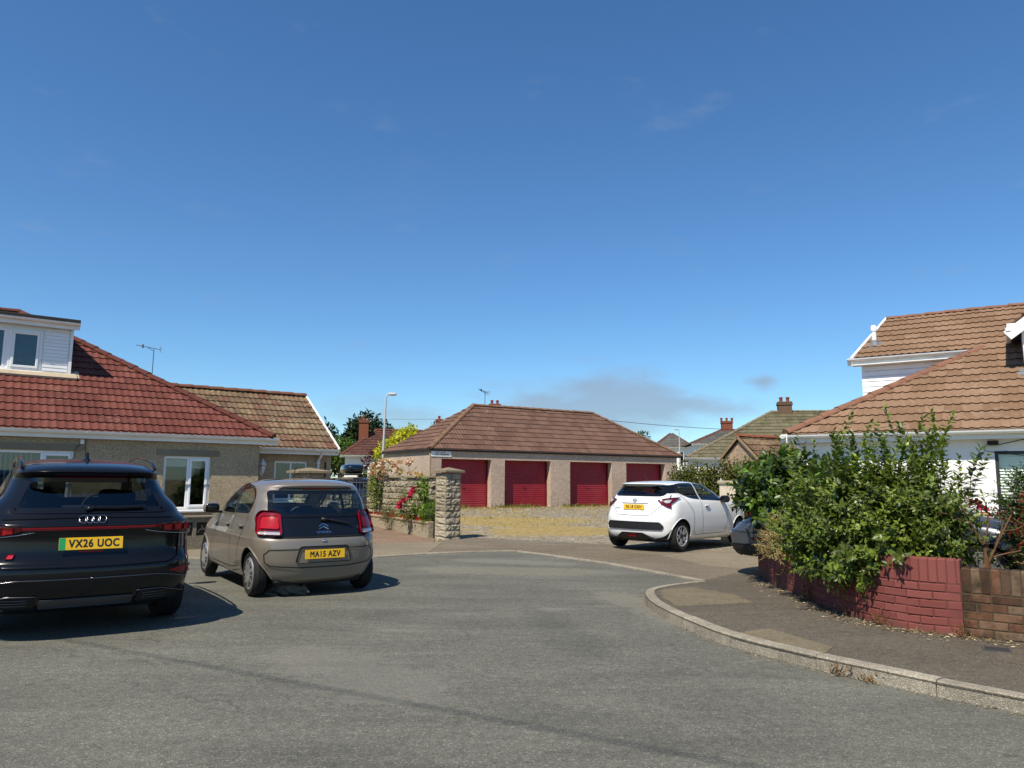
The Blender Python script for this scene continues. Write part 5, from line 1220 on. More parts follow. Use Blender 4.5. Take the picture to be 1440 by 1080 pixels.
def shoots(lv, st, bases, dirs, length, leaf, width, gap, droop=.0, tone=(.2, .9), spread=.75, taper=.6, alt=True, stem=.004, up=.25):
    """leafy shoots: opposite pairs of leaves up a bending stem, smaller towards the tip"""
    for p, d in zip(bases, dirs):
        p = np.array(p, float); d = unit(np.array(d, float)); Lh = length * rng.uniform(.6, 1.25); n = max(3, int(Lh / gap)); a0 = rng.uniform(0, 6.28)
        pts = []; q = p.copy(); dd = d.copy(); T = rng.uniform(*tone)
        ref = np.array([0, 0, 1.]) if abs(d[2]) < .9 else np.array([1., 0, 0]); PP = []; DD = []; UU = []; LL = []
        for k in range(n):
            dd = unit(dd + np.array([0, 0, up - droop]) * (.9 / n) + rng.normal(0, .05, 3)); q = q + dd * (Lh / n); pts.append(tuple(q))
            x = unit(np.cross(dd, ref)); y = np.cross(x, dd); f = (k + 1) / n; a = a0 + k * 1.57
            for e in (0, math.pi):
                rad = x * math.cos(a + e) + y * math.sin(a + e); sp = spread * (1.05 - .45 * f)
                ld = unit(rad * sp + dd * (1 - sp * .62) + np.array([0, 0, -.12]) + rng.normal(0, .20, 3)); PP.append(q); DD.append(ld); UU.append(unit(dd * .8 - rad * .4 + np.array([0, 0, .5]))); LL.append(leaf * (1 - taper * max(0, f - .55) / .45 * .8) * rng.uniform(.75, 1.2))
        LL = np.array(LL); lv.add(PP, DD, UU, LL, LL * width, np.clip(T + rng.normal(0, .12, len(PP)) + .12 * np.linspace(0, 1, len(PP)), 0, 1), rng.uniform(.05, .3), .18)
        if st is not None: st.tube([tuple(p)] + pts, [stem] + [stem * (1 - .7 * (k + 1) / n) for k in range(n)], 4, cap=False)
def shell(n, c, r, lo=.55, zmin=-1):
    v = unit(rng.normal(size=(n * 3, 3))); v = v[v[:, 2] > zmin][:n]; k = rng.uniform(lo, 1, (len(v), 1)) ** .6
    return np.array(c) + v * k * np.array(r), v
def crown(name, parent, mat, blobs, n, leaf, tone=(.1, .9), flat=.5, wid=.6):
    """tree crown or hedge far off: leaf sprays through several lobes of the crown, lobes of differing tone, gaps between"""
    lv = Leaves()
    tot = sum(b[3] * b[4] + b[3] * b[5] for b in [(*b[0], *b[1]) for b in blobs])
    for c, r in blobs:
        k = int(n * (r[0] * r[1] + r[0] * r[2]) / tot); P, v = shell(k, c, r, .45); cl = rng.normal(size=(12, 3)); cl = unit(cl)
        t = rng.uniform(*tone); w = (v @ cl.T).max(1); bump_ = 1 + .22 * np.sin(9 * v[:, 0] + 5 * v[:, 2] + 3 * c[0]) * np.cos(7 * v[:, 1] - 4 * v[:, 2])
        P = np.array(c) + (P - np.array(c)) * bump_[:, None]
        D = unit(v * .8 + rng.normal(0, .6, (len(P), 3))); U = unit(v + np.array([0, 0, .8]) + rng.normal(0, .5, (len(P), 3)))
        L_ = leaf * rng.uniform(.6, 1.3, len(P)); lv.add(P, D, U, L_, L_ * wid, np.clip(t + .25 * (w - .8) + rng.normal(0, .15, len(P)), 0, 1), .2, .15)
    return lv.build(name, mat, parent)

LEAFM = leafmat('privet_leaf', '#1f2a08', '#8fa53a', .40, .5, .22)
LEAFD = leafmat('dark_laurel_leaf', '#162208', '#6a8a2c', .42, .5, .18)
LEAFY = leafmat('fresh_leaf', '#3d5a16', '#86a83a', .5, .4, .4)
LEAFR = leafmat('red_leaf', '#4a1210', '#a8402a', .4, .4, .3)
LEAFDRY = leafmat('dry_leaf', '#8a6b3f', '#cdb283', .8, .2, .3)
LEAFVAR = leafmat('variegated_leaf', '#a3925e', '#d6c79a', .7, .2, .35)
BARK = plain('bark', '#6b513b', .9, .2, var=.3, scale=9, bump=.6)
GSTEM = plain('green_stem', '#5b6330', .7, .2, var=.2)
PINK = leafmat('pink_petal', '#b8143f', '#f04a7a', .6, .2, .3)
BLUSH = leafmat('blush_petal', '#d8a88f', '#f6dcc6', .6, .2, .35)
REDF = leafmat('red_petal', '#a01a18', '#e2503c', .6, .2, .3)
YELF = leafmat('yellow_petal', '#c79a3a', '#ecd08a', .6, .2, .3)
def roses(lv, centres, r, tone=(.2, 1)):
    for c in centres:
        n = 16; v = unit(rng.normal(size=(n, 3)) + np.array([0, -.3, .5])); t = rng.uniform(*tone)
        lv.add(np.array(c) + v * r * .25, v, unit(np.cross(v, rng.normal(size=(n, 3)))), r * rng.uniform(.7, 1.1, n), r * .9, np.clip(t + rng.normal(0, .15, n), 0, 1), -.3, .3)

# the tall shrub overhanging the painted wall
def bush(name, label, cat, loc, leafm, comps, leaf, width, gap, length, trunk=None, spread=.95, tone=(.15, .75), stemm=GSTEM, group=None, stemr=.005):
    t = thing(name, label, cat, loc, 0, group); lv = Leaves(); st = MB()
    for kind, n, c, r in comps:
        if kind == 'up':
            P = np.array(c) + rng.uniform(-1, 1, (n, 3)) * np.array(r); D = np.stack([rng.normal(0, .14, n), rng.normal(0, .14, n), np.ones(n)], 1); shoots(lv, st, P, D, length * 1.6, leaf * 1.05, width, gap * .68, 0, (tone[0] + .15, tone[1] + .15), spread * .95, up=.1, taper=.35, stem=stemr)
        else:
            P, v = shell(n, c, r, .35 if kind == 'mass' else .75, -.75); D = unit(v * 1.0 + np.array([0, 0, .35]) + rng.normal(0, .35, v.shape)); shoots(lv, st, P - D * length * .5, D, length, leaf, width, gap, .45, tone, spread, stem=stemr)
    lv.build('foliage', leafm, t); st.build('stem', stemm, t, True)
    if trunk:
        m = MB(); 
        for a, b, r in trunk: m.tube([tuple(p) for p in spline([a, tuple((np.array(a) + np.array(b)) / 2 + rng.normal(0, .06, 3)), b], 4)], list(np.linspace(r, r * .4, 9)), 7)
        m.build('trunk', BARK, t, True)
    return t
# reference: wall runs (3.54,9.2) -> (3.5,8.25) -> (4.12,6.94)
bush('tall_shrub', 'tall leafy green shrub spilling over the painted red brick wall', 'shrub', (4.3, 8.3, .1), LEAFM,
     [('mass', 720, (-.30, .0, .85), (.75, .75, .66)), ('mass', 400, (.06, -.20, .80), (.54, .60, .66)), ('mass', 190, (-.72, .55, .75), (.40, .55, .55)), ('mass', 230, (-.72, -.15, .62), (.42, .60, .40)), ('mass', 170, (-.42, -.62, .66), (.42, .40, .36)),
      ('up', 24, (-.1, .1, 1.20), (.75, .35, .14)), ('up', 16, (-.05, .1, 1.36), (.62, .3, .14)), ('up', 18, (.34, -.05, 1.16), (.42, .3, .18)), ('up', 7, (-.85, .4, .98), (.25, .3, .1))],
     .092, .50, .044, .40, [((0, 0, 0), (-.2, .1, .9), .035), ((.1, -.1, 0), (.4, -.2, .9), .03), ((-.1, .1, 0), (-.7, .5, .8), .03), ((.05, .1, 0), (.2, .3, .95), .025)])
bush('laurel_bush', 'dark broad leaved laurel bush at the left end of the painted wall', 'shrub', (3.98, 10.75, .05), LEAFD,
     [('mass', 420, (.05, .0, 1.28), (.72, .80, .56)), ('mass', 130, (.25, -.1, .90), (.45, .55, .40)), ('mass', 150, (.6, .1, 1.15), (.7, .7, .62))],
     .16, .52, .060, .36, [((0, 0, 0), (.2, .1, .9), .03), ((.1, .1, 0), (-.3, -.2, .8), .025)], tone=(.1, .85))
t = bush('variegated_shrub', 'small pale straw coloured shrub on the wall end beside the laurel', 'shrub', (3.56, 9.95, .50), LEAFVAR, [('mass', 150, (.0, 0, .28), (.20, .34, .30)), ('mass', 60, (-.08, .0, .08), (.18, .36, .16))], .042, .35, .024, .22, None, tone=(.1, .95), stemm=plain('straw_stem', '#a88d5a', .8, .2), stemr=.003)
bush('dark_shrub', 'dense dark green shrub before the white bungalow window', 'shrub', (6.05, 8.75, .1), LEAFD, [('mass', 560, (.28, .0, 1.06), (.62, .6, .52)), ('mass', 140, (.3, 0, .6), (.5, .5, .5))], .05, .5, .026, .24, [((0, 0, 0), (.3, 0, 1.0), .03)], tone=(.05, .5))
bush('photinia_shrub', 'red leaved shrub at the right edge above the bare brick wall', 'shrub', (5.15, 7.5, .1), LEAFR, [('mass', 60, (.22, .0, .95), (.30, .3, .32)), ('up', 8, (.15, -.05, .95), (.25, .2, .15))], .09, .30, .05, .30, [((0, 0, 0), (.2, 0, .9), .018), ((.05, 0, 0), (0, .1, .9), .014)], tone=(.1, .9))
bush('dried_shrub', 'dried straw coloured shrub growing over the bare brick wall', 'shrub', (5.02, 7.0, .3), LEAFDRY, [('mass', 120, (.12, .0, .42), (.28, .25, .30))], .05, .35, .032, .24, [((0, 0, 0), (.1, 0, .5), .012)], tone=(.1, .9), stemm=plain('straw_stem', '#a88d5a', .8, .2))
# the half bare shrub with its pink rose
t = thing('bare_shrub', 'half bare twiggy shrub with brown stem behind the bare brick wall', 'shrub', (4.72, 7.52, .1)); m = MB()
tw = [((-.03, 0, 0), (.0, 0, .35), (.02, 0, .78), .045), ((-.02, 0, .36), (.05, .02, .62), (-.06, 0, .88), .03), ((.0, 0, .58), (-.12, -.05, .40), (-.34, -.1, .22), .014), ((.0, 0, .52), (.12, 0, .75), (.32, .0, 1.10), .014), ((.0, 0, .6), (.14, 0, .66), (.42, 0, .72), .012), ((-.02, 0, .75), (-.10, 0, .95), (-.22, 0, 1.18), .012), ((0, 0, .75), (.06, 0, .98), (.05, 0, 1.18), .012), ((.1, 0, .72), (.2, 0, .95), (.17, 0, 1.08), .009), ((-.12, 0, .95), (-.3, 0, 1.05), (-.45, 0, 1.08), .008), ((.2, 0, .9), (.34, 0, .92), (.48, 0, 1.0), .007)]
for a, b, c, r in tw: m.tube([tuple(p) for p in spline([a, b, c], 5)], list(np.linspace(r, r * .5, 11)), 7)
m.build('stem', BARK, t, True)
lv = Leaves(); st = MB(); P = [(-.2, 0, 1.12), (-.45, 0, 1.05), (-.3, -.02, 1.0), (.05, 0, 1.15), (.3, 0, 1.05), (-.1, 0, .9), (.44, 0, .95), (-.38, .05, .9), (-.15, 0, 1.15), (.4, 0, .7)]
shoots(lv, st, P, [(rng.normal(0, .5), rng.normal(0, .3), .8) for _ in P], .20, .075, .36, .04, .1, (.2, .7)); lv.build('foliage', LEAFM, t); st.build('twig', GSTEM, t)
t = thing('rose_bush', 'single bright pink rose bloom beside the tall green shrub', 'rose', (5.12, 8.2, -.02)); m = MB(); m.tube([(0, 0, 0), (-.05, 0, .6), (-.02, 0, 1.24)], .006, 6); m.tube([(-.03, 0, 1.0), (.03, 0, 1.2)], .005, 6); m.build('stem', GSTEM, t)
for q in [(-.03, 0, 1.27), (.045, -.02, 1.19)]: lv = Leaves(); roses(lv, [q], .07); lv.build('bloom', PINK, t)
lv = Leaves(); shoots(lv, None, [(-.04, 0, .8), (0, 0, .95), (.02, 0, .6)], [(.6, 0, .5), (-.6, 0, .4), (.3, -.5, .4)], .2, .05, .5, .04); lv.build('foliage', LEAFM, t)

# ------------------------------------------------------------------ brick walls on the right
def brickmat(name, cols, paintc=None):
    t = NT(name); t.bsdf(.88 if paintc else .95, .18); v = t.coord()
    a = t.n('ShaderNodeAttribute'); a.attribute_name = 'rnd'; k = len(cols)
    c = t.ramp(a.outputs['Fac'], [(i / (k - 1), q) for i, q in enumerate(cols)])
    if paintc:
        n = t.noise(v, 5, 6, .75); c = t.mix(t.ramp(n, [(.68, 0.0), (.74, .55)]), c, '#a9796c'); z = t.n('ShaderNodeSeparateXYZ'); t.l(t.coord(), z.inputs[0]); sp = t.n('ShaderNodeMapRange'); t.l(z.outputs[2], sp.inputs[0])
        for i, q in enumerate((.05, .30, .30, -.1)): sp.inputs[i + 1].default_value = q
        c = t.mix(t.ramp(t.math('ADD', t.noise(v, 9, 6, .75), sp.outputs[0]), [(.62, 0.0), (.80, .7)]), c, '#5d5142')
        c = t.mix(.4, c, t.ramp(t.noise(v, 1.6, 4), [(.3, .75), (.7, 1.2)]), 'MULTIPLY')
    else:
        n = t.noise(v, 7, 6, .75); c = t.mix(t.ramp(n, [(.60, 0.0), (.72, .6)]), c, '#94896f'); c = t.mix(t.ramp(t.noise(v, 4, 6, .7), [(.42, 0.0), (.62, .85)]), c, '#2e261d'); c = t.mix(t.ramp(t.noise(v, 14, 5, .7), [(.58, 0.0), (.7, .6)]), c, '#6a4030')
    t.color(c); t.bump(t.noise(v, 60, 5, .7), .55, .006); return t.m
def brick_wall(name, label, s0, s1, h, mat, mort, soldier=True, loc=None):
    L_ = [0]
    for a, b in zip(WS, WS[1:]): L_.append(L_[-1] + (b - a).length)
    def wat(s):
        s = min(max(s, 0), L_[-1] - 1e-5); k = max(i for i in range(len(L_)) if L_[i] <= s); k = min(k, len(WS) - 2)
        return WS[k].lerp(WS[k + 1], (s - L_[k]) / (L_[k + 1] - L_[k])), (WS[k + 1] - WS[k]).normalized()
    p0, _ = wat((s0 + s1) / 2); t = thing(name, label, 'wall', (p0.x, p0.y, 0)); O = Vector((p0.x, p0.y, 0))
    m = MB(); core = MB(); at_ = []; T_ = .215; n = max(2, int((s1 - s0) / .15)); cs = []
    z0 = -.15
    for k in range(n + 1):
        p, d = wat(s0 + (s1 - s0) * k / n); nn = Vector((d.y, -d.x, 0)); nn = -nn if nn.x > 0 and False else nn
        for o in (-.003, -T_ + .003):
            for z in (z0, h - .01): q = p + nn * o - O; cs.append((q.x, q.y, z))
    fs = []
    for k in range(n):
        a, b = k * 4, (k + 1) * 4; fs += [(a, b, b + 1, a + 1), (a + 2, a + 3, b + 3, b + 2), (a + 1, b + 1, b + 3, a + 3)]
    fs += [(0, 1, 3, 2), (n * 4, n * 4 + 2, n * 4 + 3, n * 4 + 1)]; core.add(cs, fs); core.build('mortar', mort, t)
    def brick(s, z, ln, hh, dep=T_):
        p, d = wat(s); nn = Vector((d.y, -d.x, 0)); M = Matrix((d, -nn, (0, 0, 1))).transposed() @ Matrix.Rotation(random.gauss(0, .006), 3, 'Z') @ Matrix.Rotation(random.gauss(0, .006), 3, 'Y')
        c = p - nn * (dep / 2) + nn * random.gauss(0, .0015) - O; b = len(m.v); m.box((c.x, c.y, z), (ln, dep + .003, hh), M, 0, .0045); at_.extend([random.random()] * (len(m.v) - b))
    top = h - (.225 if soldier else 0); z = top; r_ = 0
    while z > -.1:
        z -= .076; s = s0 + (.113 if r_ % 2 else 0); 
        if r_ % 2: brick(s0 + .052, z + .038, .102, .066)
        while s < s1 - .02:
            e = min(s + .226, s1); 
            if e - s > .04: brick((s + e) / 2, z + .038, e - s - .010, .066)
            s += .226
        r_ += 1
    if soldier:
        s = s0
        while s < s1 - .03: e = min(s + .0755, s1); brick((s + e) / 2, h - .11, e - s - .008, .214); s += .0755
    o = m.build('brickwork', mat, t); a = o.data.attributes.new('rnd', 'FLOAT', 'POINT'); a.data.foreach_set('value', at_); return t
tot = sum((b - a).length for a, b in zip(WS, WS[1:])); 
# length along the wall at which paint gives way to bare brick
acc = 0; sP = 0
for a, b in zip(WS, WS[1:]):
    acc += (b - a).length
    if b.x < 4.13 or b.y > 6.92: sP = acc
brick_wall('painted_brick_wall', 'curved low brick wall painted dark red under the shrubs', 0, sP, .77, brickmat('red_masonry_paint', ['#7a443e', '#824a43', '#894f48'], True), plain('painted_mortar', '#71423c', .8, .2, var=.15, scale=5))
brick_wall('bare_brick_wall', 'unpainted weathered brown brick wall at the right edge', sP + .004, tot - .05, .70, brickmat('old_brick', ['#4d3a2d', '#684a37', '#7a5540', '#806a54', '#594538']), plain('old_mortar', '#564b3a', .95, .1, var=.3, scale=12, bump=.5))

# dry weeds, fallen leaves
def weed(loc, n, h, label, mat=None, sp=.1, group=None):
    t = thing('dry_weed', label, 'weed', loc, 0, group); lv = Leaves(); P = rng.normal(0, sp * .35, (n, 3)); P[:, 2] = 0; D = np.stack([rng.normal(0, .45, n), rng.normal(0, .45, n), np.ones(n)], 1); L_ = h * rng.uniform(.4, 1.1, n)
    lv.add(P, D, rng.normal(size=(n, 3)), L_, .008, rng.uniform(0, 1, n), .25, .1); k = n * 2; Q = P[rng.integers(0, n, k)] + unit(D[rng.integers(0, n, k)]) * rng.uniform(.1, .9, (k, 1)) * h
    lv.add(Q, unit(rng.normal(size=(k, 3))), rng.normal(size=(k, 3)), .03, .012, rng.uniform(0, 1, k), .3, .2); return tag(lv.build('stalks', mat or leafmat('rust_weed', '#6b4a2c', '#a98555', .85, .2, .3), t)) and t
weed((3.46, 8.9, .09), 22, .26, 'orange dried weed at the foot of the painted wall near its far end')
weed((3.50, 7.86, .096), 14, .22, 'small dried weed in the shadow under the middle of the shrub')
weed((3.60, 7.40, .096), 12, .18, 'dried weed at the wall foot where the shrub shadow ends')
weed((4.05, 6.86, .096), 14, .16, 'dried weed at the wall foot where red paint ends')
weed((2.52, 5.90, .0), 14, .14, 'thin dead weed growing out of the kerb joint', None, .08)
weed((2.66, 5.70, .0), 14, .09, 'orange dead weed in the gutter against the kerb', None, .14)
lv = Leaves(); n = 900; k = rng.integers(0, len(WS) - 14, n); P = np.array([[WS[i].x, WS[i].y, 0] for i in k]); P[:, 0] -= np.abs(rng.normal(0, .13, n)) + .02; P[:, 1] += rng.normal(0, .1, n) - .05 * (P[:, 1] < 7.3); P[:, 2] = [pv(x, y) + .010 for x, y in P[:, :2]]
P = P[P[:, 1] < 11.2]; n = len(P); D = rng.normal(size=(n, 3)); D[:, 2] *= .2; lv.add(P, D, np.array([[0, 0, 1.]] * n) + rng.normal(0, .3, (n, 3)), rng.uniform(.012, .05, n), rng.uniform(.008, .022, n), rng.uniform(0, 1, n), .1, .1)
kk = rng.uniform(0, dist[-1], 260); Q = []
for s in kk:
    p, d = at(s); Q.append((p.x - d.y * abs(rng.normal(0, .035)) - .01, p.y + d.x * abs(rng.normal(0, .035)), .008))
D = rng.normal(size=(len(Q), 3)); D[:, 2] *= .15; lv.add(Q, D, np.array([[0, 0, 1.]] * len(Q)), .025, .012, rng.uniform(0, 1, len(Q)), .1, .1)
tag(lv.build('leaf_litter', leafmat('litter_leaf', '#6b5436', '#cdbb98', .9, .1, .1)), None, None, None, 'stuff')
t = thing('drain_cover', 'small black square stopcock cover in the pavement by the bare wall', 'drain cover', (4.05, 6.38, .100), R(-30)); m = MB(); m.box((0, 0, 0), (.17, .17, .008), None, 0, .003); m.build('lid', plain('cast_iron', (.03, .03, .032), .6, .4, bump=.3), t); m = MB()
for a in (-.095, .095): m.box((a, 0, -.001), (.02, .21, .008)); m.box((0, a, -.001), (.17, .02, .008))
m.build('surround', plain('iron_frame', (.06, .058, .055), .7, .3), t)

# ------------------------------------------------------------------ stone pillar, garden walls, planting on the left
def stonemat(name, cols):
    t = NT(name); t.bsdf(.92, .2); v = t.coord(); a = t.n('ShaderNodeAttribute'); a.attribute_name = 'rnd'; k = len(cols)
    c = t.ramp(a.outputs['Fac'], [(i / (k - 1), q) for i, q in enumerate(cols)]); n = t.noise(v, 6, 6, .7)
    c = t.mix(.6, c, t.ramp(n, [(.3, .65), (.7, 1.2)]), 'MULTIPLY'); c = t.mix(t.ramp(t.noise(v, 3, 6, .8), [(.56, 0.0), (.7, .6)]), c, '#5f5b4a'); t.color(c); t.bump(t.noise(v, 22, 6, .8), 1.0, .05); return t.m
STONE = stonemat('cast_stone', ['#a0957d', '#b9ad94', '#c9bea6', '#ada28a']); STONECAP = plain('stone_cap', '#8d8068', .95, .2, var=.3, scale=5, bump=.6)
def rough_block(m, at_, c, d, M):
    """rock-faced block: the outer faces broken into small facets"""
    b = len(m.v); nx_, nz_ = max(3, int(d[0] / .045)), max(3, int(d[2] / .032)); vs = []
    for f, (ax, sgn) in enumerate(((1, -1), (1, 1), (0, -1), (0, 1))):
        L0 = d[0] if ax == 1 else d[1]; k0 = len(vs)
        for i in range(nx_ + 1):
            for j in range(nz_ + 1):
                u = -L0 / 2 + L0 * i / nx_; z = -d[2] / 2 + d[2] * j / nz_; ed = i in (0, nx_) or j in (0, nz_); o = (d[1] if ax == 1 else d[0]) / 2 + (-.012 if ed else random.uniform(-.008, .026))
                p = (u, sgn * o, z) if ax == 1 else (sgn * o, u, z); vs.append(p)
        q = [(k0 + i * (nz_ + 1) + j, k0 + (i + 1) * (nz_ + 1) + j, k0 + (i + 1) * (nz_ + 1) + j + 1, k0 + i * (nz_ + 1) + j + 1) for i in range(nx_) for j in range(nz_)]
        m.add([tuple(Vector(c) + M @ Vector(p)) for p in vs[k0:]], [tuple(i - k0 for i in r) for r in q]); 
    x, y = d[0] / 2 - .012, d[1] / 2 - .012
    for z in (-d[2] / 2, d[2] / 2): m.add([tuple(Vector(c) + M @ Vector(p)) for p in ((-x, -y, z), (x, -y, z), (x, y, z), (-x, y, z))], [(0, 1, 2, 3)])
    at_.extend([random.random()] * (len(m.v) - b))
def stone_pillar(name, label, loc, rz, w, h, capw, course=.155):
    t = thing(name, label, 'pillar', loc, rz); m = MB(); at_ = []; z = -.1; I = Matrix.Identity(3); k = 0
    while z < h - .12:
        hh = min(course, h - .10 - z)
        for e in (-1, 1): 
            f = .62 if (k % 2) == (e > 0) else .38
            x0, x1 = (-w / 2, -w / 2 + w * (.62 if k % 2 else .38)) if e < 0 else (-w / 2 + w * (.62 if k % 2 else .38), w / 2)
            rough_block(m, at_, ((x0 + x1) / 2, 0, z + hh / 2), (x1 - x0 - .004, w, hh - .006), I)
        z += hh; k += 1
    o = m.build('shaft', STONE, t); a = o.data.attributes.new('rnd', 'FLOAT', 'POINT'); a.data.foreach_set('value', at_)
    c = MB(); c_ = capw / 2; zc = h - .10; vs = [(x * c_, y * c_, zc) for x, y in ((-1, -1), (1, -1), (1, 1), (-1, 1))] + [(x * c_, y * c_, zc + .05) for x, y in ((-1, -1), (1, -1), (1, 1), (-1, 1))] + [(0, 0, zc + .13)]
    c.add(vs, [(3, 2, 1, 0), (0, 1, 5, 4), (1, 2, 6, 5), (2, 3, 7, 6), (3, 0, 4, 7), (4, 5, 8), (5, 6, 8), (6, 7, 8), (7, 4, 8)]); c.build('cap', STONECAP, t); return t
stone_pillar('stone_pillar', 'tall rock faced stone gate pillar with pyramid cap before the garages', (-1.56, 18.50, .03), R(40), .46, 1.72, .58)
stone_pillar('stone_pillar', 'stone pillar with flat brown cap showing above the taupe car roof', wp(.62, -.75, .04), uL, .52, 1.66, .80)
t = thing('gate_pillar', 'stained white rendered gate pillar between the white hatchback and laurel bush', 'pillar', (5.55, 19.1, .1), R(-20)); m = MB(); m.box((0, 0, .6), (.40, .40, 1.45), None, 0, .012); m.build('shaft', plain('stained_white_render', '#c9bca6', .9, .2, var=.22, scale=3, bump=.5), t); m = MB(); m.box((0, 0, 1.36), (.50, .50, .09), None, 0, .02); m.build('cap', plain('stained_cap', '#a89c86', .9, .2, var=.25, scale=6, bump=.5), t)

def block_wall(name, label, pts, h, th, zb_=-.1, course=.17, blen=.42, cap=True, mat=None, steps=None):
    p0 = Vector((*pts[0], 0)); p1 = Vector((*pts[1], 0)); d = (p1 - p0); L_ = d.length; d.normalize(); t = thing(name, label, 'wall', p0, math.atan2(d.y, d.x)); m = MB(); at_ = []; z = zb_; k = 0; I = Matrix.Identity(3)
    while z < h - .05:
        hh = min(course, h - z); s = -blen / 2 if k % 2 else 0
        while s < L_:
            a, b = max(s, 0), min(s + blen, L_)
            if b - a > .06: rough_block(m, at_, ((a + b) / 2, 0, z + hh / 2), (b - a - .008, th, hh - .008), I)
            s += blen
        z += hh; k += 1
    o = m.build('blockwork', mat or STONE, t); a = o.data.attributes.new('rnd', 'FLOAT', 'POINT'); a.data.foreach_set('value', at_)
    if cap:
        c = MB(); s = 0
        while s < L_: e = min(s + .6, L_); c.box(((s + e) / 2, 0, h + .03), (e - s - .006, th + .10, .06), None, 0, .012); s += .6
        c.build('coping', STONECAP, t)
    if steps:
        q = MB(); at2 = []
        for s in steps:
            z = zb_; 
            while z < h - .05: rough_block(q, at2, (s, -.04, z + course / 2), (.34, th + .10, course - .008), I); z += course
        o = q.build('pier', STONE, t); a = o.data.attributes.new('rnd', 'FLOAT', 'POINT'); a.data.foreach_set('value', at2)
    return t
WA, WB = (-1.95, 18.95), (-4.30, 23.2)
block_wall('stone_garden_wall', 'rock faced stone garden wall behind the rose bed', (WB, WA), 1.50, .22, -.1, .17, .42, True, None, (.25, 1.7, 3.1))
pa, pb = Vector((-4.7, 22.6, 0)), Vector((-1.98, 18.62, 0)); pd = (pb - pa); t = thing('planter_wall', 'low pebbly retaining wall with brick coping round the rose bed', 'wall', pa, math.atan2(pd.y, pd.x)); L_ = pd.length
m = MB(); m.prism([(0, -.1), (L_, -.1), (L_, .38), (0, .44)], -.07, .07, 0, lambda x, y, z: (x, z, y)); m.build('render', dash('planter_dash', ['#8a7f69', '#a59881', '#bbae94', '#978b75'], 45, .7), t)
m = MB(); n = 21
for k in range(n): x = L_ * (k + .5) / n; m.box((x, 0, .44 - .06 * (k + .5) / n + .028), (L_ / n - .012, .18, .055), Matrix.Rotation(random.gauss(0, .012), 3, 'Y'), 0, .008)
m.build('coping', plain('pink_coping', '#b0907a', .9, .2, var=.25, scale=6), t)
m = MB(); m.add([(-1.95, 18.9, .34), (-2.02, 18.75, .34), (-4.65, 22.6, .34), (-4.35, 23.1, .34)], [(0, 1, 2, 3)]); tag(m.build('flower_bed_soil', plain('soil', '#4b3a2a', .95, .1, var=.3, bump=.6)), None, None, None, 'structure')
# low decorative wall before the bungalow
q = wp(-9.4, -1.55, 0); q2 = wp(.35, -1.55, 0)
t = thing('front_garden_wall', 'low grey garden wall with pierced screen blocks below the bungalow window', 'wall', (*q[:2], 0), uL); m = MB()
WALLG = dash('grey_render', ['#776d5c', '#857b69', '#93897a'], 60, .4)
m.box((4.87, 0, .12), (9.75, .20, .36)); m.box((4.87, 0, .62), (9.75, .22, .10)); m.box((4.87, -.0, .68), (9.75, .30, .04), None, 0, .01); 
for k in range(25): m.box((.1 + k * .4, 0, .435), (.07, .18, .27))
m.build('render', WALLG, t); m = MB(); m.box((4.87, .0, .435), (9.7, .05, .27)); m.build('backing', plain('dark_gap', '#4a4237', .9, .1), t)
m = MB()
for k in range(24):
    x = .30 + k * .4
    for a in (0, math.pi): m.tube([(x + .10 * math.cos(b) * .9 + (.035 if a else -.035), -.05, .435 + (.055 if a else -.055) + .055 * math.sin(b)) for b in np.linspace(-.4 + a, math.pi + .4 + a, 10)], .022, 6)
m.build('screen_block', WALLG, t)
# planting in the bed
def bedp(f, o): return (WA[0] + (WB[0] - WA[0]) * f - .87 * o * .3 + (-.30 * o), WA[1] + (WB[1] - WA[1]) * f - .55 * o)
def plant(name, label, cat, loc, leafm, n, c, r, leaf, wid, gap, length, tone=(.2, .9), spread=.8, bloom=None):
    t = bush(name, label, cat, loc, leafm, [('mass', n, c, r)], leaf, wid, gap, length, None, spread, tone)
    if bloom:
        for q in bloom[1]: lv = Leaves(); roses(lv, [q], bloom[2]); lv.build('bloom', bloom[0], t)
    return t
plant('rose_bush', 'green rose bush with three pink blooms before the stone wall', 'rose', (-2.62, 19.35, .34), LEAFY, 75, (0, 0, .42), (.34, .38, .52), .06, .55, .045, .30, bloom=(PINK, [(-.18, -.35, .52), (-.10, -.30, .62), (.08, -.30, .80), (.04, -.32, .74), (.14, -.28, .88), (-.22, -.33, .46)], .085))
plant('leafy_plant', 'tall bright green climbing plant just left of the stone pillar', 'plant', (-2.22, 19.0, .34), LEAFY, 60, (0, 0, .62), (.16, .2, .62), .09, .7, .06, .22, (.5, 1))
plant('bedding_plant', 'low fluffy green plant at the foot of the stone pillar', 'plant', (-2.0, 18.82, .34), leafmat('feathery_leaf', '#3f6420', '#8fb048', .6, .2, .4), 110, (0, 0, .25), (.28, .22, .38), .06, .16, .03, .3)
plant('lavender_bush', 'greyish green lavender bush in the left of the rose bed', 'plant', (-3.30, 20.35, .34), leafmat('grey_leaf', '#4c5a3c', '#8b9270', .7, .2, .3), 100, (0, 0, .18), (.32, .38, .30), .05, .14, .028, .26)
plant('climbing_rose', 'climbing rose with pale blush blooms on the far end of the stone wall', 'rose', (-4.0, 22.35, .34), LEAFM, 170, (.05, -.1, .95), (.35, .35, .95), .06, .55, .04, .34, (.4, 1))
lv = Leaves(); roses(lv, [(-3.75 + rng.uniform(-.35, .95), 22.2 - rng.uniform(0, .9), 1.60 + rng.uniform(-.1, .42)) for _ in range(30)], .09)
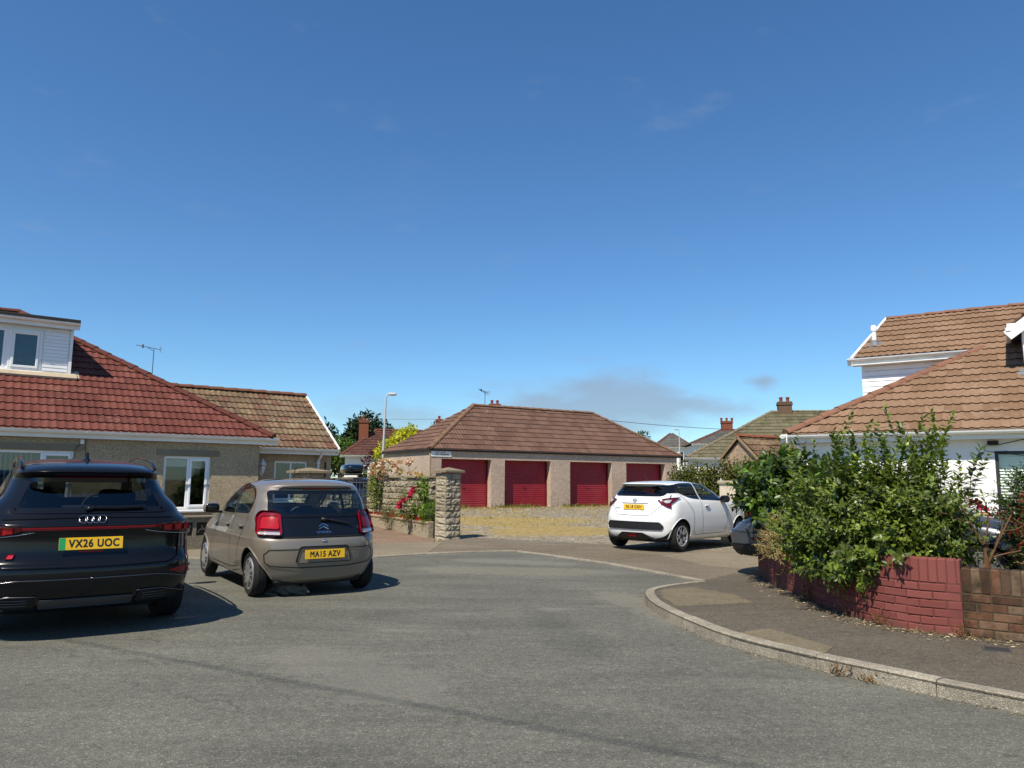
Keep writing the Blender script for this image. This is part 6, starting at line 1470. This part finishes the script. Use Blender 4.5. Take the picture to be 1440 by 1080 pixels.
t = thing('blush_rose', 'cluster of pale peach roses along the top of the stone wall', 'rose', (-3.5, 21.9, 1.3)); lv.V = [v - np.array([-3.5, 21.9, 1.3]) for v in lv.V]; lv.build('bloom', BLUSH, t)
lv = Leaves(); shoots(lv, None, [(rng.uniform(-.5, .7), rng.uniform(-.6, .2), rng.uniform(-.1, .4)) for _ in range(60)], rng.normal(size=(60, 3)) + np.array([0, 0, .6]), .25, .055, .55, .04, .2, (.3, 1)); lv.build('foliage', LEAFM, t)
plant('yellow_rose', 'thin yellow flowering climber on top of the stone wall beside the pillar', 'rose', (-2.15, 19.5, 1.2), LEAFM, 40, (0, 0, .18), (.3, .4, .26), .055, .5, .045, .26, bloom=(YELF, [(-.2, -.2, .38), (.1, -.25, .30), (-.35, .1, .42), (.2, -.1, .1)], .07))
t = thing('red_bedding_flowers', 'row of low red bedding flowers along the front of the rose bed', 'flowers', (-2.9, 20.0, .34)); lv = Leaves(); g2 = Leaves(); C_ = []
for k in range(46):
    f = rng.uniform(0, 1); x, y = -2.05 - 2.5 * f + rng.normal(0, .05), 18.82 + 3.6 * f + rng.normal(0, .05); C_.append((x + 2.9, y - 20.0, rng.uniform(.08, .20)))
shoots(g2, None, [(c[0], c[1], 0) for c in C_], [(rng.normal(0, .3), rng.normal(0, .3), 1) for c in C_], .14, .05, .5, .03); g2.build('foliage', LEAFY, t)
for c in C_: lv = Leaves(); roses(lv, [c], .06); lv.build('bloom', REDF, t)
# metal gate and the dark car beyond it
t = thing('metal_gate', 'dark grey vertical bar gate beside the stone garden wall', 'gate', (-5.55, 23.4, .05), R(8)); m = MB()
for k in range(10): m.tube([(.06 + k * .105, 0, .12), (.06 + k * .105, 0, 1.34 + .05 * math.sin(k / 9 * math.pi))], .011, 6)
for z in (.16, .62, 1.32): m.box((.53, 0, z), (1.06, .035, .03))
m.build('bars', plain('gate_grey', (.09, .09, .10), .5, .4), t); m = MB()
for x in (0, 1.07): m.box((x, 0, .7), (.06, .06, 1.5))
m.build('gate_post', plain('gate_grey', (.09, .09, .10), .5, .4), t)
block_wall('boundary_wall', 'short brown stone wall behind the dark gate', ((-7.4, 25.0), (-5.6, 26.2)), 1.45, .2, -.1, .17, .42)

# ------------------------------------------------------------------ beyond: dark car, houses, trees, lamp posts
V6 = Car('parked_car', 'dark car with roof box half hidden behind the bar gate',
  [(.25, -.6, 3.2, .80, .45, 3, .6, 3), (.45, -.75, 3.4, .88, .5, 2.6, 1, 2.5), (.7, -.76, 3.42, .89, .5, 2.6, 1, 2.5), (.95, -.70, 3.0, .87, .5, 2.6, 1, 2.5), (1.05, -.66, 2.4, .82, .5, 2.7, .9, 2.6), (1.40, -.42, 1.6, .66, .5, 2.9, .6, 2.8), (1.50, -.2, 1.2, .55, .6, 2.6, .6, 2.5), (1.53, .4, .8, .15, .2, 2.2, .2, 2.2)],
  paint('navy_paint', (.012, .016, .024), .2, .3), (-6.18, 29.4, .02), 20, 0, None, [(0, .33, .37), (2.6, .33, .37)], side_n=40)
V6.lip = BLACKP
V6.window('rear_window', rnd([(-.6, 1.1), (.6, 1.1), (.52, 1.40), (-.52, 1.40)], .05), 0, GLASSD, .045)
V6.window('side_window', rnd([(0, 1.1), (.15, 1.38), (1.25, 1.40), (1.9, 1.08)], .05), 90, GLASSD, .035, sym=True)
V6.patch('tail_light', rnd([(.36, .83), (.72, .86), (.73, .97), (.38, .95)], .02), 28, RED_D, .012, .04, .02, sym=True)
for x in (0, 2.6):
    for sg in (1, -1): V6.wheel(x, sg * .78, .33, .33, .205, (5, .18, .028, .022), .24, SILVER)
V6.finish()
q = Matrix.Rotation(R(110), 3, 'Z') @ Vector((.75, .0, 0))
t = thing('roof_box', 'glossy dark navy roof box on the car behind the gate', 'roof box', (-6.18 + q.x, 29.4 + q.y, .02 + 1.53), R(110)); m = MB(); m.ellipsoid((0, 0, .32), (.92, .42, .20), .55, 22); m.build('shell', plain('roof_box_gloss', (.006, .010, .02), .12, .5, var=.05), t, True)
m = MB(); 
for x in (-.45, .45): m.tube([(x, -.5, .10), (x, .5, .10)], .02, 8); m.box((x, -.48, .0), (.06, .05, .2)); m.box((x, .48, .0), (.06, .05, .2))
m.build('roof_bar', BLACKP, t)

def house(name, label, loc, rz, w, d, ez, rz_, wallm, tilem, capm, hip=(0, 0), gab=None, ch=(), wins=(), roll=.3, gauge=.34, amp=.016, fasc=True, verge=WHITE2, o=.25, bw=.16):
    """plain house: walls, pitched roof with hips or gables at its ends, chimneys, windows; front faces -n"""
    t = thing(name, label, 'house', loc, rz); H_ = rz_ - ez; m = MB()
    holes = [(a, b, c, e) for a, b, c, e in wins]
    wall(m, (0, o, 0), (1, 0, 0), o, w - o, -1, ez - .05, holes, .08); wall(m, (0, d - o, 0), (1, 0, 0), o, w - o, -1, ez - .05)
    for k, x in ((0, o), (1, w - o)):
        if hip[k] > 0: m.add([(x, o, -1), (x, d - o, -1), (x, d - o, ez - .05), (x, o, ez - .05)], [(0, 1, 2, 3)])
        else: m.add([(x, o, -1), (x, d - o, -1), (x, d - o, ez - .02), (x, d / 2, rz_ - .08 - o * H_ / d), (x, o, ez - .02)], [(0, 1, 2, 3, 4)])
    m.build('wall', wallm, t)
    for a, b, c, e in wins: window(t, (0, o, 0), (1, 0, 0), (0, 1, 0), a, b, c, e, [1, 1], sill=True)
    S_ = math.hypot(d / 2, H_); kw_ = dict(roll=roll, gauge=gauge, amp=amp, spp=4, cols=1)
    P1 = [(0, -.03), (w, -.03), (w - hip[1], S_), (hip[0], S_)]
    tile_roof('roof', t, tilem, (0, 0, ez), (1, 0, 0), (0, d / 2, H_), [P1], **kw_)
    tile_roof('rear_roof', t, tilem, (0, d, ez), (1, 0, 0), (0, -d / 2, H_), [P1], **kw_)
    c = MB(); a, b = (hip[0], d / 2, rz_ + .03), (w - hip[1], d / 2, rz_ + .03)
    if w - hip[0] - hip[1] > .3: caps(c, a, b, .13, .45)
    for k, x, e in ((0, 0, a), (1, w, b)):
        if hip[k] > 0:
            tile_roof('end_roof', t, tilem, (x, 0, ez), (0, 1, 0), ((hip[k] if k == 0 else -hip[k]), 0, H_), [[(0, -.03), (d, -.03), (d / 2, math.hypot(hip[k], H_))]], **kw_)
            caps(c, (x, 0, ez + .03), e, .12, .45); caps(c, (x, d, ez + .03), e, .12, .45)
        else:
            v = MB(); Mv = Matrix.Rotation(math.atan2(H_, d / 2), 3, 'X'); v.box((x + (.02 if k else -.02), d / 4, (ez + rz_) / 2 - .02), (.05, S_ + .1, bw), Mv); v.box((x + (.02 if k else -.02), d * .75, (ez + rz_) / 2 - .02), (.05, S_ + .1, bw), Mv.transposed()); v.build('bargeboard', verge, t)
    c.build('ridge_cap', capm, t, 'auto')
    if fasc: gutter('gutter', t, WHITE2, (-.05, -.08, ez), (w + .05, -.08, ez), .06)
    for cx, cy, cw, cd, z1, mat, pots in ch: chimney(t, (cx, cy), cw, cd, ez, z1, mat, pots, POT)
    return t
DKCAP = plain('dark_ridge_tile', '#6a453a', .9, .2, var=.2); GRCAP = plain('mossy_ridge_tile', '#7d725c', .95, .2, var=.25, scale=6)
# left: white house with dark brown roof and brick chimney
house('white_house', 'white house with dark brown roof and brick chimney beyond the gate', (-10.45, 45.5, 0), R(12), 5.2, 6.0, 2.95, 4.70, WHITER, DKTILE, DKCAP, (2.2, 0), None, [(1.35, 2.2, .6, .6, 5.30, BRICKR, 1)], [(1.0, 1.7, .9, 2.3), (2.6, 3.5, .9, 2.3)])
house('brown_roofed_house', 'low brown roofed house behind the yellow green tree', (-9.5, 56, 0), R(4), 6.0, 6.0, 3.4, 5.25, WHITER, DKTILE, DKCAP, (0, 0), None, [(3.9, 3.0, .55, .55, 6.3, BRICKR, 1)])
house('garden_shed', 'pale gabled shed with grey roof against the garage end wall', (-6.75, 39.0, 0), R(0), 2.4, 5.5, 2.35, 3.72, plain('pale_render', '#b9b09c', .9, .2, var=.1), SLATE, plain('grey_ridge', '#6b6862', .9, .2), (0, 0), verge=SLATE)
for o in S.objects:
    if o.name == 'garden_shed': o.rotation_euler.z = R(-62); o.location = (-6.95, 39.9, 0)
# behind the garages: a roof with chimney pots and aerial
house('house', 'house behind the garages showing only chimney pots over the ridge', (-2.3, 50, 0), R(10), 7.5, 6.0, 3.6, 5.9, WHITER, DKTILE, DKCAP, (2, 2), None, [(1.6, 3.0, .8, .55, 6.95, BRICKR, 2)])
ladder_aerial((-1.85, 50.6, 5.5), 'television_aerial', 'small television aerial beside the chimney pots above the garage ridge', 1.95, R(60), 1.1)
# right: houses beyond the hedge
house('green_roofed_house', 'house with moss green hipped roof and brown chimney beyond the hedge', (9.3, 39.5, 0), R(-12), 12.5, 9.5, 2.75, 5.55, WHITER, GREENT, GRCAP, (5.0, 0), None, [(5.75, 4.75, .75, .6, 6.15, BRICKD, 2)], gauge=.40)
house('gabled_extension', 'small pebbledash gable with reddish ridge tiles right of the hedge', (8.35, 25.2, 0), R(28), 6.5, 1.75, 2.3, 3.05, dash('pink_pebbledash', ['#8f7a66', '#b59c82', '#c7ae92', '#a08a74'], 30), MOTTLE, plain('red_ridge', '#8b553f', .9, .2, var=.25), (0, 0), verge=plain('pale_verge', '#9a8268', .9, .2), fasc=False, o=.07, bw=.07)
house('grey_roofed_house', 'grey roofed house with red chimney far behind the green roof', (14.9, 61, 0), R(-5), 7, 7, 4.6, 5.95, WHITER, SLATE, DKCAP, (3.0, 0), None, [(3.5, 3.5, .9, .6, 6.75, BRICKR, 3)])
house('pyramid_roofed_house', 'distant white house with dark pyramid roof right of the garages', (16.3, 85, .5), R(-4), 4.7, 4.7, 4.9, 6.6, WHITER, SLATE, DKCAP, (2.2, 2.2), None, (), [(.7, 1.5, 3.0, 4.4), (3.0, 3.8, 3.0, 4.4)], verge=WHITE2)
def lamp_post(label, loc, h, rot, lean=0):
    t = thing('lamp_post', label, 'lamp post', loc, rot); t.rotation_euler = (0, R(lean), rot); m = MB(); m.tube([(0, 0, -.5), (0, 0, h * .25), (0, 0, h - .15)], [.075, .07, .045], 10); m.tube([(0, 0, h * -.02), (0, 0, 1.2)], .09, 10); m.tube([tuple(p) for p in spline([(0, 0, h - .16), (.02, 0, h - .05), (.08, 0, h + .05), (.18, 0, h + .08)], 5)], .035, 8); m.build('pole', plain('galvanised_pole', (.50, .50, .48), .5, .4, .3), t, 'auto')
    m = MB(); m.ellipsoid((.32, 0, h + .11), (.24, .10, .07), .7, 18); o = m.build('lamp_head', plain('lamp_grey', (.45, .45, .44), .5, .4), t, True); m = MB(); m.ellipsoid((.34, 0, h + .06), (.15, .07, .04), .8, 14); m.build('lamp_lens', CLEAR_L, o, True); return t
lamp_post('grey street lamp rising between the wing roof and garages', (-6.62, 38, .3), 5.45, R(0), 1.2)
lamp_post('distant street lamp beside the pyramid roofed house', (17.0, 75, .6), 6.05, R(180))
# trees
TREED = leafmat('conifer_leaf', '#16240e', '#3f5a24', .7, .2, .15); TREEG = leafmat('tree_leaf', '#2c3f14', '#62802e', .6, .2, .25); TREEY = leafmat('golden_leaf', '#8a8f14', '#d2cf3c', .6, .2, .35); HEDGE = leafmat('hedge_leaf', '#444b1e', '#9a9a4a', .6, .2, .3); TREEP = leafmat('purple_leaf', '#241013', '#55292a', .6, .2, .2)
def tree(name, label, loc, mat, blobs, n, leaf, trunk, tone=(.1, .9), wid=.6):
    t = thing(name, label, 'tree', loc); crown('crown', t, mat, blobs, n, leaf, tone, .5, wid); m = MB(); top = trunk[0]; m.tube([(0, 0, -.5), (.05, 0, top * .5), (0, .05, top)], [trunk[1], trunk[1] * .8, trunk[1] * .4], 8)
    for k in range(5): a = 1.25 * k; m.tube([(0, 0, top * (.45 + .1 * k)), (math.cos(a) * .9, math.sin(a) * .9, top * (.65 + .1 * k))], [trunk[1] * .4, trunk[1] * .12], 6)
    m.build('trunk', BARK, t, True); return t
tree('conifer_tree', 'dark broad evergreen tree behind the brick chimney', (-15.2, 76, 1), TREED, [((0, 0, 4.2), (2.0, 1.8, 2.7)), ((-1.4, 0, 3.2), (1.5, 1.4, 1.9)), ((1.5, .3, 4.0), (1.5, 1.3, 2.2)), ((.4, 0, 6.0), (1.2, 1.1, 1.4)), ((-2.6, 0, 2.4), (1.3, 1.2, 1.6)), ((2.2, 0, 5.2), (.8, .8, 1.2)), ((-.9, 0, 5.4), (1.0, .9, 1.2))], 5200, .42, (5, .3), (.05, .8), .45)
tree('round_tree', 'mid green rounded tree in front of the dark evergreen', (-12.9, 56, .5), TREEG, [((0, 0, 3.0), (1.1, 1.0, 1.1)), ((-.9, 0, 2.6), (.8, .8, .9)), ((.8, 0, 2.5), (.8, .8, .9))], 1700, .22, (2.4, .14))
tree('conifer_tree', 'small dark tree at the end of the wing roof', (-18.6, 74, 1), TREED, [((0, 0, 4.0), (1.4, 1.2, 2.0)), ((-1.0, 0, 3.0), (1.2, 1.0, 1.8))], 1500, .40, (4, .2), (.05, .6), .45)
tree('golden_tree', 'bright yellow green tree behind the street lamp', (-6.15, 43.0, .35), TREEY, [((0, 0, 3.3), (.9, .8, .8)), ((-.8, 0, 2.95), (.7, .65, .6)), ((.8, 0, 3.05), (.75, .65, .6)), ((-.2, 0, 2.4), (1.0, .8, .7)), ((-1.35, 0, 2.6), (.5, .5, .4)), ((1.3, 0, 3.2), (.45, .4, .35)), ((.2, 0, 3.85), (.5, .5, .4))], 4200, .16, (3, .14), (.3, 1))
tree('purple_tree', 'small dark purple leaved tree under the golden tree', (-8.0, 44.6, .3), TREEP, [((0, 0, 2.2), (.9, .7, .8)), ((.5, 0, 1.8), (.7, .6, .6))], 900, .16, (1.6, .09))
tree('conifer_tree', 'tiny pointed dark tree top above the golden tree', (-4.75 - 2.0, 66, .8), TREED, [((0, 0, 4.6), (.7, .6, 1.2)), ((0, 0, 3.2), (1.1, .9, 1.4))], 700, .3, (4, .15), (.05, .5), .4)
tree('far_tree', 'thin distant tree left of the pyramid roofed house', (15.0, 92, 1), TREEG, [((0, 0, 5.2), (1.3, 1.0, 1.2)), ((1.3, 0, 5.8), (.9, .8, .9)), ((-1.0, 0, 4.6), (1.0, .8, .8))], 600, .32, (5, .2), (.1, .5))
t = thing('hedge', 'olive green clipped hedge between the garages and white pillar', 'hedge', (5.6, 22.3, .1)); crown('foliage', t, HEDGE, [((-.35, .5, .95), (.5, .6, .95)), ((.1, .3, .98), (.6, .6, .95)), ((.75, .0, 1.0), (.65, .6, 1.0)), ((1.4, -.2, 1.02), (.65, .6, 1.0)), ((2.1, -.4, 1.0), (.65, .6, 1.0)), ((.6, -.3, .5), (1.3, .5, .6))], 34000, .085, (.1, .9), .5, .5); m = MB()
for k in range(6): m.tube([(-.3 + k * .45, .4 - k * .15, -.3), (-.3 + k * .45, .4 - k * .15, 1.2)], .04, 6)
m.build('stem', BARK, t)
t = thing('metal_fence', 'short dark vertical bar fence at the right end of the garages', 'fence', (6.05, 26.4, .2), R(20)); m = MB()
for k in range(9): m.tube([(k * .10, 0, 0), (k * .10, 0, 1.05)], .010, 6)
for z in (.15, .98): m.box((.4, 0, z), (.85, .03, .03))
m.build('bars', BLACKP, t)
# overhead wires
def cable(label, a, b, sag, r):
    a, b = Vector(a), Vector(b); m = MB(); m.tube([tuple(a.lerp(b, k / 24) - Vector((0, 0, sag * 4 * (k / 24) * (1 - k / 24)))) for k in range(25)], r, 6)
    c = (a + b) / 2; m.v = [(x - c.x, y - c.y, z - c.z) for x, y, z in m.v]; o = m.build('overhead_cable', BLACKP); o.location = c; return tag(o, label, 'cable')
cable('thin phone wire crossing the sky from the garage ridge to the right hand houses', (-1.0, 41, 5.65), (14.0, 41.5, 4.35), .25, .014)
cable('pair of distant wires above the golden tree', (-14, 62, 6.6), (0, 60, 6.7), .2, .016)
# a span overhead, above the picture: its shadow lies across the road
k = 8.0 / math.tan(SUN_EL); ox, oy = SUN_XY[0] * k, SUN_XY[1] * k
A_, B_ = Vector((-3.76, 6.8, 0)), Vector((-.12, 4.81, 0)); dr = (B_ - A_).normalized(); a = A_ - dr * 9; b = B_ + dr * 9
cable('thick service cable overhead whose shadow crosses the road', (a.x + ox, a.y + oy, 8.0), (b.x + ox, b.y + oy, 8.0), 0, .011)

# grass tufts and weeds in the gravel
lv = Leaves(); n = 9000; X_ = rng.uniform(-3, 9, n); Y_ = rng.uniform(19.5, 36, n); tt = -.515 * X_ + .857 * Y_; s_ = (X_ + 3.27) * .857 + (Y_ - 29.6) * .515
k = (tt > 18.6) & (tt < 27.15) & (s_ > -1.5) & (s_ < 12) & (rng.uniform(size=n) < .35 + .65 * (tt > 24.5)); P = np.stack([X_, Y_, [zg(x, y) for x, y in zip(X_, Y_)]], 1)[k]; n = len(P)
lv.add(P, np.stack([rng.normal(0, .5, n), rng.normal(0, .5, n), np.ones(n)], 1), rng.normal(size=(n, 3)), rng.uniform(.04, .13, n), .02, rng.uniform(0, 1, n), .3, .1)
tag(lv.build('dry_grass', leafmat('straw_grass', '#94833f', '#d0b86f', .8, .1, .3)), 'dry yellow grass growing through the gravel', None, None, 'stuff')
lv = Leaves(); n = 1500; s_ = rng.uniform(.2, 13.2, n); o_ = np.abs(rng.normal(0, .22, n)) + .02; ca, sa_ = math.cos(uG), math.sin(uG); P = np.stack([A_G[0] + s_ * ca + o_ * sa_, A_G[1] + s_ * sa_ - o_ * ca, np.full(n, .32)], 1); P = P[np.sin(s_ * 1.9) + rng.normal(0, .6, n) > -.1]; n = len(P)
lv.add(P, np.stack([rng.normal(0, .5, n), rng.normal(0, .5, n), np.ones(n)], 1), rng.normal(size=(n, 3)), rng.uniform(.06, .26, n), .035, rng.uniform(0, 1, n), .3, .1)
tag(lv.build('green_weeds', leafmat('weed_leaf', '#5b5a2a', '#8d8a4a', .7, .2, .3)), 'green and rusty weeds along the foot of the garage doors', None, None, 'stuff')

# ------------------------------------------------------------------ the grey cat lying under the taupe car
t = thing('cat', 'grey furry cat lying in the shade under the back of the taupe car', 'cat', (-2.83, 9.72, .0), R(8))
me = bpy.data.meshes.new('body'); bm = bmesh.new(); sk = bm.verts.layers.skin.verify()
J = [((-.16, .02, .075), .075), ((-.07, .01, .095), .098), ((.03, 0, .09), .09), ((.11, -.01, .075), .066), ((.165, -.03, .062), .05), ((.21, -.045, .055), .045), ((.245, -.055, .046), .028)]
vs_ = [bm.verts.new(p) for p, r in J]
for v, (p, r) in zip(vs_, J): v[sk].radius = (r, r * .95)
for a, b in zip(vs_, vs_[1:]): bm.edges.new((a, b))
def limb(root, pts):
    pr = root
    for p, r in pts: v = bm.verts.new(p); v[sk].radius = (r, r); bm.edges.new((pr, v)); pr = v
limb(vs_[1], [((-.10, -.09, .06), .05), ((-.03, -.12, .03), .028), ((.02, -.13, .02), .018)]); limb(vs_[3], [((.11, -.08, .035), .028), ((.18, -.11, .02), .02), ((.23, -.115, .018), .018)]); limb(vs_[3], [((.13, .05, .03), .026), ((.2, .03, .02), .018)])
limb(vs_[0], [((-.23, .0, .045), .026), ((-.27, -.06, .03), .019), ((-.22, -.13, .022), .017), ((-.12, -.165, .018), .014)])
for e in (-1, 1): limb(vs_[5], [((.20, -.045 + e * .032, .096), .014), ((.198, -.045 + e * .038, .118), .005)])
vs_[1][sk].use_root = True
bm.to_mesh(me); bm.free(); tmp = bpy.data.objects.new('tmp', me); link(tmp); s1_ = tmp.modifiers.new('s', 'SKIN'); s1_.use_smooth_shade = True; s2_ = tmp.modifiers.new('u', 'SUBSURF'); s2_.levels = 2; s2_.render_levels = 2
dg = bpy.context.evaluated_depsgraph_get(); dg.update(); m2 = bpy.data.meshes.new_from_object(tmp.evaluated_get(dg)); bpy.data.objects.remove(tmp)
FUR = plain('grey_fur', (.17, .165, .15), .9, .1, var=.3, scale=18, bump=.8); m2.materials.clear(); m2.materials.append(FUR); m2.name = 'body'; link(bpy.data.objects.new('body', m2), t)
m = MB(); m.ellipsoid((.243, -.056, .036), (.018, .022, .016), 1, 10); m.build('muzzle', plain('white_fur', (.6, .57, .5), .9, .1), t, True); m = MB(); m.ellipsoid((.260, -.060, .044), (.004, .006, .004), 1, 8); m.build('nose', plain('pink_nose', (.35, .14, .12), .6, .2), t, True); m = MB()
for e in (-1, 1): m.ellipsoid((.236, -.052 + e * .020, .060), (.006, .006, .006), 1, 8)
m.build('eye', plain('amber_eye', (.25, .18, .02), .2, .5), t, True)
lv = Leaves(); nf_ = 2600; vv = np.array([tuple(v.co) for v in m2.vertices]); nv = np.array([tuple(v.normal) for v in m2.vertices]); k = rng.integers(0, len(vv), nf_); lv.add(vv[k], unit(nv[k] * .5 + np.array([-.7, 0, -.1]) + rng.normal(0, .25, (nf_, 3))), nv[k], rng.uniform(.012, .026, nf_), .004, rng.uniform(0, 1, nf_), .1, .1); lv.build('fur', leafmat('grey_hair', '#5f5c55', '#a19c90', .9, .1, .2), t)
bpy.context.view_layer.update()
